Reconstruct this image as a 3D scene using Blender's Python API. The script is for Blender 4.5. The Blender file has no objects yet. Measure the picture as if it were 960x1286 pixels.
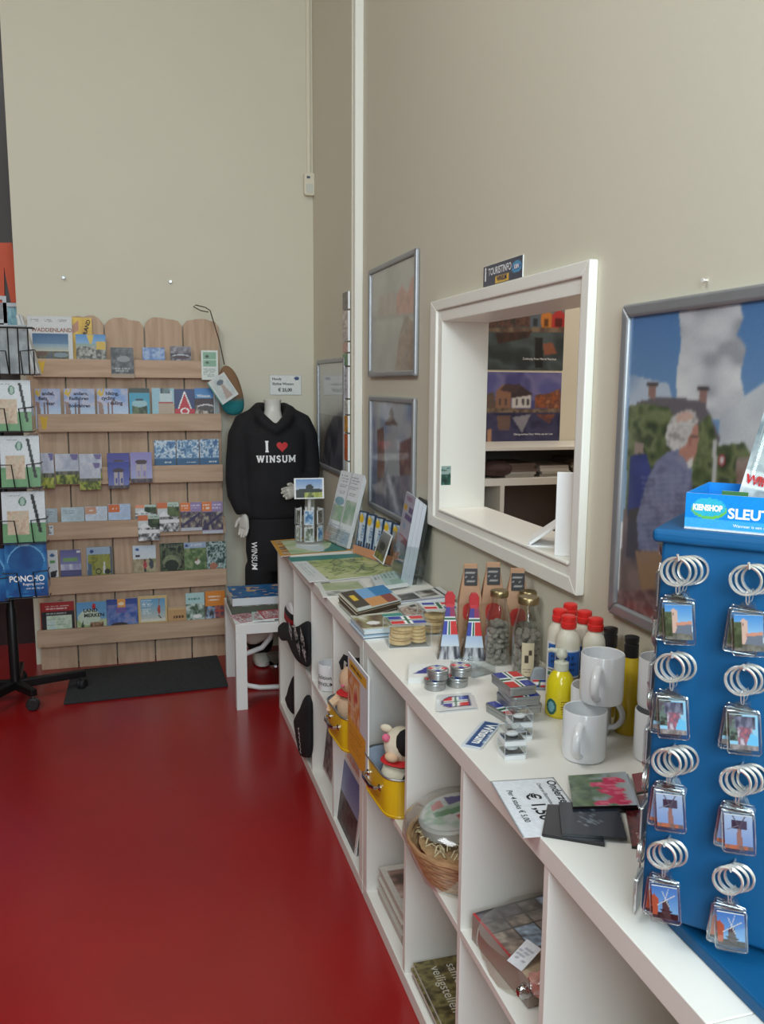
import bpy, bmesh, math, random
import numpy as np
from mathutils import Matrix, Vector
random.seed(7)
SC = bpy.context.scene
COL = SC.collection
PI = math.pi
# ---------------------------------------------------------------- camera
CAM_F, PITCH, YAW, ROLL, CAM_H = 1059.65, 0.151118, 0.283114, 0.006846, 1.46693
_cy, _sy, _cp, _sp = math.cos(YAW), math.sin(YAW), math.cos(PITCH), math.sin(PITCH)
FW = Vector((_sy*_cp, _cy*_cp, -_sp)); _rt = Vector((_cy, -_sy, 0)); _up = _rt.cross(FW)
RT = _rt*math.cos(ROLL) + _up*math.sin(ROLL); UP = -_rt*math.sin(ROLL) + _up*math.cos(ROLL)
EYE = Vector((0, 0, CAM_H))
cd = bpy.data.cameras.new('camera'); cam = bpy.data.objects.new('camera', cd); COL.objects.link(cam)
cd.sensor_fit = 'HORIZONTAL'; cd.sensor_width = 36.0; cd.lens = CAM_F/960*36.0
cd.clip_start = 0.02; cd.clip_end = 60
cam.matrix_world = Matrix(((RT.x, UP.x, -FW.x, 0), (RT.y, UP.y, -FW.y, 0), (RT.z, UP.z, -FW.z, CAM_H), (0, 0, 0, 1)))
SC.camera = cam
# ---------------------------------------------------------------- world, light, exposure
w = bpy.data.worlds.new('overcast_sky'); SC.world = w; w.use_nodes = True
bg = w.node_tree.nodes['Background']; bg.inputs[0].default_value = (0.80, 0.88, 1.0, 1); bg.inputs[1].default_value = 0.8
def area(name, loc, target, sx, sy, energy, color):
    l = bpy.data.lights.new(name, 'AREA'); l.shape = 'RECTANGLE'; l.size = sx; l.size_y = sy; l.energy = energy; l.color = color
    o = bpy.data.objects.new(name, l); COL.objects.link(o); o.location = loc
    o.rotation_euler = (Vector(target)-Vector(loc)).to_track_quat('-Z', 'Y').to_euler(); return o
area('shop_window_daylight', (0.15, -1.02, 2.3), (0.15, 3.0, 2.0), 1.3, 1.7, 74, (0.76, 0.93, 1.0))
area('skylight_daylight', (-1.6, 0.95, 4.42), (-0.1, 1.2, 0.0), 2.0, 2.0, 106, (0.91, 0.965, 0.98))
area('office_fill_light', (2.1, 2.6, 2.45), (2.1, 2.6, 0.0), 0.6, 0.6, 12, (1.0, 0.93, 0.84))  # unseen fill light added to brighten the room behind the hatch
vs = SC.view_settings; vs.view_transform = 'Standard'; vs.look = 'None'; vs.exposure = 0.17; vs.gamma = 1.0
try: vs.use_curve_mapping = False
except Exception: pass
# ---------------------------------------------------------------- helpers: points
def ray(px, py): return FW + RT*((px-480)/CAM_F) - UP*((py-643)/CAM_F)
def at(px, py, ax, v):
    d = ray(px, py); i = 'XYZ'.index(ax); return EYE + d*((v-EYE[i])/d[i])
TOP = 0.77
def C(px, py, z=TOP): return at(px, py, 'Z', z)
def hgt(b, py):           # height of the vertical through b that reaches image row py
    lo, hi = b.z-0.5, b.z+2
    for _ in range(40):
        m = (lo+hi)/2; d = Vector((b.x, b.y, m))-EYE
        if 643-CAM_F*d.dot(UP)/d.dot(FW) > py: lo = m
        else: hi = m
    return m-b.z
def scl(b): return (Vector(b)-EYE).dot(FW)/CAM_F     # metres per pixel there
def axes(o, r, u):        # frame with X = reading right, Z = reading up, front faces local -Y
    r = Vector(r).normalized(); u = Vector(u); u = (u-r*u.dot(r)).normalized(); n = u.cross(r)
    return Matrix(((r.x, n.x, u.x, o[0]), (r.y, n.y, u.y, o[1]), (r.z, n.z, u.z, o[2]), (0, 0, 0, 1)))
def T(x, y, z, rz=0): return Matrix.Translation((x, y, z)) @ Matrix.Rotation(rz, 4, 'Z')
# ---------------------------------------------------------------- helpers: colour and materials
def lin(c):
    c = np.asarray(c, float); return np.where(c <= 0.04045, c/12.92, ((c+0.055)/1.055)**2.4)
def rgb(r, g, b): return (r/255, g/255, b/255)
def l4(c): return tuple(float(x) for x in lin(c)) + (1,)
MATS = {}
def mat(name, c=(1, 1, 1), rough=.5, metal=0., var=0.0, vscale=8., bump=0., bscale=60., spec=.5, stretch=None, coat=0., trans=0., sss=0.):
    if name in MATS: return MATS[name]
    m = bpy.data.materials.new(name); m.use_nodes = True; nt = m.node_tree; p = nt.nodes['Principled BSDF']
    p.inputs['Base Color'].default_value = l4(c); p.inputs['Roughness'].default_value = rough; p.inputs['Metallic'].default_value = metal
    p.inputs['Specular IOR Level'].default_value = spec; p.inputs['Coat Weight'].default_value = coat; p.inputs['Coat Roughness'].default_value = .08
    p.inputs['Transmission Weight'].default_value = trans
    if var or bump:
        tc = nt.nodes.new('ShaderNodeTexCoord'); mp = nt.nodes.new('ShaderNodeMapping'); nt.links.new(tc.outputs['Object'], mp.inputs[0])
        if stretch: mp.inputs['Scale'].default_value = stretch
        if var:
            n = nt.nodes.new('ShaderNodeTexNoise'); n.inputs['Scale'].default_value = vscale; n.inputs['Detail'].default_value = 4
            nt.links.new(mp.outputs[0], n.inputs['Vector'])
            mx = nt.nodes.new('ShaderNodeMix'); mx.data_type = 'RGBA'; nt.links.new(n.outputs['Fac'], mx.inputs[0])
            a = [max(0, x*(1-var)) for x in c]; b = [min(1, x*(1+var)) for x in c]
            mx.inputs[6].default_value = l4(a); mx.inputs[7].default_value = l4(b); nt.links.new(mx.outputs[2], p.inputs['Base Color'])
        if bump:
            n = nt.nodes.new('ShaderNodeTexNoise'); n.inputs['Scale'].default_value = bscale; n.inputs['Detail'].default_value = 3
            nt.links.new(mp.outputs[0], n.inputs['Vector'])
            b = nt.nodes.new('ShaderNodeBump'); b.inputs['Strength'].default_value = bump; b.inputs['Distance'].default_value = .004
            nt.links.new(n.outputs['Fac'], b.inputs['Height']); nt.links.new(b.outputs[0], p.inputs['Normal'])
    MATS[name] = m; return m
def printmat(name, rough, coat=0.):
    m = mat(name, rough=rough, coat=coat); nt = m.node_tree; p = nt.nodes['Principled BSDF']
    a = nt.nodes.new('ShaderNodeAttribute'); a.attribute_name = 'print'; nt.links.new(a.outputs['Color'], p.inputs['Base Color'])
    n = nt.nodes.new('ShaderNodeTexNoise'); n.inputs['Scale'].default_value = 40
    r = nt.nodes.new('ShaderNodeMapRange'); r.inputs[3].default_value = rough*.85; r.inputs[4].default_value = rough*1.15
    nt.links.new(n.outputs['Fac'], r.inputs[0]); nt.links.new(r.outputs[0], p.inputs['Roughness']); return m
PRINT = printmat('printed_paper', .42); GLOSS = printmat('glossy_print', .22, .3); MATTE = printmat('matte_print', .7); GLASSED = printmat('print_behind_glass', .3, 1.0)
def clearmat(name, tint, k, rough=.05, base=.05):
    m = bpy.data.materials.new(name); m.use_nodes = True; nt = m.node_tree; nt.nodes.remove(nt.nodes['Principled BSDF'])
    out = nt.nodes['Material Output']; t = nt.nodes.new('ShaderNodeBsdfTransparent'); t.inputs[0].default_value = l4(tint)
    g = nt.nodes.new('ShaderNodeBsdfGlossy'); g.inputs['Roughness'].default_value = rough; g.inputs[0].default_value = (1, 1, 1, 1)
    lw = nt.nodes.new('ShaderNodeLayerWeight'); lw.inputs[0].default_value = .25
    mr = nt.nodes.new('ShaderNodeMapRange'); mr.inputs[3].default_value = base; mr.inputs[4].default_value = k
    nt.links.new(lw.outputs['Facing'], mr.inputs[0])
    mx = nt.nodes.new('ShaderNodeMixShader'); nt.links.new(mr.outputs[0], mx.inputs[0]); nt.links.new(t.outputs[0], mx.inputs[1]); nt.links.new(g.outputs[0], mx.inputs[2])
    nt.links.new(mx.outputs[0], out.inputs[0]); MATS[name] = m; return m
CLEAR = clearmat('clear_plastic', (.97, .98, .98), .45); GLASS = clearmat('clear_glass', (.95, .96, .95), .6); FILM = clearmat('cellophane', (.97, .97, .96), .55, .10, .05)
WHITE = mat('white_laminate', rgb(236, 232, 224), .42, var=.015, vscale=3)
STEEL = mat('bright_steel', rgb(226, 224, 220), .26, .75, var=.03); RIM = clearmat('acrylic_rim', (.96, .97, .98), .8, .1, .22)
ORD = ['first', 'second', 'third', 'fourth', 'fifth', 'sixth', 'seventh', 'eighth', 'ninth', 'tenth']
PAPER = mat('white_paper', rgb(238, 238, 240), .6, var=.01); INK = mat('black_ink', rgb(24, 24, 28), .6, var=.05); WINK = mat('white_ink', rgb(245, 245, 245), .5, var=.02)
GREYINK = mat('grey_ink', rgb(88, 84, 80), .6, var=.05); NAVY = mat('navy_ink', rgb(24, 44, 104), .5, var=.05); REDINK = mat('red_ink', rgb(200, 28, 34), .5, var=.05)
BLACKM = mat('black_metal', rgb(24, 24, 26), .4, .3, var=.1); CHROME = mat('chrome', rgb(205, 205, 208), .16, 1., var=.03); ALU = mat('brushed_aluminium', rgb(168, 169, 172), .45, .6, var=.05, vscale=30)
TIN = mat('grey_tin', rgb(170, 172, 172), .34, .85, var=.06, vscale=25)
# ---------------------------------------------------------------- helpers: meshes
class MB:
    def __init__(s): s.v = []; s.f = []
    def add(s, v, f):
        n = len(s.v); s.v += [tuple(x) for x in v]; s.f += [tuple(i+n for i in q) for q in f]; return s
    def box(s, x0, y0, z0, x1, y1, z1):
        v = [(x0, y0, z0), (x1, y0, z0), (x1, y1, z0), (x0, y1, z0), (x0, y0, z1), (x1, y0, z1), (x1, y1, z1), (x0, y1, z1)]
        return s.add(v, [(0, 3, 2, 1), (4, 5, 6, 7), (0, 1, 5, 4), (1, 2, 6, 5), (2, 3, 7, 6), (3, 0, 4, 7)])
    def lathe(s, prof, n=28, cx=0, cy=0, cap=True, sx=1., sy=1.):
        v = []; f = []; m = len(prof)
        for r, z in prof:
            for k in range(n): a = 2*PI*k/n; v.append((cx+r*math.cos(a)*sx, cy+r*math.sin(a)*sy, z))
        for i in range(m-1):
            for k in range(n): f.append((i*n+k, i*n+(k+1) % n, (i+1)*n+(k+1) % n, (i+1)*n+k))
        if cap: f.append(tuple(reversed(range(n)))); f.append(tuple(range((m-1)*n, m*n)))
        return s.add(v, f)
    def tube(s, pts, r, n=8, closed=False):
        P = [Vector(p) for p in pts]; m = len(P); v = []; f = []; rr = r if isinstance(r, (list, tuple)) else [r]*m; prev = None
        for i, p in enumerate(P):
            a = P[(i-1) % m] if (closed or i > 0) else p; b = P[(i+1) % m] if (closed or i < m-1) else p
            t = (b-a).normalized()
            if prev is None: x = t.orthogonal().normalized()
            else: x = (prev-t*prev.dot(t)).normalized()
            prev = x; y = t.cross(x)
            for k in range(n): an = 2*PI*k/n; v.append(p+(x*math.cos(an)+y*math.sin(an))*rr[i])
        for i in range(m if closed else m-1):
            j = (i+1) % m
            for k in range(n): f.append((i*n+k, i*n+(k+1) % n, j*n+(k+1) % n, j*n+k))
        if not closed: f.append(tuple(reversed(range(n)))); f.append(tuple(range((m-1)*n, m*n)))
        return s.add(v, f)
    def prism(s, outline, y0, y1):     # outline in local XZ, extruded along Y
        n = len(outline); v = [(x, y0, z) for x, z in outline]+[(x, y1, z) for x, z in outline]
        return s.add(v, [tuple(range(n)), tuple(reversed(range(n, 2*n)))]+[(i, i+n, (i+1) % n+n, (i+1) % n) for i in range(n)])
    def slab(s, outline, z0, z1):      # outline in XY, extruded along Z
        n = len(outline); v = [(x, y, z0) for x, y in outline]+[(x, y, z1) for x, y in outline]
        return s.add(v, [tuple(reversed(range(n))), tuple(range(n, 2*n))]+[(i, (i+1) % n, (i+1) % n+n, i+n) for i in range(n)])
    def ball(s, c, rx, ry, rz, n=14, m=9):
        v = [(c[0], c[1], c[2]-rz)]; f = []
        for i in range(1, m):
            a = -PI/2+PI*i/m
            for k in range(n): b = 2*PI*k/n; v.append((c[0]+rx*math.cos(a)*math.cos(b), c[1]+ry*math.cos(a)*math.sin(b), c[2]+rz*math.sin(a)))
        v.append((c[0], c[1], c[2]+rz)); e = len(v)-1
        for k in range(n):
            f.append((0, 1+(k+1) % n, 1+k)); f.append((e, e-n+k, e-n+(k+1) % n))
            for i in range(m-2): f.append((1+i*n+k, 1+i*n+(k+1) % n, 1+(i+1)*n+(k+1) % n, 1+(i+1)*n+k))
        return s.add(v, f)
    def mesh(s, name, smooth=False):
        me = bpy.data.meshes.new(name); me.from_pydata(s.v, [], s.f); me.update()
        bm = bmesh.new(); bm.from_mesh(me); bmesh.ops.recalc_face_normals(bm, faces=bm.faces); bm.to_mesh(me); bm.free()
        if smooth: me.polygons.foreach_set('use_smooth', [True]*len(me.polygons)); me.set_sharp_from_angle(angle=math.radians(40))
        return me
    def obj(s, name, m, parent=None, M=None, bevel=0., smooth=False, seg=2, **kw):
        return link(name, s.mesh(name, smooth), m, parent, M, bevel, seg, **kw)
def link(name, me, m, parent=None, M=None, bevel=0., seg=2, label=None, cat=None, group=None, kind=None):
    o = bpy.data.objects.new(name, me); COL.objects.link(o)
    if m and not me.materials: me.materials.append(m)
    if parent: o.parent = parent
    if M is not None: o.matrix_local = M
    if bevel:
        b = o.modifiers.new('bevel', 'BEVEL'); b.width = bevel; b.segments = seg; b.limit_method = 'ANGLE'; b.harden_normals = False
    return tag(o, label, cat, group, kind)
def tag(o, label=None, cat=None, group=None, kind=None):
    if label: o['label'] = label
    if cat: o['category'] = cat
    if group: o['group'] = group
    if kind: o['kind'] = kind
    return o
def thing(name, label, cat, M=None, group=None):
    o = bpy.data.objects.new(name, None); COL.objects.link(o); o.empty_display_size = .02
    if M is not None: o.matrix_local = M
    return tag(o, label, cat, group)
def copy_tree(o, parent=None):
    c = o.copy(); COL.objects.link(c)
    if parent: c.parent = parent
    for ch in list(o.children): copy_tree(ch, c)
    return c
def box(name, x0, y0, z0, x1, y1, z1, m, parent=None, bevel=0., **kw): return MB().box(x0, y0, z0, x1, y1, z1).obj(name, m, parent, bevel=bevel, **kw)
def struct(name, mb, m, bevel=0., **kw): return mb.obj(name, m, bevel=bevel, kind='structure', **kw)
def rrect(w, h, r, n=4, cx=0, cy=0):
    p = []
    for ax, ay, a0 in ((w/2-r, h/2-r, 0), (-w/2+r, h/2-r, PI/2), (-w/2+r, -h/2+r, PI), (w/2-r, -h/2+r, 1.5*PI)):
        for k in range(n+1): a = a0+PI/2*k/n; p.append((cx+ax+r*math.cos(a), cy+ay+r*math.sin(a)))
    return p
# ---------------------------------------------------------------- helpers: lettering
def text(parent, s, size, m, x=0, z=0, y=-.0004, align='LEFT', bold=0., M=None, rot=0, sx=1., name='lettering'):
    cu = bpy.data.curves.new('t', 'FONT'); cu.body = s; cu.size = size; cu.align_x = align; cu.offset = bold*size; cu.resolution_u = 3
    o = bpy.data.objects.new('t', cu); me = bpy.data.meshes.new_from_object(o); bpy.data.objects.remove(o)
    n = len(me.vertices); co = np.empty(n*3, np.float32); me.vertices.foreach_get('co', co); co = co.reshape(n, 3)
    c, s_ = math.cos(rot), math.sin(rot); X = co[:, 0]*sx; Z = co[:, 1]
    out = np.stack([x+X*c-Z*s_, np.full(n, y), z+X*s_+Z*c], 1).astype(np.float32)
    me.vertices.foreach_set('co', out.ravel()); me.update(); me.materials.clear(); me.materials.append(m); me.name = name
    return link(name, me, None, parent, M)
# ---------------------------------------------------------------- helpers: printed pictures
def vnoise(u, v, sx, sy, seed):
    r = np.random.RandomState(seed); sx = max(1, int(sx)); sy = max(1, int(sy)); g = r.rand(sy+2, sx+2)
    x = np.clip(u, 0, .9999)*sx; y = np.clip(v, 0, .9999)*sy; i = x.astype(int); j = y.astype(int); a = x-i; b = y-j
    a = a*a*(3-2*a); b = b*b*(3-2*b)
    return g[j, i]*(1-a)*(1-b)+g[j, i+1]*a*(1-b)+g[j+1, i]*(1-a)*b+g[j+1, i+1]*a*b
class Cv:
    def __init__(s, nx, ny, q=None):
        s.u, s.v = np.meshgrid(np.linspace(0, 1, nx), np.linspace(0, 1, ny)); s.c = np.ones((ny, nx, 3)); s.q = q
    def P(s, pts): return [s.q(*p) for p in pts] if s.q else pts
    def put(s, m, c, a=1.):
        if callable(c): c = c(s)
        m = m.astype(float)*a; s.c = s.c*(1-m[..., None])+np.asarray(c)*m[..., None]; return s
    def fill(s, c): s.c[:] = c; return s
    def R(s, x0, y0, x1, y1): return (s.u >= x0) & (s.u <= x1) & (s.v >= y0) & (s.v <= y1)
    def rect(s, x0, y0, x1, y1, c, a=1.): return s.put(s.R(x0, y0, x1, y1), c, a)
    def grad(s, c0, c1, x0=0, y0=0, x1=1, y1=1):
        t = np.clip((s.v-y0)/(y1-y0), 0, 1)[..., None]; g = np.asarray(c0)*(1-t)+np.asarray(c1)*t; m = s.R(x0, y0, x1, y1)[..., None]; s.c = np.where(m, g, s.c); return s
    def ell(s, x, y, rx, ry, c, a=1.): return s.put(((s.u-x)/rx)**2+((s.v-y)/ry)**2 <= 1, c, a)
    def inpoly(s, pts):
        pts = s.P(pts); m = np.zeros(s.u.shape, bool); n = len(pts)
        for i in range(n):
            (xa, ya), (xb, yb) = pts[i], pts[(i+1) % n]
            if ya == yb: continue
            m ^= ((ya > s.v) != (yb > s.v)) & (s.u < (xb-xa)*(s.v-ya)/(yb-ya)+xa)
        return m
    def poly(s, pts, c, a=1.): return s.put(s.inpoly(pts), c, a)
    def mott(s, m, cols, sx, sy, seed, a=1.):       # mottled patch out of a palette
        t = (vnoise(s.u, s.v, sx, sy, seed)*.65+vnoise(s.u, s.v, sx*2.3, sy*2.3, seed+1)*.35); t = np.clip((t-.25)/.5, 0, .999)*(len(cols)-1)
        i = t.astype(int); k = (t-i)[..., None]; A = np.asarray(cols); col = A[i]*(1-k)+A[np.minimum(i+1, len(cols)-1)]*k
        mm = (m.astype(float)*a)[..., None]; s.c = s.c*(1-mm)+col*mm; return s
    def mr(s, x0, y0, x1, y1, cols, sx=8, sy=8, seed=1, a=1.): return s.mott(s.R(x0, y0, x1, y1), cols, sx, sy, seed, a)
    def rows(s, x0, y0, x1, y1, n, c, fill=.5, seed=3, a=.8):      # unreadable lines of small type
        r = np.random.RandomState(seed)
        for i in range(n):
            ya = y0+(y1-y0)*(i+.5-fill/2)/n; yb = ya+(y1-y0)*fill/n; m = s.R(x0, ya, x0+(x1-x0)*(.6+.4*r.rand()), yb)&(vnoise(s.u, s.v*0, 60, 1, seed+i) > .3); s.put(m, c, a)
        return s
    def line(s, a, b, w_, c, al=1.):
        (xa, ya), (xb, yb) = s.P([a, b]); dx, dy = xb-xa, yb-ya; L = dx*dx+dy*dy; t = np.clip(((s.u-xa)*dx+(s.v-ya)*dy)/L, 0, 1)
        return s.put((s.u-xa-t*dx)**2+(s.v-ya-t*dy)**2 <= w_*w_, c, al)
def setcols(me, cols):
    a = me.color_attributes.new('print', 'FLOAT_COLOR', 'POINT'); c = np.ones((len(cols), 4), np.float32); c[:, :3] = lin(np.clip(cols, 0, 1)); a.data.foreach_set('color', c.ravel())
def grid_mesh(name, nx, ny, pos, cv, back=None, side=(.93, .93, .93)):
    """front grid (pos(u,v)->xyz) carrying the print; with back (a vector) a closed sheet of that depth"""
    U, V = cv.u.ravel(), cv.v.ravel(); P = pos(U, V); v = [tuple(p) for p in P]; f = []
    for j in range(ny-1):
        for i in range(nx-1): k = j*nx+i; f.append((k, k+1, k+nx+1, k+nx))
    cols = cv.c.reshape(-1, 3)
    if back is not None:
        ring = [i for i in range(nx)]+[j*nx+nx-1 for j in range(1, ny)]+[(ny-1)*nx+i for i in range(nx-2, -1, -1)]+[j*nx for j in range(ny-2, 0, -1)]
        m = len(ring); n = len(v)
        v += [v[i] for i in ring]; v += [tuple(Vector(v[i])+Vector(back)) for i in ring]
        for i in range(m): j = (i+1) % m; f.append((n+i, n+m+i, n+m+j, n+j))
        f.append(tuple(range(n+m, n+2*m)))
        cols = np.concatenate([cols, np.tile(np.asarray(side, float), (2*m, 1))])
    me = bpy.data.meshes.new(name); me.from_pydata(v, [], f); me.update(); setcols(me, cols); return me
def card(name, w_, h_, t, paint, M=None, parent=None, m=None, res=None, q=None, side=(.93, .93, .93), bend=0., **kw):
    """a printed sheet, card or booklet: x -w/2..w/2, z 0..h, printed front at y=0 facing -Y, thickness t behind it"""
    res = res or .0035; nx = int(min(250, max(6, w_/res))); ny = int(min(250, max(6, h_/res))); cv = Cv(nx, ny, q); paint(cv)
    for _ in range(1 if q else 0):       # soft photographic edges
        p_ = np.pad(cv.c, ((1, 1), (1, 1), (0, 0)), 'edge'); cv.c = (p_[:-2, 1:-1]+p_[2:, 1:-1]+p_[1:-1, :-2]+p_[1:-1, 2:]+2*p_[1:-1, 1:-1])/6
    cv.c *= 1+(.03 if q else .07)*(np.random.RandomState(nx*7+ny).rand(ny, nx, 1)-.5)
    me = grid_mesh(name, nx, ny, lambda U, V: np.stack([(U-.5)*w_, bend*np.sin(V*PI), V*h_], 1), cv, (0, t, 0), side)
    return link(name, me, m or PRINT, parent, M, **kw)
def cyl_label(name, r, z0, z1, a0, a1, paint, parent, m=None, nx=50, ny=40, M=None, sx=1., sy=1.):
    cv = Cv(nx, ny); paint(cv)
    me = grid_mesh(name, nx, ny, lambda U, V: np.stack([r*sx*np.cos(a0+(a1-a0)*U), r*sy*np.sin(a0+(a1-a0)*U), z0+(z1-z0)*V], 1), cv)
    me.polygons.foreach_set('use_smooth', [True]*len(me.polygons)); return link(name, me, m or PRINT, parent, M)
RED = rgb(205, 45, 45); BLUE = rgb(40, 60, 150); GREEN = rgb(20, 95, 60); Wt = (.94, .94, .94)
def flag(cv, x0=0, y0=0, x1=1, y1=1, swap=False):
    RED, BLUE = (globals()['BLUE'], globals()['RED']) if swap else (globals()['RED'], globals()['BLUE'])
    w_, h_ = x1-x0, y1-y0; cv.rect(x0, y0, x1, y1, Wt); cx, cy = (x0+x1)/2, (y0+y1)/2
    cv.rect(x0, cy+.12*h_, cx-.12*w_, y1, RED).rect(cx+.12*w_, y0, x1, cy-.12*h_, RED).rect(cx+.12*w_, cy+.12*h_, x1, y1, BLUE).rect(x0, y0, cx-.12*w_, cy-.12*h_, BLUE)
    return cv.rect(x0, cy-.045*h_, x1, cy+.045*h_, GREEN).rect(cx-.045*w_, y0, cx+.045*w_, y1, GREEN)
SKY = [rgb(120, 160, 205), rgb(165, 190, 215), rgb(215, 222, 228)]; GRASS = [rgb(70, 95, 45), rgb(120, 140, 60), rgb(165, 165, 90)]; TREES = [rgb(30, 42, 28), rgb(60, 78, 48), rgb(95, 110, 70)]
# ================================================================ the room
XW, XF, YB = 0.982, 0.582, 4.58          # right wall, counter front, back wall
CREAM = mat('cream_wall_paint', rgb(214, 207, 188), .62, var=.012, vscale=2.5, bump=.08, bscale=220)
FRAMEW = mat('white_gloss_paint', rgb(240, 237, 228), .35, var=.01, bump=.03, bscale=40)
def red_floor():
    m = mat('red_linoleum', rgb(146, 20, 22), .3, var=.10, vscale=2.2, bump=.04, bscale=9, coat=.25); m.node_tree.nodes['Principled BSDF'].inputs['Coat Roughness'].default_value = .22; return m
struct('floor', MB().box(-4.4, -1.3, -.1, 3.4, 7.2, 0), red_floor())
struct('ceiling', MB().box(-4.4, -1.3, 4.5, 3.4, 7.2, 4.6), mat('white_ceiling', rgb(206, 192, 164), .8, var=.01))
def holed(x0, x1, ya, yb, za, zb, h):     # wall slab facing X with a rectangular hole h=(y0,y1,z0,z1), one closed mesh
    o = [(ya, za), (yb, za), (yb, zb), (ya, zb)]; i = [(h[0], h[2]), (h[1], h[2]), (h[1], h[3]), (h[0], h[3])]
    v = [(x, y, z) for x in (x0, x1) for y, z in o+i]; f = []
    for k in range(4):
        j = (k+1) % 4; f += [(k, j, 4+j, 4+k), (8+k, 8+j, 12+j, 12+k), (k, j, 8+j, 8+k), (4+k, 4+j, 12+j, 12+k)]
    return MB().add(v, f)
struct('wall_right', holed(XW, 1.13, -1.3, 3.74, 0, 4.5, (1.735, 2.66, 1.02, 1.685)), CREAM)
struct('wall_right_far', MB().box(.94, 3.74, 0, 1.13, 4.7, 4.5), CREAM)
struct('wall_back', MB().box(-.545, YB, 0, .94, 4.70, 4.5), CREAM)
struct('wall_left', MB().box(-3.4, -1.3, 0, -3.2, 7.2, 4.5), mat('brown_panel_wall', rgb(112, 98, 88), .6, var=.05))
def front_wall():
    b = holed(-1.3, -1.1, -4.4, 3.4, 0, 4.5, (-.55, .85, 1.4, 3.2)); b.v = [(y, x, z) for x, y, z in b.v]; return b
struct('wall_front', front_wall(), CREAM)
HALL = mat('dark_hall_panel', rgb(44, 32, 34), .3, var=.08, vscale=2, coat=.2)
struct('wall_hall', MB().box(-4.3, 4.98, 0, -.2, 5.1, 4.5), HALL)
struct('trim_post', MB().box(.945, 3.70, 0, .9819, 3.74, 4.5), FRAMEW, .003)
struct('wall_office_back', MB().box(1.13, 3.45, 0, 3.4, 3.55, 2.6), CREAM)
struct('wall_office_side', MB().box(3.3, .4, 0, 3.4, 3.45, 2.6), CREAM)
struct('wall_office_front', MB().box(1.13, .3, 0, 3.4, .4, 2.6), CREAM)
struct('ceiling_office', MB().box(1.13, .3, 2.6, 3.4, 3.55, 2.7), CREAM)
# serving hatch in the right wall
hatch = thing('window_1', None, None, T(XW, 0, 0)); tag(hatch, kind='structure')
ho = (1.695, 2.737, .985, 1.738); hm = (1.729, 2.68, 1.022, 1.705); hi = (1.745, 2.64, 1.046, 1.668)
def ringboards(name, a, b, x0, x1, m, bev):
    ca = [(a[0], a[2]), (a[1], a[2]), (a[1], a[3]), (a[0], a[3])]; cb = [(b[0], b[2]), (b[1], b[2]), (b[1], b[3]), (b[0], b[3])]
    for k in range(4):
        j = (k+1) % 4; q = [ca[k], ca[j], cb[j], cb[k]]; v = [(x, y, z) for x in (x0, x1) for y, z in q]
        MB().add(v, [(0, 1, 2, 3), (7, 6, 5, 4)]+[(i, i+4, (i+1) % 4+4, (i+1) % 4) for i in range(4)]).obj(name, m, hatch, bevel=bev)
ringboards('casing_board', ho, hm, -.022, .0, FRAMEW, .003)
ringboards('lining_board', hm, hi, -.014, .150, FRAMEW, .002)
box('sill_board', -.020, 1.747, 1.0461, .155, 2.638, 1.054, FRAMEW, hatch, .003)
# ---------------------------------------------------------------- counter: three open shelf units in a row
SH = mat('white_shelf_foil', rgb(233, 229, 222), .38, var=.012, vscale=4)
def shelf_unit(label, y0, y1):
    e = thing('shelf_unit', label, 'shelf unit', T(XF, y0, 0), 'white cube shelf units forming the counter'); L = y1-y0; D = .39; t = .038; d = .016
    box('top_panel', 0, 0, TOP-t, D, L, TOP, SH, e, .0015); box('base_panel', 0, 0, 0, D, L, t, SH, e, .0015)
    for a in (0, L-t): box('end_panel', .0005, a, t, D, a+t, TOP-t, SH, e, .0008)
    c = (L-2*t-3*d)/4; zm = t+(TOP-2*t-d)/2
    for k in range(1, 4): y = t+k*c+(k-1)*d; box('upright', .002, y, t, D, y+d, TOP-t, SH, e, .0006)
    for k in range(4): y = t+k*(c+d); box('shelf_board', .002, y, zm, D, y+c, zm+d, SH, e, .0006)
    box('back_panel', D-.004, t, t, D, L-t, TOP-t, SH, e); return e
Y0, Y1, Y2, Y3 = -.77, .702, 2.172, 3.66
shelf_unit('white cube shelf unit at the near end under the blue keyring stand', Y0, Y1-.001)
shelf_unit('white cube shelf unit in the middle holding the round basket and gift pack', Y1, Y2)
shelf_unit('white cube shelf unit at the far end holding mugs and black shirts', Y2+.008, Y3)
ZM = .038+(TOP-.092)/2+.016             # top of the middle shelf boards
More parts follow.
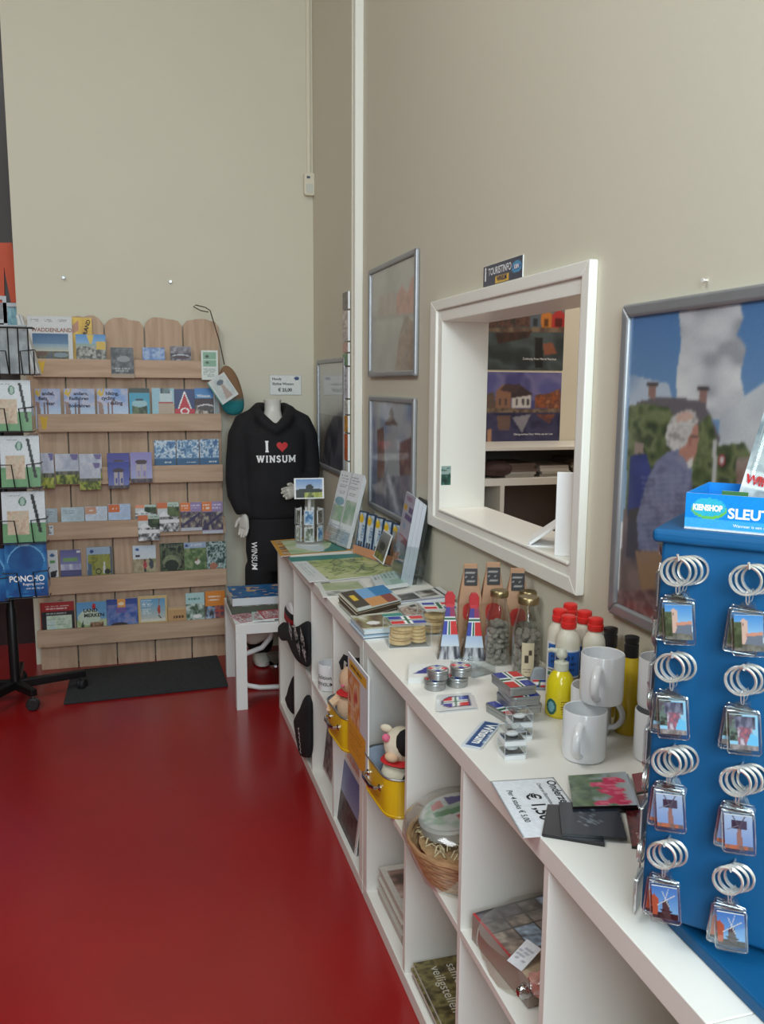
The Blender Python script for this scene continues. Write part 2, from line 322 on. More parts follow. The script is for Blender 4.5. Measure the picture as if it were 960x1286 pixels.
# ---------------------------------------------------------------- plank rack on the back wall
def wood(sc_):
    m = bpy.data.materials.new('pale_spruce_wood'); m.use_nodes = True; nt = m.node_tree; p = nt.nodes['Principled BSDF']; p.inputs['Roughness'].default_value = .62
    tc = nt.nodes.new('ShaderNodeTexCoord'); oi = nt.nodes.new('ShaderNodeObjectInfo'); ad = nt.nodes.new('ShaderNodeVectorMath'); ad.operation = 'ADD'
    sc = nt.nodes.new('ShaderNodeVectorMath'); sc.operation = 'SCALE'; sc.inputs[3].default_value = 37
    cx = nt.nodes.new('ShaderNodeCombineXYZ'); nt.links.new(oi.outputs['Random'], cx.inputs[0]); nt.links.new(oi.outputs['Random'], cx.inputs[2]); nt.links.new(cx.outputs[0], sc.inputs[0])
    nt.links.new(tc.outputs['Object'], ad.inputs[0]); nt.links.new(sc.outputs[0], ad.inputs[1])
    mp = nt.nodes.new('ShaderNodeMapping'); mp.inputs['Scale'].default_value = sc_; nt.links.new(ad.outputs[0], mp.inputs[0])
    n = nt.nodes.new('ShaderNodeTexNoise'); n.inputs['Scale'].default_value = 2.2; n.inputs['Detail'].default_value = 6; n.inputs['Distortion'].default_value = .8; nt.links.new(mp.outputs[0], n.inputs['Vector'])
    r = nt.nodes.new('ShaderNodeValToRGB'); e = r.color_ramp.elements; e[0].position = .3; e[0].color = l4(rgb(176, 145, 120)); e[1].position = .72; e[1].color = l4(rgb(202, 172, 147)); nt.links.new(n.outputs['Fac'], r.inputs[0])
    vo = nt.nodes.new('ShaderNodeTexVoronoi'); vo.inputs['Scale'].default_value = 3.6; nt.links.new(ad.outputs[0], vo.inputs['Vector'])
    mr = nt.nodes.new('ShaderNodeMapRange'); mr.inputs[1].default_value = .02; mr.inputs[2].default_value = .075; mr.inputs[3].default_value = .75; mr.inputs[4].default_value = 0; nt.links.new(vo.outputs['Distance'], mr.inputs[0])
    mx = nt.nodes.new('ShaderNodeMix'); mx.data_type = 'RGBA'; mx.inputs[7].default_value = l4(rgb(112, 78, 58)); nt.links.new(mr.outputs[0], mx.inputs[0]); nt.links.new(r.outputs[0], mx.inputs[6]); nt.links.new(mx.outputs[2], p.inputs['Base Color'])
    MATS['wood'] = m; return m
WOOD = wood((14, 14, 1.1)); WOODH = wood((1.1, 14, 14))
AL = math.atan2(.055, 1.79); RO = Vector((0, 4.476, 0)); RX = Vector((1, 0, 0)); RZ = Vector((0, math.sin(AL), math.cos(AL))); RY = Vector((0, math.cos(AL), -math.sin(AL)))
RM = axes(RO, RX, RZ)
def rk(px, py, d=0.):      # pixel -> rack-local x, z on the plane d in front of the planks
    dr = ray(px, py); o = RO-RY*d; t = (o-EYE).dot(RY)/dr.dot(RY); P = EYE+dr*t-RO; return P.x, P.dot(RZ)
rack = thing('leaflet_rack', 'tall rack of five wooden planks with six horizontal rails full of booklets', 'rack', RM)
tops = [(33, 84, 394), (84, 133, 396), (133, 180, 396), (180, 228, 397), (228, 272, 399)]; botx = [51.5, 99, 148, 196, 242, 286]
xs = [rk(x, 833)[0] for x in botx]
rr = random.Random(4)
for k in range(5):
    x0, x1 = xs[k]+.003, xs[k+1]-.003; z1 = 1.782+rr.uniform(-.006, .006); o = [(x0, 0), (x1, 0), (x1, z1-.035), (x1-.02, z1-.008)]
    for i in range(1, 6): o.append((x1-.02-(x1-x0-.04)*i/6, z1+rr.uniform(-.006, .010)))
    o += [(x0+.02, z1-.006), (x0, z1-.03)]
    MB().prism(o, 0, .02).obj('plank', WOOD, rack, bevel=.002)
RD = .058                  # rails stand this far in front of the planks
rails = [(41, 452, 264, 451.5, 21), (47, 521, 278, 518.5, 21), (48, 588, 280, 583, 21), (48, 659, 283, 647, 20.5), (47, 729, 284.5, 712, 21.5), (46.5, 794, 286, 775, 21)]
RAILZ = []
for (xa, ya, xb, yb, hh) in rails:
    a = rk(xa, ya, RD); b = rk(xb, yb, RD); zt = (a[1]+b[1])/2; RAILZ.append(zt); hz = .088
    rl = MB().box(a[0], -RD, zt-hz, b[0], -RD+.018, zt).obj('rail', WOODH, rack, bevel=.0015)
    MB().box(a[0]+.004, -RD+.018, zt-hz, b[0]-.004, -.0005, zt-hz+.014).obj('ledge', WOODH, rack)
def yellow_w(cv): cv.fill(rgb(214, 172, 40)).mr(0, 0, 1, 1, [rgb(196, 150, 30), rgb(228, 190, 60)], 3, 3, 2)
for (x0, y0, x1, y1, d) in ((46, 452, 57, 471, RD), (51, 522, 60, 539, RD)):
    a = rk(x0, y1, d); b = rk(x1, y0, d); c = MB().prism([(a[0]+.008, a[1]), (a[0]+.026, a[1]), (b[0], b[1]), ((a[0]+b[0])/2+.004, b[1]-.012), ((a[0]+b[0])/2-.004, b[1]-.004), (a[0], b[1]-.004)], -RD-.0012, -RD).obj('sticker', mat('yellow_sticker', rgb(206, 166, 40), .5, var=.1), rack)
a = rk(60, 672, RD); b = rk(67, 660, RD); card('price_label', b[0]-a[0], b[1]-a[1], .001, lambda cv: cv.fill(rgb(216, 224, 232)).rows(.1, .1, .9, .9, 4, rgb(90, 90, 100)), Matrix.Translation(((a[0]+b[0])/2, -RD-.0012, a[1])), rack)
# ---------------------------------------------------------------- booklets in the rack
def pic(c0, c1, hz=.45, low=GRASS, seed=1, frame=None, title=None, tcol=(.15, .15, .2)):
    def f(cv):
        cv.mr(0, 0, 1, 1, [c0, c1, Wt], 5, 4, seed); cv.grad(c0, c1, 0, hz, 1, 1); cv.mr(0, hz, 1, 1, [c0, c1, (.92, .93, .95)], 5, 4, seed, .5); cv.mr(0, 0, 1, hz, low, 12, 9, seed+5)
        if title: cv.rect(0, 1-title, 1, 1, frame or Wt).rows(.08, 1-title*.85, .9, 1-title*.15, 2, tcol, .5, seed)
    return f
B_ = rgb
def waddenland(cv):
    cv.fill(B_(205, 205, 205)).grad(B_(118, 148, 172), B_(45, 85, 130), .1, .18, .9, .6).grad(B_(190, 185, 165), B_(118, 148, 172), .1, .18, .9, .36).mr(.1, .0, .9, .19, [B_(60, 55, 40), B_(110, 95, 65), B_(70, 80, 90)], 10, 3, 3).ell(.3, .13, .13, .05, B_(96, 62, 44)).ell(.72, .1, .16, .06, B_(120, 135, 145))
    cv.rows(.08, .86, .3, .94, 2, B_(110, 120, 115)).rows(.38, .86, .6, .94, 2, B_(110, 110, 110)).rows(.7, .86, .92, .94, 2, B_(110, 110, 110))
def yellowflag(cv): yellow_w(cv); cv.poly([(.0, .8), (.35, .95), (.35, .7), (0, .6)], B_(186, 130, 100)); cv.poly([(.62, .75), (.7, .75), (.6, .3), (.52, .3)], B_(150, 110, 30))
def bikes(cv): cv.grad(B_(150, 180, 210), B_(70, 130, 190), 0, .5, 1, 1).mr(0, 0, 1, .55, [B_(60, 58, 54), B_(120, 118, 108), B_(175, 172, 165)], 16, 12, 5).rect(0, .5, 1, .62, B_(140, 160, 150)).rect(.68, .4, .98, .72, B_(206, 170, 60)).poly([(.36, .98), (.6, .98), (.52, .62), (.46, .62)], B_(214, 180, 60))
def grey(cv): cv.mr(0, 0, 1, 1, [B_(48, 46, 48), B_(80, 78, 80), B_(110, 108, 110)], 7, 9, 8).ell(.55, .62, .3, .1, B_(140, 138, 140)).rect(0, 0, 1, .14, B_(158, 134, 112)).rows(.1, .2, .9, .34, 2, B_(190, 190, 190))
def bluecard(cv): cv.mr(0, 0, 1, 1, [B_(90, 116, 170), B_(120, 150, 200), B_(160, 175, 205)], 8, 5, 9)
def bridge(cv): cv.fill(B_(52, 28, 34)).mr(0, .5, 1, 1, [B_(150, 150, 160), B_(80, 60, 66)], 9, 4, 3).mr(0, 0, 1, .25, [B_(150, 150, 160), B_(60, 40, 44)], 9, 4, 6).ell(.5, .28, .4, .14, B_(180, 186, 200)).ell(.5, .2, .4, .14, B_(64, 20, 28))
def greenleaf(cv): cv.fill(B_(214, 220, 214)).rect(.1, .45, .9, .95, B_(128, 168, 140)).rect(.1, .66, .9, .7, B_(210, 222, 212)).ell(.35, .8, .1, .05, B_(30, 60, 40)).ell(.35, .58, .1, .04, B_(40, 70, 50)).rows(.1, .1, .9, .4, 6, B_(120, 130, 130))
def wandel(seed):
    def f(cv): cv.grad(B_(190, 204, 226), B_(112, 150, 204)).mr(0, .3, 1, 1, [B_(150, 160, 200), B_(206, 190, 200), B_(120, 150, 206)], 3, 3, seed, .7).poly([(.05, 0), (.22, 0), (.16, .45), (.02, .5)], B_(150, 120, 110)).poly([(.33, 0), (.38, 0), (.38, .45), (.33, .45)], B_(120, 90, 86)).poly([(.44, 0), (.5, 0), (.52, .55), (.46, .55)], B_(128, 92, 84)).poly([(.0, .8), (.1, 1), (.16, .8), (.2, 1), (.26, 1), (.18, .7), (.12, .7)], B_(206, 170, 50))
    return f
def tealb(cv): cv.grad(B_(70, 160, 190), B_(60, 150, 180)).rect(0, .82, 1, 1, B_(50, 60, 50)).mr(.12, 0, .88, .3, TREES, 8, 4, 4).ell(.5, .4, .38, .14, B_(150, 190, 200)).rect(.3, .5, .7, .58, B_(40, 70, 90))
def paleblue(cv): cv.fill(B_(150, 190, 206)).rect(.35, .45, .9, .9, B_(190, 206, 210)).mr(.4, .8, .8, 1, [B_(40, 60, 70), B_(130, 150, 150)], 5, 3, 3).rect(.3, .42, .95, .46, B_(170, 40, 50)).rect(.3, 0, 1, .42, B_(180, 160, 140))
def star(cv): cv.fill(B_(44, 58, 110)).poly([(.05, 0), (.5, .95), (.95, 0)], Wt).poly([(.12, 0), (.5, .82), (.88, 0)], B_(190, 36, 52)).rect(0, 0, 1, .2, B_(190, 36, 52)).ell(.5, .1, .22, .14, Wt).ell(.5, .1, .15, .09, B_(190, 36, 52))
def winsum(cv): cv.grad(B_(90, 150, 200), B_(60, 120, 190), 0, .55, 1, 1).mr(0, 0, 1, .35, [B_(50, 46, 40), B_(150, 130, 120), B_(200, 190, 180)], 8, 5, 3).rect(0, .34, 1, .6, B_(58, 30, 40)).ell(.6, .28, .45, .1, B_(206, 200, 204)).ell(.6, .22, .45, .1, B_(70, 60, 60))
def edges(cv): cv.fill(B_(180, 186, 190)).rect(.2, 0, .34, 1, B_(80, 90, 90)).rect(.55, 0, .7, .8, B_(60, 110, 90)).rect(.85, 0, .92, 1, B_(110, 80, 80))
def field(seed):
    def f(cv): cv.grad(B_(196, 202, 216), B_(206, 206, 222), 0, .42, 1, 1).mr(0, .5, 1, 1, [B_(170, 176, 200), B_(222, 222, 232)], 4, 3, seed, .7).poly([(.62, 1), (1, 1), (.95, .8), (.75, .78)], B_(120, 108, 160)).mr(0, .3, 1, .42, [B_(70, 70, 60), B_(130, 126, 110)], 12, 3, seed+2).mr(0, 0, 1, .3, [B_(60, 72, 30), B_(150, 160, 50), B_(190, 190, 100)], 9, 6, seed+4)
    return f
def tower(bg1, bg2):
    def f(cv): cv.grad(bg2, bg1).rect(.28, .08, .48, .62, B_(180, 170, 176)).rect(.54, .08, .74, .6, B_(176, 166, 170)).ell(.5, .68, .28, .08, B_(70, 52, 60)).mr(0, 0, 1, .12, [B_(60, 50, 60), B_(130, 120, 130)], 9, 3, 2).rect(.34, .2, .42, .4, bg1).rect(.6, .2, .68, .4, bg1)
    return f
def birds(seed):
    def f(cv): cv.fill(B_(84, 130, 176)).mr(0, .3, 1, 1, [B_(60, 100, 150), B_(120, 160, 196), B_(230, 236, 240), B_(80, 120, 160)], 8, 8, seed).rect(0, 0, 1, .28, B_(44, 92, 134)).rows(.45, .08, .95, .2, 1, Wt, .4, seed)
    return f
def palecard(bg, box_=None):
    def f(cv):
        cv.mr(0, 0, 1, 1, [bg, tuple(min(1, x*1.12) for x in bg)], 4, 3, 5).rows(.1, .62, .7, .85, 2, B_(120, 130, 140), .4)
        if box_: cv.rect(.02, .55, .5, .98, box_).rows(.08, .68, .45, .84, 1, Wt)
    return f
def orange_house(seed, top=B_(206, 112, 70)):
    def f(cv): cv.fill(B_(200, 204, 206)).rect(0, .78, 1, 1, B_(186, 206, 196)).rect(0, .8, .45, 1, top).mr(.45, .5, 1, .85, TREES, 5, 5, seed).poly([(0, .5), (.3, .72), (.6, .5)], B_(224, 224, 226)).mr(0, .0, 1, .5, [B_(60, 62, 64), B_(150, 150, 152), B_(225, 226, 228)], 9, 9, seed+3).rect(0, .3, 1, .42, B_(220, 222, 224)).rows(.5, .84, .95, .96, 2, B_(110, 130, 120))
    return f
def orange_rail(seed):
    def f(cv): cv.fill(B_(150, 130, 176)).rect(0, .7, .45, 1, B_(222, 124, 64)).rows(.05, .76, .42, .94, 2, Wt).rows(.5, .76, .95, .94, 2, B_(220, 214, 230)).mr(0, .12, 1, .68, [B_(52, 46, 76), B_(110, 100, 100), B_(176, 168, 150)], 8, 8, seed).line((.1, .2), (.9, .6), .05, B_(60, 52, 90)).rect(0, 0, 1, .1, B_(186, 190, 200))
    return f
def whitecard(cv): cv.fill(B_(206, 212, 218)).ell(.5, .82, .22, .06, B_(60, 100, 150)).rect(.3, .55, .7, .63, B_(90, 150, 90)).poly([(.3, .0), (.7, .0), (.9, .3), (.3, .25)], B_(40, 40, 46)).rect(.85, 0, 1, 1, B_(226, 226, 226))
def purplesky(cv): cv.grad(B_(160, 164, 200), B_(96, 96, 150)).mr(0, .3, 1, .5, [B_(206, 208, 222), B_(150, 150, 190)], 6, 2, 4).rect(.12, .6, .85, .72, B_(120, 160, 100)).rect(0, 0, 1, .26, B_(84, 84, 132)).rect(.8, .88, .97, .97, B_(226, 226, 230)).rect(0, .24, 1, .27, B_(50, 50, 90))
def cyclist(cv): cv.fill(B_(160, 182, 206)).mr(.05, 0, .92, .76, [B_(120, 124, 56), B_(160, 160, 70), B_(140, 146, 80)], 7, 7, 6).ell(.2, .86, .08, .06, B_(40, 70, 140)).poly([(0, 0), (.2, 0), (.2, .4), (.06, .5)], B_(84, 104, 130)).poly([(.62, .1), (.74, .1), (.72, .5), (.66, .48)], B_(214, 216, 220)).ell(.45, .18, .12, .1, B_(50, 52, 48)).ell(.45, .18, .08, .065, B_(150, 152, 90)).ell(.8, .16, .12, .09, B_(50, 52, 48)).rect(.92, 0, 1, 1, B_(86, 100, 120))
def walkers(cv): cv.grad(B_(206, 214, 220), B_(196, 208, 222), 0, .5, 1, 1).mr(0, 0, 1, .52, [B_(150, 136, 108), B_(176, 164, 138), B_(130, 134, 90)], 6, 6, 3).ell(.2, .86, .08, .05, B_(50, 90, 150)).rect(.12, .6, .3, .66, B_(40, 44, 60)).ell(.52, .3, .07, .16, B_(170, 56, 70)).ell(.52, .47, .04, .04, B_(90, 60, 50)).ell(.8, .32, .1, .17, B_(60, 70, 80)).ell(.74, .5, .04, .04, B_(60, 46, 40)).rect(.48, .05, .56, .18, B_(50, 54, 66))
def fern(cv): cv.mr(0, 0, 1, 1, [B_(22, 30, 24), B_(52, 64, 44), B_(96, 110, 80), B_(30, 40, 30)], 6, 6, 14).ell(.5, .3, .4, .28, B_(150, 160, 126), .6).ell(.48, .2, .3, .2, B_(34, 44, 34)).rows(.2, .84, .9, .95, 2, B_(120, 130, 116))
def meadow(cv): cv.mr(0, 0, 1, .8, [B_(70, 96, 60), B_(104, 130, 84), B_(140, 150, 110)], 9, 9, 15).rect(0, .78, 1, 1, B_(150, 168, 196)).ell(.12, .88, .08, .05, B_(40, 60, 130)).rows(.3, .84, .9, .94, 2, Wt).ell(.6, .28, .12, .1, B_(216, 210, 206)).ell(.55, .36, .05, .06, B_(120, 80, 60))
def forest(cv): cv.mr(0, 0, 1, 1, [B_(40, 62, 60), B_(90, 116, 110), B_(190, 206, 210), B_(60, 84, 70)], 8, 8, 17).ell(.35, .08, .2, .12, B_(170, 110, 90)).rows(.15, .86, .7, .95, 1, B_(210, 220, 216))
def redmap(cv): cv.fill(B_(32, 30, 34)).rect(0, .68, 1, 1, B_(156, 34, 36)).rows(.15, .74, .95, .9, 2, B_(230, 220, 216)).rows(.12, .57, .9, .65, 1, B_(190, 190, 190)).mr(.17, 0, .92, .54, [B_(176, 196, 176), B_(206, 218, 200), B_(186, 206, 206)], 8, 6, 4).rows(.2, .2, .85, .5, 5, B_(120, 130, 110), .2, 3, .6).rect(.0, .0, .03, 1, B_(120, 30, 30))
def landmerk(cv): cv.grad(B_(130, 176, 214), B_(96, 156, 206)).mr(0, 0, 1, .35, [B_(150, 176, 120), B_(180, 196, 150), B_(200, 206, 180)], 5, 3, 3).ell(.42, .42, .38, .3, B_(200, 214, 196)).ell(.58, .82, .06, .12, B_(190, 36, 46)).mr(.45, .05, .88, .24, [B_(40, 36, 30), B_(130, 90, 60), B_(200, 190, 180)], 9, 3, 6).poly([(.1, 0), (.2, .3), (.25, 0)], B_(60, 80, 60))
def bluecloud(cv): cv.grad(B_(110, 146, 200), B_(44, 66, 140)).mr(0, .1, 1, .8, [B_(50, 74, 150), B_(110, 130, 190), B_(150, 140, 180)], 6, 5, 12, .7).rect(.34, .68, .6, 1, B_(226, 156, 80)).ell(.47, .82, .1, .06, B_(240, 220, 190)).rect(.3, .5, .62, .68, B_(120, 80, 150), .6).ell(.4, .02, .3, .12, B_(60, 54, 60))
def jumper(cv): cv.fill(B_(206, 176, 122)).grad(B_(200, 196, 180), B_(90, 150, 196), .08, .1, .93, .9).rows(.12, .62, .55, .86, 4, Wt).rows(.14, .35, .5, .55, 4, B_(226, 230, 230)).ell(.72, .5, .05, .16, B_(176, 66, 40)).line((.7, .3), (.78, .2), .02, B_(60, 50, 50)).line((.72, .7), (.74, .86), .015, B_(150, 110, 80)).rect(.08, .1, .93, .2, B_(206, 206, 196))
def smallbrown(cv): cv.fill(B_(190, 150, 104)).rect(.05, .82, .95, .95, B_(206, 176, 132)).rows(.3, .2, .95, .5, 1, B_(70, 40, 30), .6, 4)
def greenish(cv): cv.fill(B_(176, 206, 206)).mr(0, 0, 1, .6, [B_(70, 90, 70), B_(140, 160, 150), B_(206, 214, 212)], 7, 7, 5).rows(.12, .72, .9, .84, 1, B_(70, 120, 120)).ell(.6, .12, .25, .07, B_(226, 226, 226))
def orangebook(cv): cv.fill(B_(222, 136, 54)).rows(.15, .62, .85, .84, 2, Wt, .45).mr(.0, 0, .5, .45, [B_(60, 56, 60), B_(150, 170, 200), B_(200, 206, 210)], 6, 5, 3).mr(.5, 0, 1, .45, [B_(110, 60, 90), B_(190, 110, 90), B_(90, 76, 100)], 5, 5, 5).rect(.5, .22, 1, .28, B_(200, 80, 50))
BK = [  # x0, y0, x1, y1, in front of rail?, painter, name, category, label, thickness
 (35, 397, 91, 451, 0, waddenland, 'magazine', 'magazine', 'white magazine titled WADDENLAND with a blue evening photo', .008),
 (91, 399, 116, 451, 0, yellowflag, 'brochure', 'brochure', 'bright yellow brochure with black sideways lettering behind the bicycle booklet', .002),
 (95.5, 420, 133, 451, 0, bikes, 'booklet', 'booklet', 'booklet showing parked bicycles under a blue sky with yellow badge', .005),
 (139.5, 436.5, 168, 474.5, 1, grey, 'brochure', 'brochure', 'dark grey brochure with tan foot hanging over the top rail', .012),
 (179, 436.5, 207, 452, 0, bluecard, 'leaflet', 'leaflet', 'small plain blue leaflet peeping over the top rail', .004),
 (214, 435, 240, 452, 0, bridge, 'leaflet', 'leaflet', 'dark red leaflet with a bridge peeping over the top rail', .004),
 (253, 440, 274, 477, 1, greenleaf, 'leaflet', 'leaflet', 'white and green leaflet fixed at the right end of the top rail', .006),
 (44, 488, 76, 520, 0, wandel(3), 'booklet', 'booklet', 'pale blue booklet titled Wandel, fiets, vaar', .008),
 (80.5, 488, 119, 520, 0, wandel(5), 'booklet', 'booklet', 'pale blue booklet titled Wandern, Radfahren, Bootfahren', .008),
 (122, 488, 161, 520, 0, wandel(8), 'booklet', 'booklet', 'pale blue booklet titled Hiking, cycling, sailing', .008),
 (162.5, 487.5, 188, 519.5, 0, tealb, 'booklet', 'booklet', 'narrow turquoise booklet with dark band on top', .008),
 (191, 487.5, 219, 519.5, 0, paleblue, 'booklet', 'booklet', 'pale blue and sand coloured booklet left of the red star cover', .006),
 (219.5, 488.5, 244.5, 519.5, 0, star, 'booklet', 'booklet', 'navy booklet with a big red white-edged star shape', .006),
 (244.8, 487.5, 268, 519.5, 0, winsum, 'booklet', 'booklet', 'blue booklet reading Winsum above an arched bridge', .006),
 (268.5, 491, 276, 519.5, 0, edges, 'leaflet', 'leaflet', 'slim leaflets seen at the right end of the second rail', .02),
 (50, 569, 68, 613, 1, field(2), 'leaflet', 'leaflet', 'partly hidden cloud and field leaflet next to the calendar spinner', .02),
 (69.5, 570, 99, 608, 1, field(12), 'leaflet', 'leaflet', 'middle leaflet of the three with clouds over green fields', .02),
 (99.7, 570, 128, 603, 1, field(22), 'leaflet', 'leaflet', 'cloud and field leaflet standing behind a lower twin', .008),
 (100, 581, 126.5, 615, 2, field(32), 'leaflet', 'leaflet', 'lowest hanging cloud and field leaflet in front of its twin', .012),
 (135, 569, 163, 604, 1, tower(B_(70, 66, 150), B_(110, 110, 180)), 'leaflet', 'leaflet', 'violet leaflet mostly hidden behind the deep blue tower leaflet', .008),
 (136, 580, 162, 613.5, 2, tower(B_(50, 60, 150), B_(120, 130, 190)), 'leaflet', 'leaflet', 'deep blue leaflet with two white towers hanging over the third rail', .012),
 (164, 568, 191, 606, 1, tower(B_(140, 130, 190), B_(170, 176, 214)), 'leaflet', 'leaflet', 'faded lilac leaflet with a tower on the third rail', .018),
 (194, 553, 221, 585, 0, birds(3), 'booklet', 'booklet', 'left of three blue booklets with a flock of white birds', .007),
 (222, 552.5, 250, 585, 0, birds(13), 'booklet', 'booklet', 'middle of three blue booklets with a flock of white birds', .007),
 (251, 551.5, 275, 584, 0, birds(23), 'booklet', 'booklet', 'right of three blue booklets with a flock of white birds', .007),
 (58, 638.5, 72, 660, 0, palecard(B_(170, 186, 196)), 'leaflet', 'leaflet', 'narrow pale grey leaflet above the white price label', .004),
 (77, 637, 106, 659, 0, palecard(B_(180, 196, 206)), 'leaflet', 'leaflet', 'plain pale blue grey leaflet peeping over the fourth rail', .004),
 (107, 636, 135, 657, 0, palecard(B_(196, 206, 222), B_(214, 160, 130)), 'leaflet', 'leaflet', 'light blue leaflet with a faded peach corner', .004),
 (136, 633, 164, 655, 0, palecard(B_(170, 188, 216), B_(214, 110, 56)), 'leaflet', 'leaflet', 'light blue leaflet with a bright orange corner', .004),
 (170, 634, 196, 654, 0, orange_house(2, B_(226, 150, 120)), 'leaflet', 'leaflet', 'pale orange and white leaflet behind the lowest house leaflet', .004),
 (173.6, 647, 200.7, 679, 1, orange_house(5), 'leaflet', 'leaflet', 'lowest hanging leaflet with a white house and orange corner', .014),
 (198, 631, 225, 667.5, 1, orange_house(9), 'leaflet', 'leaflet', 'white house leaflet with orange corner hanging second on the fourth rail', .014),
 (227, 631, 253.5, 666.5, 1, orange_rail(3), 'leaflet', 'leaflet', 'lilac and orange railway leaflet hanging left of its twin', .014),
 (254, 630, 280, 670, 1, orange_rail(13), 'leaflet', 'leaflet', 'lilac and orange railway leaflet hanging at the rail end', .014),
 (59, 691, 73, 727, 0, whitecard, 'booklet', 'booklet', 'white booklet half hidden behind the poncho packs', .012),
 (76, 690.5, 102, 726, 0, purplesky, 'booklet', 'booklet', 'purple booklet with white clouds on the fifth rail', .006),
 (109, 687, 141, 724, 0, cyclist, 'booklet', 'booklet', 'booklet with a cyclist in a yellow green field', .014),
 (167, 685, 196, 720, 0, walkers, 'booklet', 'booklet', 'booklet with two walkers on a sandy path', .006),
 (201, 682, 231, 717, 0, fern, 'booklet', 'booklet', 'very dark green booklet with a coiled plant', .008),
 (231.5, 681, 259, 715, 0, meadow, 'booklet', 'booklet', 'green meadow booklet with a sitting figure in white', .006),
 (259.5, 680, 284, 713, 0, forest, 'booklet', 'booklet', 'blue green forest booklet at the right end of the fifth rail', .006),
 (51, 756, 93.4, 793, 0, redmap, 'map_book', 'book', 'black and red map book at the left end of the bottom rail', .008),
 (96.4, 756, 134, 789, 0, landmerk, 'book', 'book', 'picture book titled LAND MERKEN with a red figure', .008),
 (134.3, 752, 173, 786, 0, bluecloud, 'book', 'book', 'deep blue cloud book with an orange square on top', .008),
 (173.6, 748, 210, 784, 0, jumper, 'book', 'book', 'tan framed book with a leaping figure against blue sky', .008),
 (211, 762.5, 234, 781, 0, smallbrown, 'booklet', 'booklet', 'small low light brown booklet on the bottom rail', .010),
 (233.5, 744.5, 257, 778, 0, greenish, 'booklet', 'booklet', 'pale mint green booklet next to the orange book', .006),
 (258, 742, 283, 776, 0, orangebook, 'book', 'book', 'orange book with two photos at the right end of the bottom rail', .008)]
BO = {}
for (x0, y0, x1, y1, fr, pf, nm, ct, lb, th) in BK:
    yoff = {0: .030 if th > .003 else .012, 1: RD+.002+th, 2: RD+.012+th}[fr]
    xl = (rk(x0, y0, yoff)[0]+rk(x0, y1, yoff)[0])/2; xr = (rk(x1, y0, yoff)[0]+rk(x1, y1, yoff)[0])/2; zt = rk((x0+x1)/2, y0, yoff)[1]; zb = rk((x0+x1)/2, y1, yoff)[1]
    if fr == 0:
        z0 = max(z for z in RAILZ if z < zb+.05)-.088+.0142; k = (zb-z0)/(zt-z0)
        pf0 = pf
        def pf(cv, pf0=pf0, k=k):      # printed cover: the foot stands behind the rail
            n = cv.v; cv.v = np.clip((n-k)/(1-k), 0, 1); pf0(cv); cv.v = n
        zb = z0
    M = RM @ Matrix.Translation(((xl+xr)/2, -yoff, zb))
    o = card(nm, xr-xl, zt-zb, th, pf, M, label=lb, cat=ct, group='printed matter in the wooden rack', side=(.86, .86, .86)); BO[lb] = (o, xr-xl, zt-zb, zt, zb)
def btext(key, s, fx, fz, size, m, align='LEFT', bold=.02):     # fx, fz measured on the visible cover from its top left, metres down
    o, w_, h_, *_ = next(v for k, v in BO.items() if key in k); text(o, s, size, m, (fx-.5)*w_, h_-fz, -.0006, align, bold)
BRN = mat('brown_ink', rgb(150, 92, 70), .6, var=.05); DK = mat('slate_ink', rgb(46, 48, 70), .6, var=.05)
btext('WADDENLAND', 'WADDENLAND', .08, .075, .0262, BRN)
for k, ls in (('Wandel', ('andel,', 'fiets', 'vaar')), ('Wandern', ('andern,', 'Radfahren', 'Bootfahren')), ('Hiking', ('hiking,', 'cycling', 'sailing'))):
    for i, s in enumerate(ls): btext(k, s, (.28, .14, .42)[i] if k != 'Wandern' else (.32, .16, .14)[i], .032+.024*i+(.012 if k == 'Wandern' and i == 2 else 0), .0245 if k != 'Wandern' else .0225, DK, bold=.03)
btext('reading Winsum', 'Winsum', .12, .046, .020, WINK); btext('LAND MERKEN', 'LAND', .22, .052, .026, INK, bold=.03); btext('LAND MERKEN', 'MERKEN', .24, .078, .026, INK, bold=.03)
o, w_, h_, *_ = BO['bright yellow brochure with black sideways lettering behind the bicycle booklet']; text(o, 'WADDENLAND', .026, INK, -w_*.18, h_-.19, -.0006, bold=.03, rot=1.25)
o = BO['orange book with two photos at the right end of the bottom rail'][0]; 
# ================================================================ far end of the room
def puffy(pts, t, back=None):          # soft cushion-like body from an outline given in XZ (star shaped), front towards -Y
    cx = sum(p[0] for p in pts)/len(pts); cz = sum(p[1] for p in pts)/len(pts); rings = [(0., t if back is None else back), (.75, (t if back is None else back)*.9), (.95, (t if back is None else back)*.5), (1., 0), (.95, -t*.5), (.75, -t*.88), (.4, -t), (0., -t*1.04)]
    v = []; f = []; n = len(pts)
    for s, y in rings:
        s = max(s, .02); v += [(cx+(x-cx)*s, y, cz+(z-cz)*s) for x, z in pts]
    for i in range(len(rings)-1):
        for k in range(n): f.append((i*n+k, i*n+(k+1) % n, (i+1)*n+(k+1) % n, (i+1)*n+k))
    f.append(tuple(range(n))); f.append(tuple(reversed(range((len(rings)-1)*n, len(rings)*n)))); return MB().add(v, f)
def smoothen(o, lv=2):
    o.data.polygons.foreach_set('use_smooth', [True]*len(o.data.polygons)); m = o.modifiers.new('round', 'SUBSURF'); m.levels = lv; m.render_levels = lv; return o
def remesh(o, vox, sm=6):
    r = o.modifiers.new('merge', 'REMESH'); r.mode = 'VOXEL'; r.voxel_size = vox; r.use_smooth_shade = True
    s = o.modifiers.new('soften', 'SMOOTH'); s.iterations = sm; s.factor = .5; return o
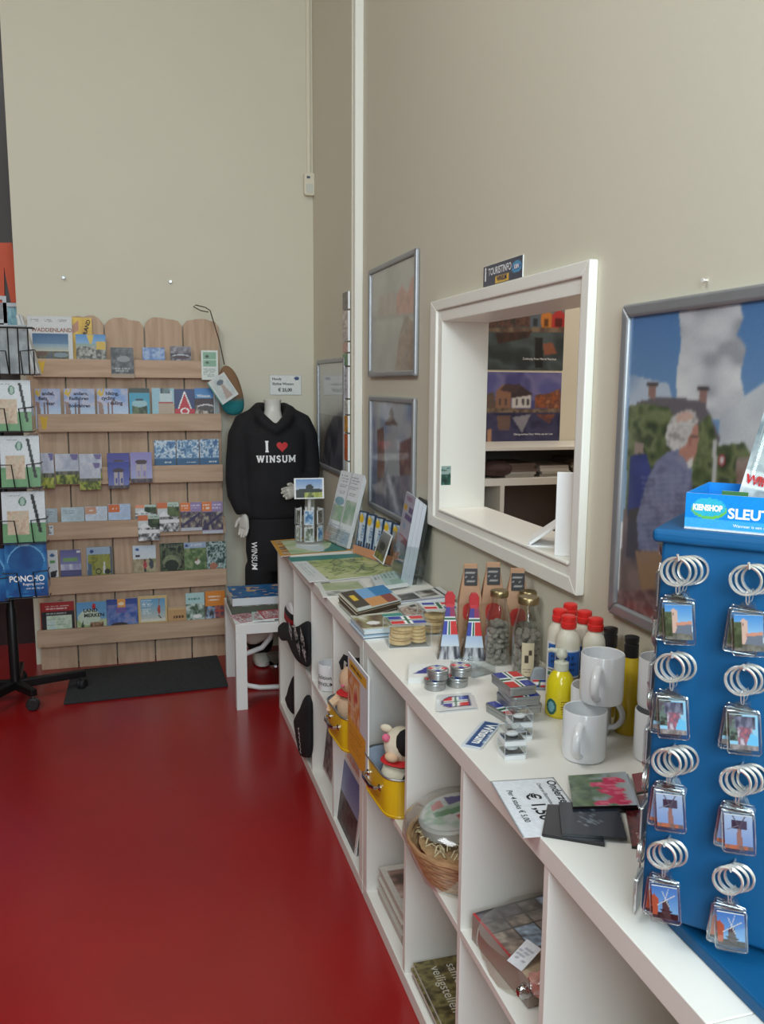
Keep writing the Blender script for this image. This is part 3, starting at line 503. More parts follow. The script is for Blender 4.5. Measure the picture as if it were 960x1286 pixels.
def loft(secs, n=28):      # secs: (cx, cy, z, rx, ry)
    v = []; f = []
    for cx, cy, z, rx, ry in secs:
        for k in range(n):
            a = 2*PI*k/n; c, s = math.cos(a), math.sin(a); e = .8
            v.append((cx+rx*math.copysign(abs(c)**e, c), cy+ry*math.copysign(abs(s)**e, s), z))
    for i in range(len(secs)-1):
        for k in range(n): f.append((i*n+k, i*n+(k+1) % n, (i+1)*n+(k+1) % n, (i+1)*n+k))
    f.append(tuple(reversed(range(n)))); f.append(tuple(range((len(secs)-1)*n, len(secs)*n))); return v, f
BLACKF = mat('black_jersey', rgb(22, 21, 25), .85, var=.25, vscale=14, bump=.5, bscale=26); MANN = mat('white_mannequin_shell', rgb(214, 210, 202), .35, var=.02)
mn = thing('mannequin', 'headless white mannequin wearing a black hoodie and black trousers in the corner', 'mannequin', T(.675, 4.34, 0))
tv = loft([(0, 0, .775, .150, .105), (0, 0, .80, .160, .112), (0, -.005, .90, .163, .118), (0, -.005, 1.0, .158, .112), (0, -.005, 1.12, .165, .112), (0, 0, 1.22, .172, .103), (0, .025, 1.265, .155, .078), (0, .04, 1.305, .105, .045)])
hb = MB().add(*tv)
hb.tube([(-.10, .01, 1.285), (-.145, .005, 1.262), (-.172, 0, 1.20), (-.184, .0, 1.08), (-.19, -.005, .98), (-.186, -.02, .90), (-.17, -.035, .835), (-.165, -.04, .80)], [.052, .058, .06, .06, .06, .057, .046, .034], 14)
hb.tube([(.10, .01, 1.285), (.145, .005, 1.262), (.172, 0, 1.20), (.184, .01, 1.10), (.188, .01, 1.0), (.165, -.05, .945), (.125, -.11, .93), (.10, -.145, .93)], [.052, .058, .06, .06, .06, .056, .046, .036], 14)
hb.tube([(0, .085, 1.335), (-.065, .06, 1.34), (-.09, .005, 1.325), (-.07, -.055, 1.29), (-.03, -.088, 1.25), (0, -.098, 1.232), (.03, -.088, 1.25), (.07, -.055, 1.29), (.09, .005, 1.325), (.065, .06, 1.34)], .03, 10, True)
hb.ball((0, .085, 1.27), .09, .05, .08)
hood = remesh(hb.obj('hoodie', BLACKF, mn), .010, 4)
nk = MB().add(*loft([(0, 0, 1.17, .10, .075), (0, -.004, 1.235, .09, .078), (0, 0, 1.27, .066, .064), (0, .004, 1.30, .047, .046), (0, .005, 1.33, .041, .039), (0, .005, 1.36, .041, .038), (0, .005, 1.38, .045, .041), (0, .005, 1.386, .036, .033)], 28)).obj('neck', MANN, mn, smooth=True)
tr = MB().add(*loft([(0, 0, .50, .135, .1), (0, 0, .60, .15, .108), (0, 0, .79, .142, .102)]))
for s in (-1, 1): tr.add(*loft([(s*.085, 0, .055, .055, .06), (s*.085, 0, .1, .07, .078), (s*.082, 0, .3, .075, .085), (s*.075, 0, .52, .08, .095)]))
trousers = remesh(tr.obj('trousers', BLACKF, mn), .012, 4)
def hand(M):
    b = MB().add(*loft([(0, 0, .02, .016, .014), (0, 0, 0, .018, .014), (0, 0, -.03, .030, .013), (0, 0, -.07, .033, .012)], 14))
    for i, (x, l) in enumerate(((-.025, .052), (-.009, .062), (.008, .058), (.023, .046))): b.tube([(x, 0, -.062), (x*1.05, -.004, -.062-l*.5), (x*1.05, -.014, -.062-l)], [.0085, .008, .006], 8)
    b.tube([(-.02, -.004, -.02), (-.038, -.014, -.045), (-.04, -.022, -.072)], [.011, .009, .007], 8)
    return remesh(b.obj('hand', MANN, mn, M), .0035, 2)
hand(Matrix.Translation((-.160, -.045, .80)) @ Matrix.Rotation(.12, 4, 'X') @ Matrix.Rotation(-.9, 4, 'Z'))
hand(axes((.098, -.150, .932), (.3, -.2, -.9), (.62, .5, .25)))
for s in (-1, 1): MB().add(*loft([(s*.085, -.03, 0.0095, .04, .10), (s*.085, -.03, .03, .042, .10), (s*.085, -.005, .06, .035, .06), (s*.085, 0, .09, .032, .035)], 18)).obj('foot', MANN, mn, smooth=True)
MB().lathe([(.115, 0), (.115, .006), (.11, .009)], 36).obj('base_plate', CHROME, mn, smooth=True)
# slab letters of the print
def stroke(mb, pts, w_):
    for (xa, za), (xb, zb) in zip(pts, pts[1:]):
        d = Vector((xb-xa, zb-za)); L = d.length; d /= L; n = Vector((-d.y, d.x))*w_/2; e = d*w_*.22
        q = [(xa-e.x+n.x, za-e.y+n.y), (xa-e.x-n.x, za-e.y-n.y), (xb+e.x-n.x, zb+e.y-n.y), (xb+e.x+n.x, zb+e.y+n.y)]; mb.add([(x, 0, z) for x, z in q], [(0, 1, 2, 3)])
GL = {'I': (.5, [[(.25, 0), (.25, 1)]], [(.25, 0), (.25, 1)]), 'W': (1.3, [[(.15, 1), (.4, 0), (.65, .9), (.9, 0), (1.15, 1)]], [(.15, 1), (.65, 1), (1.15, 1)]), 'N': (1.0, [[(.2, 0), (.2, 1), (.8, 0), (.8, 1)]], [(.2, 0), (.15, 1), (.85, 1)]),
      'S': (.8, [[(.65, .85), (.4, 1), (.15, .85), (.2, .6), (.6, .4), (.65, .15), (.4, 0), (.13, .15)]], []), 'U': (1.0, [[(.2, 1), (.2, .25), (.35, 0), (.65, 0), (.8, .25), (.8, 1)]], [(.2, 1), (.8, 1)]), 'M': (1.25, [[(.2, 0), (.2, 1), (.62, .2), (1.05, 1), (1.05, 0)]], [(.2, 0), (1.05, 0), (.15, 1), (1.1, 1)])}
def slabtext(s, h_, x, z, y, parent, m, gap=.12):
    tot = sum(GL[c][0]+gap for c in s)*h_; xx = x-tot/2
    for c in s:
        wd, st, se = GL[c]; b = MB()
        for q in st: stroke(b, [(a*h_, e*h_) for a, e in q], .24*h_)
        for a, e in se: stroke(b, [((a-.14)*h_, e*h_), ((a+.14)*h_, e*h_)], .14*h_)
        M = Matrix.Translation((xx, y(xx+wd*h_/2), z)); o = b.obj('letter', m, parent, M); sw = o.modifiers.new('wrap', 'SHRINKWRAP'); sw.target = hood; sw.wrap_method = 'PROJECT'; sw.use_project_y = True; sw.use_positive_direction = True; sw.use_negative_direction = True; sw.offset = .002; sw.project_limit = .1; xx += (wd+gap)*h_
FY = lambda x: -.135
slabtext('WINSUM', .031, .0, 1.072, FY, hood, WINK); slabtext('I', .050, -.046, 1.125, FY, hood, WINK)
hp = []
for k in range(28):
    a = 2*PI*k/28; hp.append((.0018*16*math.sin(a)**3, .0018*(13*math.cos(a)-5*math.cos(2*a)-2*math.cos(3*a)-math.cos(4*a))))
b = MB(); b.add([(.028, -.135, 1.150)]+[(.028+x, -.135, 1.150+z) for x, z in hp], [(0, 1+k, 1+(k+1) % 28) for k in range(28)]); o = b.obj('heart_print', REDINK, hood)
sw = o.modifiers.new('wrap', 'SHRINKWRAP'); sw.target = hood; sw.wrap_method = 'PROJECT'; sw.use_project_y = True; sw.use_positive_direction = True; sw.use_negative_direction = True; sw.offset = .002
tt = text(trousers, 'WINSUM', .036, WINK, -.128, .66, -.14, rot=-PI/2, bold=.02); sw = tt.modifiers.new('wrap', 'SHRINKWRAP'); sw.target = trousers; sw.wrap_method = 'PROJECT'; sw.use_project_y = True; sw.use_positive_direction = True; sw.use_negative_direction = True; sw.offset = .003
# price card on the back wall
def wallcard(name, x0, y0, x1, y1, pf, d=.001, th=.002, **kw):
    a = at(x0, y1, 'Y', YB-d); b = at(x1, y0, 'Y', YB-d); return card(name, b.x-a.x, b.z-a.z, th, pf, Matrix.Translation(((a.x+b.x)/2, YB-d-th, a.z)), **kw), b.x-a.x, b.z-a.z
pc, pw, ph = wallcard('price_card', 339, 471, 378.5, 496, lambda cv: cv.fill(rgb(150, 156, 160)).rect(.02, .03, .98, .97, rgb(226, 226, 224)).ell(.85, .83, .085, .085, rgb(32, 60, 110)), label='white price card reading Hoody Skyline Winsum 25 euro above the hoodie', cat='price card')
text(pc, 'Hoody', .018, INK, -pw*.42, ph*.74, bold=.02); text(pc, 'Skyline Winsum', .018, INK, -pw*.42, ph*.50, bold=.02); text(pc, '€ 25,00', .024, INK, -pw*.24, ph*.18, bold=.03)
for px, py, lb in ((80, 349, 'small metal screw in the back wall above the first plank'), (214, 354, 'small metal screw in the back wall above the fourth plank')):
    p = at(px, py, 'Y', YB); MB().lathe([(.009, 0), (.009, .004), (.006, .012), (.007, .016)], 12).obj('wall_screw', TIN, None, axes(p, (1, 0, 0), (0, -1, 0)), smooth=True, label=lb, cat='screw', group='screws in the back wall')
# motion sensor and its cable duct in the corner
p = at(387.5, 247, 'Y', YB); SENS = mat('ivory_plastic', rgb(222, 214, 192), .4, var=.02)
e = thing('motion_sensor', 'ivory alarm motion sensor high in the room corner', 'sensor', T(p.x, YB-.0005, p.z))
MB().prism(rrect(.056, .115, .012, 3, 0, .0575), -.034, 0).obj('housing', SENS, e, bevel=.004); MB().prism(rrect(.036, .045, .006, 3, 0, .035), -.037, -.034).obj('lens', mat('milky_lens', rgb(206, 206, 196), .25, var=.03), e); MB().prism(rrect(.018, .012, .003, 2, -.006, .09), -.036, -.034).obj('logo_plate', mat('dark_badge', rgb(86, 90, 110), .4, var=.05), e)
box('cable_duct', p.x-.009, YB-.012, p.z+.117, p.x+.009, YB-.0002, 4.49, SENS, None, .002, label='ivory vertical cable duct above the motion sensor', cat='cable duct')
# things in the dark passage left of the wall
b = [at(x, y, 'Y', 4.965) for x, y in ((-14, 305), (15, 305), (25, 380), (14, 380), (5, 335), (6, 380), (-16, 380))]
MB().prism([(q.x, q.z) for q in b], -.02, 0).obj('orange_letter', mat('orange_sign', rgb(214, 78, 30), .5, var=.04), None, T(0, 4.978, 0), label='big orange sign letter on the dark passage wall', cat='sign')
def hallpic(x0, y0, x1, y1, Y, pf, lb):
    a = at(x0, y1, 'Y', Y); b = at(x1, y0, 'Y', Y); w_, h_ = b.x-a.x, b.z-a.z; e = thing('picture_frame', lb, 'picture', T((a.x+b.x)/2, Y, a.z))
    for q in ((-w_/2, 0, w_/2, .02), (-w_/2, h_-.02, w_/2, h_), (-w_/2, .02, -w_/2+.02, h_-.02), (w_/2-.02, .02, w_/2, h_-.02)): box('frame_bar', q[0], -.012, q[1], q[2], .008, q[3], ALU, e)
    card('print', w_-.03, h_-.03, .004, pf, Matrix.Translation((0, 0, .015)), e, GLASSED)
hallpic(9, 381, 30, 470, 4.96, lambda cv: cv.mr(0, 0, 1, 1, [rgb(90, 150, 170), rgb(130, 190, 206), rgb(160, 206, 216)], 5, 8, 4), 'pale turquoise picture on the passage wall behind the spinner')
hallpic(-40, 372, 8, 405, 4.96, lambda cv: cv.fill(rgb(150, 156, 160)).mr(0, 0, 1, 1, [rgb(120, 126, 132), rgb(170, 174, 178)], 3, 3, 2), 'grey framed picture at the left edge above the spinner')
for o in COL.objects:
    if o.name == 'picture_frame.001': pass
# framed print on the far side wall with glass
def wallframe(lb, Y0_, Y1_, z0, z1, X, pf, q=None, fw=.022, res=.006):       # on a wall facing -X; Y1_ is the far (left in view) end
    w_, h_ = Y1_-Y0_, z1-z0; e = thing('picture_frame', lb, 'picture', axes((X-.0005, (Y0_+Y1_)/2, z0), (0, -1, 0), (0, 0, 1)))
    bars = [[(-w_/2, 0), (w_/2, 0), (w_/2-fw, fw), (-w_/2+fw, fw)], [(-w_/2, h_), (-w_/2+fw, h_-fw), (w_/2-fw, h_-fw), (w_/2, h_)], [(-w_/2, 0), (-w_/2+fw, fw), (-w_/2+fw, h_-fw), (-w_/2, h_)], [(w_/2, 0), (w_/2, h_), (w_/2-fw, h_-fw), (w_/2-fw, fw)]]
    for bq in bars: MB().prism(bq, -.018, 0).obj('frame_bar', ALU, e, bevel=.006, seg=3)
    card('print', w_-2*fw+.004, h_-2*fw+.004, .003, pf, Matrix.Translation((0, -.009, fw-.002)), e, GLASSED, res, q)
    return e
def ppx(Y0_, Y1_, z0, z1, X, fw=.022):     # pixel -> uv on such a print, for laying out what the photograph shows
    def q(px, py): p = at(px, py, 'X', X-.0095); return ((Y1_-fw+.002-p.y)/(Y1_-Y0_-2*fw+.004), (p.z-z0-fw+.002)/(z1-z0-2*fw+.004))
    return q
def darkprint(cv): cv.grad(rgb(120, 124, 130), rgb(176, 178, 180)).mr(0, 0, 1, .5, [rgb(66, 66, 76), rgb(110, 110, 118), rgb(84, 84, 96)], 5, 4, 3)
wallframe('silver framed grey print on the far side wall beside the hoodie', 3.82, 4.43, 1.03, 1.585, .94, darkprint)
# leaflets hanging in a strip at the end of the far side wall
zz = [(365, 388, rgb(120, 116, 110)), (389, 428, rgb(206, 196, 190)), (429, 442, rgb(214, 170, 160)), (443, 459, rgb(110, 150, 110)), (460, 500, rgb(196, 196, 206)), (501, 520, rgb(206, 206, 200)), (521, 543, rgb(206, 150, 60)), (544, 578, rgb(200, 100, 40)), (579, 632, rgb(206, 206, 200))]
nmz = ['grey', 'pinkish white', 'pale red', 'green', 'lilac white', 'cream', 'amber', 'orange', 'plain white']
for i, (ya, yb, c) in enumerate(zz):
    a = at(438, yb, 'Y', 3.77); b = at(438, ya, 'Y', 3.77); zA, zB = a.z, b.z
    card('leaflet', .10, zB-zA-.004, .010, lambda cv, c=c, i=i: cv.fill(c).mr(0, 0, 1, 1, [tuple(x*.85 for x in c), c, tuple(min(1, x*1.1) for x in c)], 4, 5, i).rows(.1, .2, .9, .8, 4, (.3, .3, .3), .3, i, .4), axes((.9395-.0135, 3.80, zA), (0, -1, 0), (0, 0, 1)), label=nmz[i]+' leaflet in the vertical strip beside the white post', cat='leaflet', group='leaflets in the strip by the post')
# ---------------------------------------------------------------- sock with a card hanging at the rack
p = lambda x, y, Y=4.40: at(x, y, 'Y', Y)
o = [p(x, y) for x, y in ((276, 462), (285, 456), (296, 466), (303, 483), (307, 500), (308, 514), (302, 522), (289, 523), (279, 516), (276, 500), (275, 480))]
def sockmat():
    m = mat('brown_teal_knit', rgb(130, 100, 76), .9, bump=.6, bscale=90); nt = m.node_tree; P = nt.nodes['Principled BSDF']; tc = nt.nodes.new('ShaderNodeTexCoord'); sp = nt.nodes.new('ShaderNodeSeparateXYZ'); nt.links.new(tc.outputs['Object'], sp.inputs[0])
    n = nt.nodes.new('ShaderNodeTexNoise'); n.inputs['Scale'].default_value = 30; ad = nt.nodes.new('ShaderNodeMath'); ad.operation = 'MULTIPLY_ADD'; ad.inputs[1].default_value = .05; nt.links.new(n.outputs['Fac'], ad.inputs[0]); nt.links.new(sp.outputs[2], ad.inputs[2])
    r = nt.nodes.new('ShaderNodeMapRange'); r.inputs[1].default_value = .10; r.inputs[2].default_value = .125; nt.links.new(ad.outputs[0], r.inputs[0]); mx = nt.nodes.new('ShaderNodeMix'); mx.data_type = 'RGBA'; mx.inputs[6].default_value = l4(rgb(28, 118, 124)); mx.inputs[7].default_value = l4(rgb(134, 102, 76)); nt.links.new(r.outputs[0], mx.inputs[0]); nt.links.new(mx.outputs[2], P.inputs['Base Color']); return m
zmin = min(q.z for q in o); cx = sum(q.x for q in o)/len(o)
sk = thing('hanging_sock', 'brown knitted sock with a teal toe hanging on a cord at the rack', 'sock', T(cx, 4.41, zmin))
smoothen(puffy([(q.x-cx, q.z-zmin) for q in o], .028).obj('sock_body', sockmat(), sk), 2)
c0 = [p(282, 458, 4.395), p(276, 430, 4.395), p(268, 403, 4.40), p(264, 390, 4.42), p(258, 386, 4.44), p(246, 383, 4.44), p(243, 385, 4.44), p(252, 390, 4.43), p(262, 392, 4.42)]
MB().tube([Vector(q)-Vector((cx, 4.41, zmin)) for q in c0], .0028, 6).obj('cord', mat('brown_cord', rgb(74, 58, 48), .8, var=.1), sk, smooth=True)
a, b_, c = p(279, 509, 4.36), p(300, 495, 4.36), p(262, 480, 4.36)
card('hang_card', (b_-a).length, (c-a).length, .003, lambda cv: cv.fill(rgb(206, 208, 206)).rect(0, 0, .07, 1, rgb(70, 140, 130)).mr(.12, .1, .94, .92, [rgb(180, 190, 190), rgb(206, 206, 200)], 4, 4, 3).poly([(.35, .1), (.75, .1), (.62, .7), (.5, .62)], rgb(170, 150, 140)).ell(.55, .75, .18, .1, rgb(90, 100, 110)), axes((a+b_)/2, b_-a, c-a), label='white picture card with a bird hanging askew over the knitted sock', cat='card')
# ---------------------------------------------------------------- black doormat
MATM = mat('black_coir', rgb(41, 42, 44), .95, var=.6, vscale=120, bump=1., bscale=300)
MB().slab([(-.365, 3.945), (.385, 3.985), (.375, 4.455), (-.36, 4.40)], .0003, .014).obj('doormat', MATM, bevel=.004, label='black rectangular doormat on the red floor before the plank rack', cat='doormat')
# ---------------------------------------------------------------- calendar spinner at the left edge
sp0 = at(19, 850, 'Y', 4.02); SX, SY_ = sp0.x, 4.02
spn = thing('display_spinner', 'black wire display spinner on a five-legged castor base at the left edge', 'display stand', T(SX, SY_, 0))
MB().lathe([(.022, .075), (.022, .45), (.017, .46), (.017, 1.74), (.012, 1.75)], 16).obj('pole', BLACKM, spn, smooth=True)
fc = C(42, 892, 0)-Vector((SX, SY_, 0)); a0 = math.atan2(fc.y, fc.x); LR = Vector((fc.x, fc.y)).length
for k in range(5):
    a = a0+2*PI*k/5; M = Matrix.Rotation(a, 4, 'Z'); L = .30 if k else LR
    lg = MB().add([(0, -.018, .075), (0, .018, .075), (0, .018, .115), (0, -.018, .115), (L+.015, -.015, .068), (L+.015, .015, .068), (L+.015, .015, .10), (L+.015, -.015, .10)], [(0, 3, 2, 1), (4, 5, 6, 7), (0, 1, 5, 4), (1, 2, 6, 5), (2, 3, 7, 6), (3, 0, 4, 7)]).obj('base_leg', BLACKM, spn, M, bevel=.004)
    cs = MB().lathe([(.004, .05), (.004, .07)], 8, L, 0).obj('castor_stem', CHROME, lg)
    wv = []; MB().lathe([(.012, -.016), (.024, -.016), (.029, -.011), (.029, -.003), (.024, -.001), (.024, .001), (.029, .003), (.029, .011), (.024, .016), (.012, .016)], 20).obj('castor_wheel', mat('black_rubber', rgb(30, 30, 32), .5, var=.1), lg, Matrix.Translation((L, 0, .0292)) @ Matrix.Rotation(.8, 4, 'Z') @ Matrix.Rotation(PI/2, 4, 'X'), smooth=True)
SYF = 3.90
def wires(x0, x1, zb, zm, zt, full=False):
    b = MB(); y = SYF-.012; w_ = x1-x0; yb = SYF+.05; r = .0028
    b.tube([(x0, yb, zm), (x0, y, zm), (x0+.30*w_, y, zm), (x0+.36*w_, y, zb), (x0+.36*w_, yb, zb-.002)], r, 6); b.tube([(x1, yb, zm+.006), (x1, y, zm+.006), (x1-.34*w_, y, zm), (x1-.30*w_, y, zb), (x1-.30*w_, yb, zb-.002)], r, 6)
    b.tube([(x0, yb, zb), (x0, y, zb), (x1, y, zb), (x1, yb, zb)], r, 6)
    if full:
        b.tube([(x0, yb, zt), (x0, y, zt), (x1, y, zt), (x1, yb, zt)], r*1.6, 6); b.tube([(x1, y, zm), (x1, y, zb)], r, 6)
        for k in range(4): x = x0+w_*(k+.5)/4; b.tube([(x, y, zt), (x, y, zb)], r, 6)
    b.v = [(x-SX, yy-SY_, z) for x, yy, z in b.v]; return b.obj('wire_pocket', BLACKM, spn, kind='stuff')
def calendar(cv): cv.fill(rgb(208, 214, 220)).rect(0, 0, 1, .38, rgb(110, 156, 116)).rect(.12, .15, .62, .62, rgb(196, 172, 150)).mr(.12, .15, .62, .62, [rgb(176, 150, 130), rgb(206, 186, 166), rgb(190, 180, 160)], 12, 12, 4, .8).poly([(.66, .95), (.74, .95), (.92, .18), (.84, .18)], rgb(36, 40, 44)).ell(.48, .8, .09, .09, rgb(70, 110, 96)).ell(.48, .8, .05, .08, rgb(160, 186, 176)).rect(0, .97, 1, 1, rgb(180, 184, 190)).rows(.1, .9, .5, .94, 1, rgb(140, 150, 150))
def poncho(cv): cv.mr(0, 0, 1, 1, [rgb(8, 66, 128), rgb(16, 88, 152), rgb(44, 118, 176)], 4, 5, 6).ell(.5, .62, .42, .3, rgb(12, 70, 130), .6); cv.put((np.abs(((cv.u-.5)/.45)**2+((cv.v-.55)/.36)**2-1) < .06) & (cv.v > .6), rgb(110, 176, 220)); cv.rows(.34, .9, .66, .95, 1, rgb(190, 214, 232)).rect(.06, .04, .94, .06, rgb(16, 70, 140))
tiers = [(-6, 477, 37, 541, calendar, 'notepad pack with a map and green foot in the upper spinner pocket'), (2, 547, 48, 611, calendar, 'notepad pack with a map and green foot in the middle spinner pocket'), (4, 617, 55, 680, calendar, 'notepad pack with a map and green foot just above the poncho packs'), (8, 678, 57, 748, poncho, 'blue plastic pack printed PONCHO in the bottom spinner pocket'), (-44, 690, 6, 755, poncho, 'blue poncho pack cut off by the left edge')]
for x0, y0, x1, y1, pf, lb in tiers:
    a = at((x0+x0)/2, y1, 'Y', SYF); b = at(x1, y0, 'Y', SYF); a2 = at(x1, y1, 'Y', SYF); w_ = b.x-a.x; h_ = b.z-a2.z; pon = pf is poncho
    o = card('poncho_pack' if pon else 'notepad_pack', w_, h_, .030, pf, axes(((a.x+b.x)/2, SYF, a2.z), (1, 0, 0), (-.02, .10, 1)), label=lb, cat='poncho' if pon else 'notepad', m=GLOSS, side=(.16, .36, .6) if pon else (.62, .65, .68))
    if pon and x0 > 0: text(o, 'PONCHO', .037, WINK, -w_*.42, h_*.27, -.001, bold=.02, sx=.9); text(o, 'Regenponcho', .016, WINK, -w_*.10, h_*.20, -.001); text(o, 'one size fits all', .012, WINK, -w_*.02, h_*.13, -.001)
    wires(a.x-.006, b.x+.006, a2.z-.004, a2.z+h_*.44, b.z)
for i, (x0, y0, x1, y1, pf, lb) in enumerate(tiers[:4]):
    a = at(x1, y1, 'Y', SYF); b = at(x1, y0, 'Y', SYF); h_ = b.z-a.z; pon = pf is poncho
    card('poncho_pack' if pon else 'notepad_pack', .17, h_, .03, pf, axes((a.x+.004, SYF+.135, a.z), (0, 1, 0), (-.08, 0, 1)), label=['upper', 'middle', 'lower', 'poncho'][i]+' pack turned sideways on the right face of the spinner', cat='poncho' if pon else 'notepad', m=GLOSS, side=(.16, .36, .6) if pon else (.62, .65, .68))
a = at(-6, 470, 'Y', SYF); b = at(41, 412, 'Y', SYF); wires(a.x, b.x, a.z, a.z+(b.z-a.z)*.5, b.z, True)
card('backing_card', b.x-a.x-.03, b.z-a.z+.01, .012, lambda cv: cv.mr(0, 0, 1, 1, [rgb(130, 134, 138), rgb(164, 168, 172)], 4, 5, 3), axes(((a.x+b.x)/2-.01, SYF+.01, a.z+.004), (1, 0, 0), (-.02, .10, 1)), label='plain grey backing card in the top spinner pocket', cat='card')
card('magazine', .022, .255, .10, lambda cv: cv.fill(rgb(190, 190, 190)).rect(.3, 0, .36, 1, rgb(120, 120, 120)).rect(.6, 0, .66, 1, rgb(130, 130, 130)), axes((b.x+.004, SYF+.02, a.z+.004), (1, 0, .25), (-.25, .08, 1)), label='grey magazines leaning edge-on in the top spinner pocket', cat='magazine')
# ---------------------------------------------------------------- white narrow table with games, white tubular chair behind
LK = mat('white_lacquer', rgb(232, 232, 230), .3, var=.01)
tb = thing('side_table', 'low white square side table behind the counter end', 'table', T(.392, 3.672, 0)); TW, TD, TH = .50, .50, .40
box('table_top', 0, 0, TH-.047, TW, TD, TH, LK, tb, .002)
for x, y in ((0, 0), (TW-.049, 0), (0, TD-.049), (TW-.049, TD-.049)): box('leg', x, y, 0, x+.049, y+.049, TH-.047, LK, tb, .0015)
def fish(cv): cv.fill(rgb(36, 104, 160)).mr(0, 0, 1, 1, [rgb(30, 90, 150), rgb(60, 130, 180)], 4, 4, 2).mott(vnoise(cv.u, cv.v, 14, 12, 5) > .72, [rgb(206, 206, 200), rgb(206, 130, 70)], 6, 6, 7)
def crowd(cv): cv.mr(0, 0, 1, 1, [rgb(46, 60, 46), rgb(150, 60, 50), rgb(120, 140, 120), rgb(206, 200, 196), rgb(60, 80, 70)], 14, 8, 11)
card('puzzle_box', .33, .24, .036, crowd, axes((.56, 3.84, TH+.001+.036), (1, 0, 0), (0, 1, 0)), side=(.3, .33, .28), label='dark crowd picture puzzle box under the blue box on the side table', cat='box')
card('puzzle_box', .33, .25, .036, fish, axes((.565, 3.85, TH+.0745), (1, 0, 0), (.0, 1, 0)), side=(.82, .84, .86), label='blue patterned box lying on top of the pile on the side table', cat='box')
for i, (x, y, an, c, lb) in enumerate(((.465, 3.69, .25, rgb(206, 150, 160), 'pink leaflet'), (.52, 3.685, -.1, rgb(190, 206, 200), 'pale green leaflet'), (.575, 3.69, .1, rgb(190, 70, 80), 'red and white leaflet'))):
    card('leaflet', .10, .15, .004, lambda cv, c=c, i=i: cv.fill(c).mr(.1, .1, .9, .9, [c, Wt, rgb(150, 60, 70), rgb(206, 206, 210)], 7, 7, i+4), axes((x, y, TH+.0045+.0045*i), (math.cos(an), math.sin(an), 0), (-math.sin(an), math.cos(an), 0)), label=lb+' lying at the front of the side table', cat='leaflet', group='leaflets on the side table')
ch = thing('tubular_chair', 'white cantilever chair with tubular legs tucked behind the side table', 'chair', T(.56, 3.98, 0))
MB().tube([(-.10, .0, .33), (-.10, .02, .28), (-.11, .0, .14), (-.11, -.03, .06), (-.09, -.055, .022), (-.03, -.075, .0125), (.08, -.09, .0125), (.18, -.09, .0125), (.19, -.06, .013), (.19, .0, .0125)], .0125, 10).obj('floor_tube', LK, ch, smooth=True)
MB().tube([(.03, -.08, .33), (.03, -.085, .30), (.02, -.085, .26), (-.02, -.085, .215), (-.09, -.08, .19), (-.11, -.04, .18)], .0125, 10).obj('support_tube', LK, ch, smooth=True)
MB().add(*loft([(-.05, .0, .22, .03, .04), (-.04, 0, .25, .08, .07), (-.02, 0, .30, .11, .085), (0, 0, .335, .125, .09), (0, 0, .342, .12, .085)], 24)).obj('seat_shell', mat('cream_seat', rgb(206, 198, 184), .45, var=.03), ch, smooth=True)
# ================================================================ on the right wall
F1 = (2.912, 3.552, 1.494, 1.94); F2 = (2.92, 3.54, .935, 1.415); F3 = (.66, 1.567, .981, 1.629)
def p1(cv):
    q = cv.q; cv.grad(rgb(120, 118, 116), rgb(176, 174, 170)).mr(0, 0, 1, 1, [rgb(130, 128, 126), rgb(176, 174, 170)], 4, 4, 6, .6)
    cv.mott(cv.inpoly([(498, 372), (505, 358), (512, 368), (518, 346), (524, 356), (526, 390), (498, 398)]), [rgb(176, 96, 84), rgb(196, 120, 104), rgb(150, 80, 76)], 14, 14, 3)
    cv.mott(cv.inpoly([(476, 372), (496, 366), (498, 398), (474, 402)]), [rgb(140, 120, 112), rgb(160, 140, 130)], 14, 10, 4).poly([(470, 403), (528, 397), (528, 392), (470, 398)], rgb(130, 128, 122))
    cv.mott(cv.inpoly([(508, 398), (512, 396), (524, 410), (526, 466), (496, 466), (502, 420)]), [rgb(110, 70, 56), rgb(150, 110, 90), rgb(90, 66, 60)], 12, 14, 8); cv.c = cv.c*.8+.2*np.array((.62, .61, .59))  # last step greys the print: glass haze mixed into its colour
def p2(cv):
    cv.grad(rgb(110, 120, 150), rgb(140, 156, 186)).mr(0, .35, 1, 1, [rgb(110, 122, 160), rgb(150, 164, 196), rgb(196, 200, 206)], 5, 4, 9)
    cv.mott(cv.inpoly([(474, 540), (482, 536), (484, 620), (474, 620)]), [rgb(120, 84, 76), rgb(150, 110, 96)], 12, 12, 2).mott(cv.inpoly([(502, 556), (520, 548), (520, 622), (502, 622)]), [rgb(130, 80, 70), rgb(110, 76, 80), rgb(150, 116, 100)], 14, 14, 5)
    cv.poly([(484, 545), (500, 540), (502, 600), (496, 625), (482, 625), (488, 580)], rgb(186, 190, 196)).poly([(482, 534), (492, 520), (500, 534)], rgb(120, 96, 90)).poly([(488, 522), (492, 510), (495, 522)], rgb(110, 100, 100))
    cv.mott(cv.inpoly([(472, 600), (520, 596), (520, 640), (472, 640)]), [rgb(110, 108, 130), rgb(150, 148, 166), rgb(90, 90, 110)], 9, 7, 7, .8); cv.c = cv.c*.85+.15*np.array((.6, .6, .62))  # pale wash of the reflecting glass is put into the colours
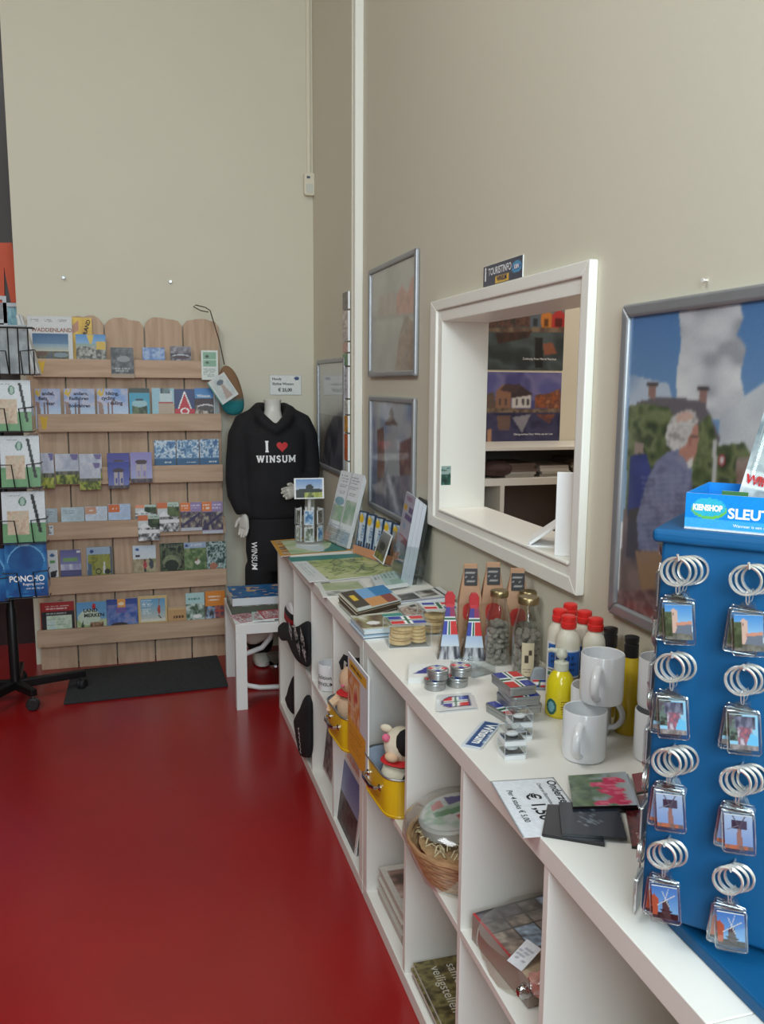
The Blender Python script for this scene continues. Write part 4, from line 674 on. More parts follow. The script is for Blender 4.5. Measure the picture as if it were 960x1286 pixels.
def p3(cv):
    q = cv.q; cv.grad(rgb(150, 180, 206), rgb(66, 112, 170), 0, .3, 1, 1)
    sk = [rgb(150, 166, 190), rgb(206, 210, 214), rgb(226, 226, 226)]
    cv.mott(cv.inpoly([(853, 392), (876, 384), (930, 380), (934, 400), (926, 420), (938, 436), (930, 470), (936, 500), (940, 530), (850, 520), (850, 470), (856, 430)]), [rgb(150, 152, 160), rgb(196, 196, 200), rgb(222, 222, 222)], 10, 14, 11)
    cv.mott(cv.inpoly([(790, 470), (840, 482), (850, 520), (790, 520)]), sk, 6, 6, 5, .7).mott(cv.inpoly([(905, 520), (960, 480), (1100, 470), (1100, 600), (900, 600)]), [rgb(170, 176, 186), rgb(214, 216, 218)], 9, 9, 3)
    cv.poly([(800, 505), (830, 498), (884, 503), (905, 550), (895, 580), (800, 560)], rgb(92, 86, 92))
    for x, y in ((820, 487), (884, 492)): cv.poly([(x-7, y-7), (x+7, y-6), (x+8, y-2), (x-8, y-3)], rgb(60, 52, 54)).poly([(x-5, y-2), (x+5, y-2), (x+4, y+16), (x-5, y+12)], rgb(140, 104, 96))
    tr_ = [rgb(40, 52, 32), rgb(74, 88, 50), rgb(112, 122, 78), rgb(54, 66, 42)]
    cv.mott(cv.inpoly([(790, 510), (810, 506), (840, 512), (850, 530), (846, 640), (786, 660)]), tr_, 22, 22, 13).mott(cv.inpoly([(870, 540), (892, 520), (902, 560), (935, 556), (948, 580), (948, 640), (868, 660)]), tr_, 22, 22, 17)
    cv.mott(cv.inpoly([(925, 575), (1100, 560), (1100, 640), (925, 640)]), [rgb(110, 70, 60), rgb(150, 130, 120), rgb(80, 90, 70)], 12, 12, 19)
    cv.mott(cv.inpoly([(784, 640), (1100, 620), (1100, 780), (774, 780)]), [rgb(70, 60, 60), rgb(104, 88, 84), rgb(130, 110, 104)], 14, 10, 21)
    cv.poly([(896, 552), (901, 552), (899, 640), (894, 640)], rgb(190, 190, 190)); c = q(907, 578); cv.ell(c[0], c[1], .012, .017, rgb(170, 40, 50)).ell(c[0], c[1], .008, .011, rgb(206, 206, 206))
    cv.poly([(798, 556), (808, 556), (809, 570), (797, 570)], rgb(150, 130, 120)).mott(cv.inpoly([(792, 572), (812, 570), (818, 590), (812, 640), (788, 650)]), [rgb(30, 40, 96), rgb(50, 60, 130)], 9, 9, 3).poly([(790, 640), (812, 635), (806, 700), (786, 700)], rgb(66, 60, 62))
    # white haired man seen from behind
    sh = [rgb(92, 96, 128), rgb(122, 126, 158), rgb(106, 112, 146)]
    cv.mott(cv.inpoly([(838, 568), (850, 562), (868, 580), (870, 610), (862, 680), (830, 694), (802, 690), (800, 650), (812, 606), (824, 580)]), sh, 26, 26, 23)
    for k in range(14): cv.line((806, 600+k*7), (866, 596+k*7), .0022, rgb(150, 154, 178), .5)
    cv.poly([(850, 540), (866, 528), (877, 534), (878, 550), (876, 566), (868, 588), (854, 576)], rgb(182, 124, 106)).poly([(856, 572), (868, 586), (864, 592), (846, 574)], rgb(128, 130, 160)); cv.mott(cv.inpoly([(838, 536), (844, 524), (854, 518), (866, 514), (874, 519), (878, 530), (872, 534), (868, 546), (864, 556), (856, 563), (846, 566), (838, 560), (836, 548)]), [rgb(150, 146, 142), rgb(222, 218, 214), rgb(176, 172, 168), rgb(210, 206, 202)], 44, 44, 25); cv.poly([(848, 522), (862, 516), (872, 520), (870, 527), (852, 530)], rgb(206, 160, 142), .8).poly([(864, 552), (868, 546), (870, 554), (866, 562)], rgb(160, 100, 86)).line((868, 547), (877, 549), .0022, rgb(70, 60, 60)).poly([(863, 580), (870, 574), (871, 584), (865, 590)], rgb(220, 216, 212))
    cv.poly([(798, 692), (832, 692), (834, 740), (806, 742)], rgb(150, 116, 84)); cv.mott(cv.inpoly([(774, 742), (824, 740), (822, 790), (772, 770)]), [rgb(96, 66, 66), rgb(140, 110, 106), rgb(84, 60, 62)], 30, 30, 5); cv.c = cv.c*.84+.16*np.array((.60, .60, .58))  # closing mix paints the grey reflection of the glass into the print
wallframe('silver framed grey canal print, upper of the two left of the hatch', *F1, XW, p1, ppx(*F1, XW))
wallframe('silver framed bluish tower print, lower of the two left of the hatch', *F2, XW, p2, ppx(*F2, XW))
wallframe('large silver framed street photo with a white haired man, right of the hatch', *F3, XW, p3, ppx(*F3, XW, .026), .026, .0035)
p = at(889, 352, 'X', XW); MB().lathe([(.002, 0), (.002, .009), (.004, .0095), (.004, .011)], 10).obj('wall_nail', mat('white_nail', rgb(226, 222, 214), .4, var=.02), None, axes(p, (0, 1, 0), (-1, 0, 0)), smooth=True, label='small white nail in the wall above the large street photo', cat='nail')
# tourist information sign above the hatch
a = at(607, 361, 'X', XW-.004); b_ = at(656, 347, 'X', XW-.004); c = at(607, 336, 'X', XW-.004); sw_ = abs(b_.y-a.y); shh = c.z-a.z
sg = card('information_sign', sw_, shh, .003, lambda cv: cv.fill(rgb(22, 32, 72)).rect(.33, .04, .67, .36, rgb(226, 176, 34)).ell(.86, .55, .12, .28, rgb(40, 140, 190)).ell(.86, .55, .11, .1, rgb(24, 70, 150)), axes((XW-.0005-.003, (a.y+b_.y)/2, a.z), (0, -1, 0), (0, 0, 1)), m=GLOSS, label='navy sign reading TOURISTINFO WINSUM above the hatch', cat='sign')
text(sg, 'i', .052, WINK, -sw_*.46, shh*.30, bold=.05); text(sg, 'TOURISTINFO', .0275, WINK, -sw_*.36, shh*.50, bold=.015, sx=.88); text(sg, 'WINSUM', .018, NAVY, 0, shh*.12, align='CENTER', bold=.03, sx=.9); text(sg, 'KIEN', .014, WINK, sw_*.30, shh*.48, bold=.04)
# ---------------------------------------------------------------- inside the hatch
a = at(550, 611, 'X', XW-.02); card('sticker', .034, .064, .001, lambda cv: cv.fill(rgb(40, 70, 66)).rect(0, .55, 1, 1, rgb(150, 170, 166)).mr(0, .0, 1, .5, [rgb(24, 50, 46), rgb(80, 130, 116)], 4, 4, 3).mott(vnoise(cv.u, cv.v, 6, 9, 3) > .6, [rgb(50, 110, 90), rgb(30, 60, 50)], 5, 5, 2), axes((XW+.008, hi[1]-.0012, 1.132), (1, 0, 0), (0, 0, 1)), label='small dark green sticker with dots on the hatch jamb', cat='sticker')
WC = mat('white_card', rgb(242, 242, 242), .5, var=.01)
a = at(703, 703, 'X', 1.03); e = thing('sign_holder', 'upright white sign holder standing on the hatch sill', 'sign holder', T(.992, 1.815, 1.0542, -.55))
box('panel', -.024, -.005, 0, .036, .005, .205, WC, e, .002); box('foot', -.024, .005, 0, .036, .05, .003, CLEAR, e)
e = thing('card_easel', 'low white tilted easel lying beside the sign holder on the sill', 'easel', T(1.035, 1.975, 1.0542, -2.09))
MB().add([(-.06, -.05, 0), (.06, -.05, 0), (.06, -.05, .01), (-.06, -.05, .01), (-.06, .05, .075), (.06, .05, .075), (.06, .05, .085), (-.06, .05, .085)], [(0, 1, 2, 3), (4, 7, 6, 5), (0, 4, 5, 1), (3, 2, 6, 7), (0, 3, 7, 4), (1, 5, 6, 2)]).obj('tilted_plate', WC, e, bevel=.002); box('base_plate', -.06, -.055, 0, .06, .06, .003, WC, e); box('stay', -.03, .045, .003, .03, .05, .074, WC, e)
YO = 3.45
def offposter(x0, y0, x1, y1, pf, lb):
    a = at(x0, y1, 'Y', YO-.003); b = at(x1, y0, 'Y', YO-.003); w_, h_ = b.x-a.x, b.z-a.z
    q = lambda px, py: ((at(px, py, 'Y', YO-.003).x-a.x)/w_, (at(px, py, 'Y', YO-.003).z-a.z)/h_)
    o = card('poster', w_, h_, .002, pf, T((a.x+b.x)/2, YO-.0035, a.z), q=q, res=.004, label=lb, cat='poster'); return o, w_, h_
def canal(cv):
    cv.grad(rgb(66, 76, 78), rgb(126, 130, 130)).mr(0, 0, 1, .62, [rgb(40, 46, 48), rgb(78, 90, 92), rgb(60, 66, 66)], 4, 5, 3, .8); cv.mott(cv.inpoly([(590, 396), (668, 398), (672, 410), (590, 412)]), [rgb(70, 50, 46), rgb(110, 76, 64), rgb(60, 56, 54)], 30, 14, 5)
    for x0, x1, c in ((666, 680, rgb(90, 100, 110)), (680, 694, rgb(196, 120, 50)), (693, 712, rgb(180, 52, 48))): cv.poly([(x0, 412), (x0, 396), ((x0+x1)/2, 388), (x1, 396), (x1, 412)], c).poly([(x0+4, 410), (x0+4, 400), (x1-5, 400), (x1-5, 410)], tuple(v*.5 for v in c))
    cv.mott(cv.inpoly([(600, 412), (712, 411), (712, 418), (600, 416)]), [rgb(90, 70, 60), rgb(130, 110, 90)], 20, 9, 7).mott(cv.inpoly([(622, 418), (668, 416), (664, 424), (626, 432)]), [rgb(70, 48, 42), rgb(50, 40, 38)], 20, 9, 9).poly([(672, 424), (682, 424), (682, 462), (672, 462)], rgb(34, 36, 36)).poly([(682, 432), (694, 430), (700, 444), (684, 446)], rgb(170, 90, 60), .7)
def manor(cv):
    cv.grad(rgb(66, 66, 110), rgb(84, 84, 140)).mr(0, .62, 1, 1, [rgb(76, 74, 126), rgb(120, 116, 160), rgb(90, 90, 146)], 6, 4, 3).mr(0, 0, 1, .45, [rgb(40, 40, 70), rgb(66, 64, 96), rgb(52, 50, 80)], 7, 7, 5)
    cv.mott(cv.inpoly([(598, 500), (620, 492), (624, 512), (598, 514)]), [rgb(110, 84, 70), rgb(90, 80, 80)], 20, 20, 7).mott(cv.inpoly([(672, 496), (690, 494), (704, 488), (704, 514), (672, 512)]), [rgb(150, 84, 56), rgb(100, 66, 56), rgb(170, 110, 80)], 20, 20, 8)
    cv.poly([(623, 492), (632, 483), (642, 492), (642, 512), (623, 512)], rgb(140, 102, 84)).poly([(642, 492), (652, 482), (668, 494), (668, 498), (642, 500)], rgb(64, 52, 56)).poly([(643, 500), (667, 496), (667, 512), (643, 512)], rgb(196, 192, 190)).poly([(628, 490), (636, 482), (656, 484), (648, 494)], rgb(76, 60, 62))
    for x in (627, 634, 648, 656, 662): cv.poly([(x, 509), (x, 501), (x+2.5, 501), (x+2.5, 509)], rgb(70, 64, 70))
    cv.mott(cv.inpoly([(598, 513), (704, 513), (704, 518), (598, 519)]), [rgb(80, 66, 60), rgb(140, 120, 100)], 30, 20, 9).poly([(624, 522), (642, 522), (640, 540), (626, 540)], rgb(120, 90, 76), .8).poly([(643, 524), (667, 520), (656, 544)], rgb(170, 166, 168), .7).mott(cv.inpoly([(672, 520), (698, 520), (690, 532)]), [rgb(140, 80, 60), rgb(90, 60, 60)], 20, 20, 4).poly([(612, 540), (617, 538), (618, 560), (612, 560)], rgb(176, 130, 100))
o, w_, h_ = offposter(596, 372, 710.5, 464, canal, 'dark canal poster with red and orange gabled houses inside the hatch'); text(o, 'Zuiderpijp Foto: Marcel Nienhuis', .0135, WINK, w_*.42, .045, -.0008, align='RIGHT', sx=.9)
o, w_, h_ = offposter(593, 468, 706, 560, manor, 'violet poster of a white manor mirrored in water inside the hatch'); text(o, 'Obergumerlaan Foto: Wilma van der Laan', .0125, WINK, w_*.42, .045, -.0008, align='RIGHT', sx=.9)
OC = thing('office_cabinet', 'white open office cabinet below the posters behind the hatch', 'cabinet', T(0, 0, 0)); YC = 3.10
zt = at(650, 562, 'Y', YC).z; zs = at(650, 601, 'Y', YC).z; xd = at(631, 625, 'Y', YC).x; xl, xr = 1.30, 2.3
box('top_board', xl, YC, zt-.012, xr, YO-.004, zt, FRAMEW, OC); box('shelf_board', xl+.018, YC, zs-.028, xr-.018, YO-.004, zs, FRAMEW, OC)
for x in (xl, xr-.018): box('side_panel', x, YC, 0, x+.018, YO-.004, zt-.012, FRAMEW, OC)
for x in (xd-.009, xd+.42): box('divider', x, YC, .05, x+.018, YO-.012, zs-.028, FRAMEW, OC)
GRD = mat('grey_cubby_board', rgb(120, 112, 106), .6, var=.03); box('back_board', xl+.018, YO-.010, .05, xr-.018, YO-.004, zt-.012, GRD, OC); box('plinth', xl+.018, YC+.01, 0, xr-.018, YO-.012, .05, FRAMEW, OC)
rs = random.Random(3)
for i, (x, n) in enumerate(((1.50, 5), (1.66, 4), (1.80, 6), (1.94, 5))):
    for k in range(n):
        dx = rs.uniform(-.012, .012); c = rs.choice([rgb(206, 202, 196), rgb(150, 142, 134), rgb(190, 184, 176), rgb(110, 96, 90)])
        card('paper_bundle', .13, .2, .011, lambda cv, c=c, k=k: cv.fill(c).mr(.1, .1, .9, .9, [c, tuple(v*.7 for v in c)], 4, 4, k), axes((x+dx, 3.13+rs.uniform(-.008, .008), zs+.012+.0115*k), (1, 0, 0), (0, 1, 0)), side=c, label='bundle of paper in the four stacks on the cabinet shelf behind the hatch', cat='papers', group='paper bundles in the office cabinet')
b = MB(); b.ball((0, 0, .035), .075, .05, .035); o = b.obj('pouch', mat('dark_brown_cloth', rgb(66, 46, 44), .8, var=.3, vscale=40, bump=.5), None, T(1.405, 3.16, zs), smooth=True, label='dark brown crumpled pouch at the left on the cabinet shelf behind the hatch', cat='pouch')
# ================================================================ paper things on the counter
def sheet(name, pts, z, th, pf, lb, cat, mode='px', m=None, res=.004, group=None, side=(.9, .9, .9), under=TOP):   # pts: image corners BL, BR, TL as read; lies flat with its print at height z
    a, b, c = [C(x, y, z) for x, y in pts]; return card(name, (b-a).length, (c-a).dot((c-a)-(b-a)*((c-a).dot(b-a)/(b-a).length_squared))**.5 if False else (c-a-(b-a)*((c-a).dot(b-a)/(b-a).length_squared)).length, th, pf, axes((a+b)/2, b-a, c-a), m=m, res=res, label=lb, cat=cat, group=group, side=side), (b-a).length
def mapA(cv):
    cv.fill(rgb(206, 152, 62)).rect(.06, .06, .94, .95, rgb(60, 130, 118)); cv.mott(cv.inpoly([(.08, .1), (.93, .1), (.93, .55), (.7, .75), (.4, .9), (.1, .93)]), [rgb(160, 186, 140), rgb(186, 200, 160), rgb(206, 206, 190)], 8, 6, 3)
    cv.poly([(.3, .35), (.55, .3), (.85, .5), (.9, .62), (.6, .7), (.35, .55)], rgb(206, 214, 218)); cv.mr(.06, .06, .94, .16, [rgb(206, 200, 180), rgb(120, 90, 60), rgb(206, 140, 60), rgb(190, 200, 196)], 16, 2, 5)
def mapB(cv):
    cv.fill(rgb(222, 222, 222)).rect(0, 0, .2, 1, rgb(46, 128, 122)); cv.mr(.2, .2, 1, 1, [rgb(150, 168, 100), rgb(176, 186, 120), rgb(196, 200, 150)], 10, 8, 3)
    for k in range(30):
        r = random.Random(k); x, y = r.uniform(.2, .9), r.uniform(.2, .9)
        for j in range(3): x2, y2 = min(1, max(.2, x+r.uniform(-.2, .2))), min(1, max(.2, y+r.uniform(-.2, .2))); cv.line((x, y), (x2, y2), .006, rgb(84, 92, 70), .8); x, y = x2, y2
    cv.rect(.2, 0, 1, .2, rgb(216, 218, 218)).rows(.3, .04, .9, .16, 3, rgb(170, 176, 180), .3)
def mapC(cv): cv.fill(rgb(214, 214, 210)).mr(.08, .1, .6, .92, [rgb(160, 172, 130), rgb(186, 192, 160)], 6, 6, 3).rect(.02, .1, .07, .3, rgb(60, 60, 56)).mr(.64, .1, .95, .92, [rgb(120, 126, 116), rgb(200, 200, 196)], 8, 6, 6)
def quad(name, pts, z, th, pf, lb, cat, **kw):      # four image corners as read (BL, BR, TR, TL) -> flat sheet with those corners
    zr = kw.pop('zref', z); P = [C(x, y, zr) for x, y in pts]; P = [Vector((q.x, q.y, z)) for q in P]; o = sum(P, Vector())/4; res = kw.pop('res', .0045); w_ = (P[1]-P[0]).length; h_ = (P[3]-P[0]).length; nx = int(max(6, w_/res)); ny = int(max(6, h_/res)); cv = Cv(nx, ny); pf(cv); A = [np.array(q-o) for q in P]
    me = grid_mesh(name, nx, ny, lambda U, V: (A[0][None]*((1-U)*(1-V))[:, None]+A[1][None]*(U*(1-V))[:, None]+A[2][None]*(U*V)[:, None]+A[3][None]*((1-U)*V)[:, None]), cv, (0, 0, -th), kw.pop('side', (.9, .9, .9))); return link(name, me, kw.pop('m', None) or PRINT, None, T(*o), label=lb, cat=cat, **kw)
quad('folded_map', [(340, 679), (352.5, 698.6), (443.6, 691.7), (414, 673)], TOP+.0025, .002, mapA, 'orange bordered map with a teal sea at the far end of the counter', 'map')
quad('folded_map', [(361, 700), (388.6, 731), (507, 719), (447, 695)], TOP+.0050, .002, mapB, 'large green cycling map with a teal strip lying on the counter', 'map')
quad('folded_map', [(397, 732), (406, 750), (470, 746), (452, 728)], TOP+.0025, .002, mapC, 'small grey green map beside the brochure stack', 'map')
def teal(cv): cv.fill(rgb(176, 200, 196)).rect(0, .0, 1, .3, rgb(206, 212, 212)).rows(.05, .05, .5, .9, 7, rgb(110, 130, 130), .4).rect(.6, .5, .95, .9, rgb(150, 180, 170))
for k in range(4): dx = rs.uniform(-1.5, 1.5); quad('leaflet', [(466+dx, 724), (474+dx, 738), (513+dx, 732), (500+dx, 716)], TOP+.0105+.0035*k, .003, teal, ('topmost' if k == 3 else ORD[3-k]+' from the top')+' pale green leaflet in the flat pile before the magazine holder', 'leaflet', group='pile of pale green leaflets', zref=TOP+.02)
# flat piles of booklets
def pile(n, pts, z0, th, pf0, pfs, lb, seed, jit=1.6, cat='booklet', sidec=((.9, .9, .9),)):
    r = random.Random(seed)
    for k in range(n):
        dx, dy = r.uniform(-jit, jit), r.uniform(-jit*.5, jit*.5); last = k == n-1
        def turned(cv): uv = cv.u, cv.v; cv.u, cv.v = cv.v, 1-cv.u; pf0(cv); cv.u, cv.v = uv
        quad('booklet', [(x+dx, y+dy) for x, y in pts], z0+(k+1)*(th+.0003), th, turned if last else r.choice(pfs), ('top booklet of ' if last else ORD[n-1-k]+' booklet down in ')+lb, cat, group=lb, side=r.choice(sidec), zref=z0+n*(th+.0003))
def pfA(cv): cv.fill(rgb(190, 196, 196)).rect(0, .1, .3, 1, rgb(58, 48, 36)).rect(.1, .45, .2, .75, rgb(214, 180, 40)).rect(.3, .45, .62, 1, rgb(110, 160, 206)).rect(.62, .45, 1, 1, rgb(40, 120, 176)).rect(.3, 0, .7, .45, rgb(196, 140, 84)).rect(.7, 0, .92, .45, rgb(130, 62, 52))
def pfB(cv): cv.fill(rgb(190, 190, 176)).mr(.0, .1, .6, .9, [rgb(96, 76, 60), rgb(140, 136, 96), rgb(200, 198, 190)], 6, 4, 3).rect(.6, .2, 1, .9, rgb(60, 140, 130)).ell(.3, .4, .12, .12, rgb(222, 222, 222))
pile(10, [(426, 744), (449, 766), (503, 752), (480, 734)], TOP, .0042, pfA, [lambda cv: cv.fill(rgb(200, 190, 170))], 'the left brochure pile with a yellow mark at the counter edge', 5, sidec=((.85, .85, .82), (.3, .24, .18), (.6, .45, .2), (.75, .78, .75)))
pile(8, [(440, 774), (457, 792), (524, 786), (500, 768)], TOP, .0032, pfB, [lambda cv: cv.fill(rgb(196, 206, 212))], 'the low pale blue brochure pile beside the cookie box', 6, sidec=((.78, .84, .88), (.85, .87, .88), (.6, .72, .82)))
def pfC(cv): cv.mr(0, 0, 1, 1, [rgb(110, 84, 70), rgb(196, 190, 180), rgb(150, 120, 104)], 8, 6, 4).rect(0, .8, 1, 1, rgb(206, 206, 202)).rect(.5, .6, .8, .8, rgb(50, 50, 46))
pile(6, [(500, 761), (513, 775), (537, 769), (524, 755)], TOP, .0040, pfC, [lambda cv: cv.fill(rgb(190, 180, 170))], 'the small brown brochure pile behind the cookie box', 7, jit=1., sidec=((.8, .78, .74), (.6, .52, .46)))
def pfD(cv): cv.fill(rgb(206, 206, 206)).mr(.05, .2, .45, .9, [rgb(60, 56, 54), rgb(110, 104, 100), rgb(160, 150, 146)], 5, 4, 3).mr(.5, .3, .8, .9, [rgb(66, 60, 56), rgb(206, 200, 196)], 4, 4, 5).rect(.0, .0, 1, .14, rgb(140, 150, 180)).rect(.86, .1, .9, .95, rgb(40, 40, 44))
pile(3, [(488, 749), (500, 758), (572, 750), (552, 737)], TOP, .0040, pfD, [lambda cv: cv.fill(rgb(200, 204, 214))], 'the flat magazines along the wall behind the cookie boxes', 8, jit=1., cat='magazine')
# price paper, coasters, stickers
o, L = sheet('price_sheet', [(616, 981), (657, 1052), (694, 974)], TOP+.0012, .0008, lambda cv: cv.fill(rgb(222, 224, 230)).rect(.0, .985, 1, 1, (.3, .3, .3)).rect(0, 0, 1, .01, (.3, .3, .3)).rect(0, 0, .006, 1, (.3, .3, .3)), 'white price sheet reading Onderzetters 1,50 at the counter edge', 'price sheet')
text(o, 'Onderzetters', .0225, INK, -L*.44, .098, bold=.02); text(o, 'Diverse illustraties', .0105, INK, -L*.40, .078); text(o, '€ 1,50', .034, INK, -L*.22, .046, bold=.02); text(o, 'Per 4 stuks € 5,00', .0145, INK, -L*.30, .018, bold=.01)
def tulip(cv):
    cv.mr(0, 0, 1, 1, [rgb(60, 80, 56), rgb(110, 130, 104), rgb(150, 160, 166)], 6, 6, 3).grad(rgb(150, 160, 160), rgb(180, 190, 206), 0, .7, 1, 1)
    for k in range(24):
        r = random.Random(k); x, y = r.uniform(.1, .95), r.uniform(.42, .82); cv.ell(x, y, .055, .14, rgb(206, 50, 96)).ell(x-.015, y+.03, .02, .09, rgb(226, 110, 140)).rect(x-.008, 0, x+.008, y-.12, rgb(66, 100, 60))
    cv.mr(0, 0, 1, .35, [rgb(50, 70, 46), rgb(96, 116, 76)], 9, 9, 6, .8)
for k in range(3):
    d = (0, 1.5, -2)[k]; quad('coaster', [(716+d, 972+k), (722+d, 1011+k), (803+d, 1009+k), (788+d, 967+k)], TOP+.0052*(k+1), .005, lambda cv: (tulip(cv), setattr(cv, 'c', cv.c))[0], ['lowest', 'middle', 'topmost'][k]+' pink tulip coaster in the pile behind the blue stand', 'coaster', m=GLOSS, side=(.12, .1, .1), group='pink tulip coasters', zref=TOP+.0156)
def blackc(cv):
    cv.fill(rgb(40, 46, 58)); r = random.Random(2)
    for k in range(40): x, y = .5+r.gauss(0, .13), .5+r.gauss(0, .13); cv.line((x, y), (x+r.uniform(-.08, .08), y+r.uniform(-.08, .08)), .006, rgb(130, 140, 150), .7)
quad('coaster', [(688, 1010), (681, 1047), (760, 1060), (752, 1012)], TOP+.0052, .005, lambda cv: cv.fill(rgb(36, 38, 46)), 'plain black coaster under the dotted slate coaster', 'coaster', m=GLOSS, side=(.08, .08, .1))
quad('coaster', [(702, 1007), (706, 1046), (788, 1052), (776, 1009)], TOP+.0106, .005, blackc, 'slate black coaster with a fine white drawing', 'coaster', m=GLOSS, side=(.08, .08, .1))
quad('coaster', [(783, 1000), (794, 1062), (830, 1066), (812, 998)], TOP+.0052, .005, lambda cv: cv.mr(0, 0, 1, 1, [rgb(70, 24, 30), rgb(110, 50, 48), rgb(60, 36, 40)], 6, 6, 3), 'dark red coaster half hidden by the blue keyring stand', 'coaster', m=GLOSS, side=(.1, .05, .05))
quad('coaster', [(794, 972), (800, 995), (826, 990), (818, 968)], TOP+.0052, .005, lambda cv: cv.fill(rgb(130, 30, 40)), 'bright red coaster corner next to the tulip coasters', 'coaster', m=GLOSS, side=(.1, .05, .05))
for k in range(3):
    d = k*2.2-2.2; o, L = sheet('winsum_sticker', [(606+d, 906-d*.5), (579+d, 935-d*.5), (629+d, 908-d*.5)][0:1]+[(580+d, 936-d*.4), (630+d, 907-d*.4)], TOP+.0010*(k+1), .0007, lambda cv: cv.fill(rgb(226, 230, 234)).rect(.015, .03, .985, .97, rgb(30, 74, 128)).rect(.05, .07, .95, .09, rgb(190, 206, 222)).rows(.35, .82, .95, .93, 1, rgb(206, 216, 226), .6), ['lowest', 'middle', 'topmost'][k]+' blue sticker reading Winsum at the counter edge', 'sticker', group='blue Winsum stickers')
    if k == 2: text(o, 'Winsum', .030, WINK, 0, .012, align='CENTER', bold=.03)
def shield(cv):
    cv.fill(rgb(206, 206, 206)); m = (cv.u > .12) & (cv.u < .88) & (cv.v > .12) & ((cv.v < .55) | (((cv.u-.5)/.38)**2+((cv.v-.55)/.36)**2 < 1)); cv.put(m, rgb(50, 50, 96)); f = Cv(*cv.u.shape[::-1]); flag(f, .16, .14, .84, .9); m2 = (cv.u > .17) & (cv.u < .83) & (cv.v > .17) & ((cv.v < .55) | (((cv.u-.5)/.33)**2+((cv.v-.55)/.31)**2 < 1)); cv.c = np.where(m2[..., None], f.c, cv.c)
for k, (d, e_) in enumerate(((3.5, 1.5), (-2, -1), (0, 0))): quad('shield_sticker', [(592+d, 871+e_), (598+d, 889+e_), (549+d, 894+e_), (551+d, 874+e_)], TOP+.0012*(k+1), .0008, shield, ['lowest', 'middle', 'topmost'][k]+' clear sticker with a shield shaped flag', 'sticker', m=GLOSS, group='shield flag stickers', zref=TOP+.002)
# ================================================================ upright paper holders at the far end of the counter
def lean(px_a, px_b, py_top, deg, z=TOP+.002):     # foot line from two image points; returns frame, width, length for a board leaning back by deg
    a, b = C(*px_a, z), C(*px_b, z); r = b-a; n = Vector((0, 0, 1)).cross(r).normalized(); n = n if n.x > 0 else -n
    u = Vector((0, 0, 1))*math.cos(math.radians(deg))+n*math.sin(math.radians(deg)); m = (a+b)/2; lo, hi_ = 0, 1
    for _ in range(40):
        t = (lo+hi_)/2; d = m+u*t-EYE
        if 643-CAM_F*d.dot(UP)/d.dot(FW) > py_top: lo = t
        else: hi_ = t
    return axes(m, r, u), r.length, t
def routes(cv):
    cv.fill(rgb(228, 230, 234)).rows(.08, .84, .46, .96, 3, rgb(120, 124, 134), .3).rows(.54, .84, .92, .96, 3, rgb(120, 124, 134), .3).rows(.1, .68, .45, .82, 5, rgb(150, 154, 160), .3).rows(.54, .68, .9, .82, 5, rgb(150, 154, 160), .3)
    cv.ell(.25, .58, .2, .06, rgb(140, 176, 190)).mr(.04, .3, .48, .52, [rgb(150, 180, 150), rgb(190, 200, 180), rgb(180, 196, 206)], 5, 6, 3).mr(.54, .3, .97, .62, [rgb(140, 172, 146), rgb(176, 192, 176), rgb(206, 210, 206)], 5, 6, 5).rows(.06, .04, .94, .26, 7, rgb(150, 154, 164), .35).rect(.49, 0, .51, 1, rgb(180, 184, 190))
M, w_, h_ = lean((409, 678), (437, 690), 595, 15)
mh = thing('leaflet_holder', 'clear acrylic holder for the tall route leaflets by the white post', 'leaflet holder', M); MB().box(-w_/2-.003, .012, 0, w_/2+.003, .015, h_*.8).obj('back_plate', CLEAR, mh); MB().box(-w_/2-.003, -.011, 0, w_/2+.003, -.008, h_*.22).obj('front_lip', CLEAR, mh); MB().box(-w_/2-.003, -.008, 0, w_/2+.003, .012, .003).obj('foot_plate', CLEAR, mh)
for k in range(4): card('route_leaflet', w_-.002, h_-.006*k, .0028, routes, M @ Matrix.Translation((0, -.006+.0042*k, .0035)), res=.004, label='tall pale route leaflet standing in the acrylic holder by the white post' if k == 0 else ORD[k]+' route leaflet from the front in the holder by the white post', cat='leaflet', group='tall route leaflets')
# postcard spinner
b0 = Vector((.712, 3.583, TOP)); ps = thing('postcard_spinner', 'small white wire postcard spinner at the far end of the counter', 'display stand', T(*b0)); WIRE = mat('grey_wire', rgb(150, 150, 152), .35, .6, var=.05)
MB().lathe([(.06, 0), (.06, .006), (.01, .012), (.008, .02), (.008, .20), (.004, .205)], 24).obj('post', mat('grey_white_plastic', rgb(190, 188, 184), .4, var=.03), ps, smooth=True)
for k in range(6):
    a = k*PI/3+.3; M = T(.045*math.cos(a), .045*math.sin(a), 0, a+PI/2)
    for z0 in (.015, .09): MB().tube([(-.022, -.012, z0+.07), (-.022, -.014, z0), (.022, -.014, z0), (.022, -.012, z0+.07)], .0014, 5).obj('wire_pocket', WIRE, ps, M)
def pcard(i):
    def f(cv): cv.fill(Wt); cv.mr(.06, .06, .94, .94, [[rgb(46, 50, 46), rgb(130, 140, 120), rgb(190, 196, 200)], [rgb(60, 100, 150), rgb(120, 160, 196), rgb(206, 214, 220)], [rgb(90, 60, 50), rgb(150, 130, 110), rgb(60, 60, 60)], [rgb(206, 208, 206), rgb(130, 150, 130), rgb(226, 226, 226)]][i % 4], 5, 6, i+3)
    return f
for k in range(6):
    for j, z0 in enumerate((.018, .093)):
        a = k*PI/3+.3; card('postcard', .040, .062, .004, pcard(k+j), T(*b0) @ T(.045*math.cos(a), .045*math.sin(a), 0, a+PI/2) @ Matrix.Translation((0, -.010, z0)), res=.004, label='small postcard in the wire pockets of the postcard spinner', cat='postcard', group='postcards in the spinner pockets')
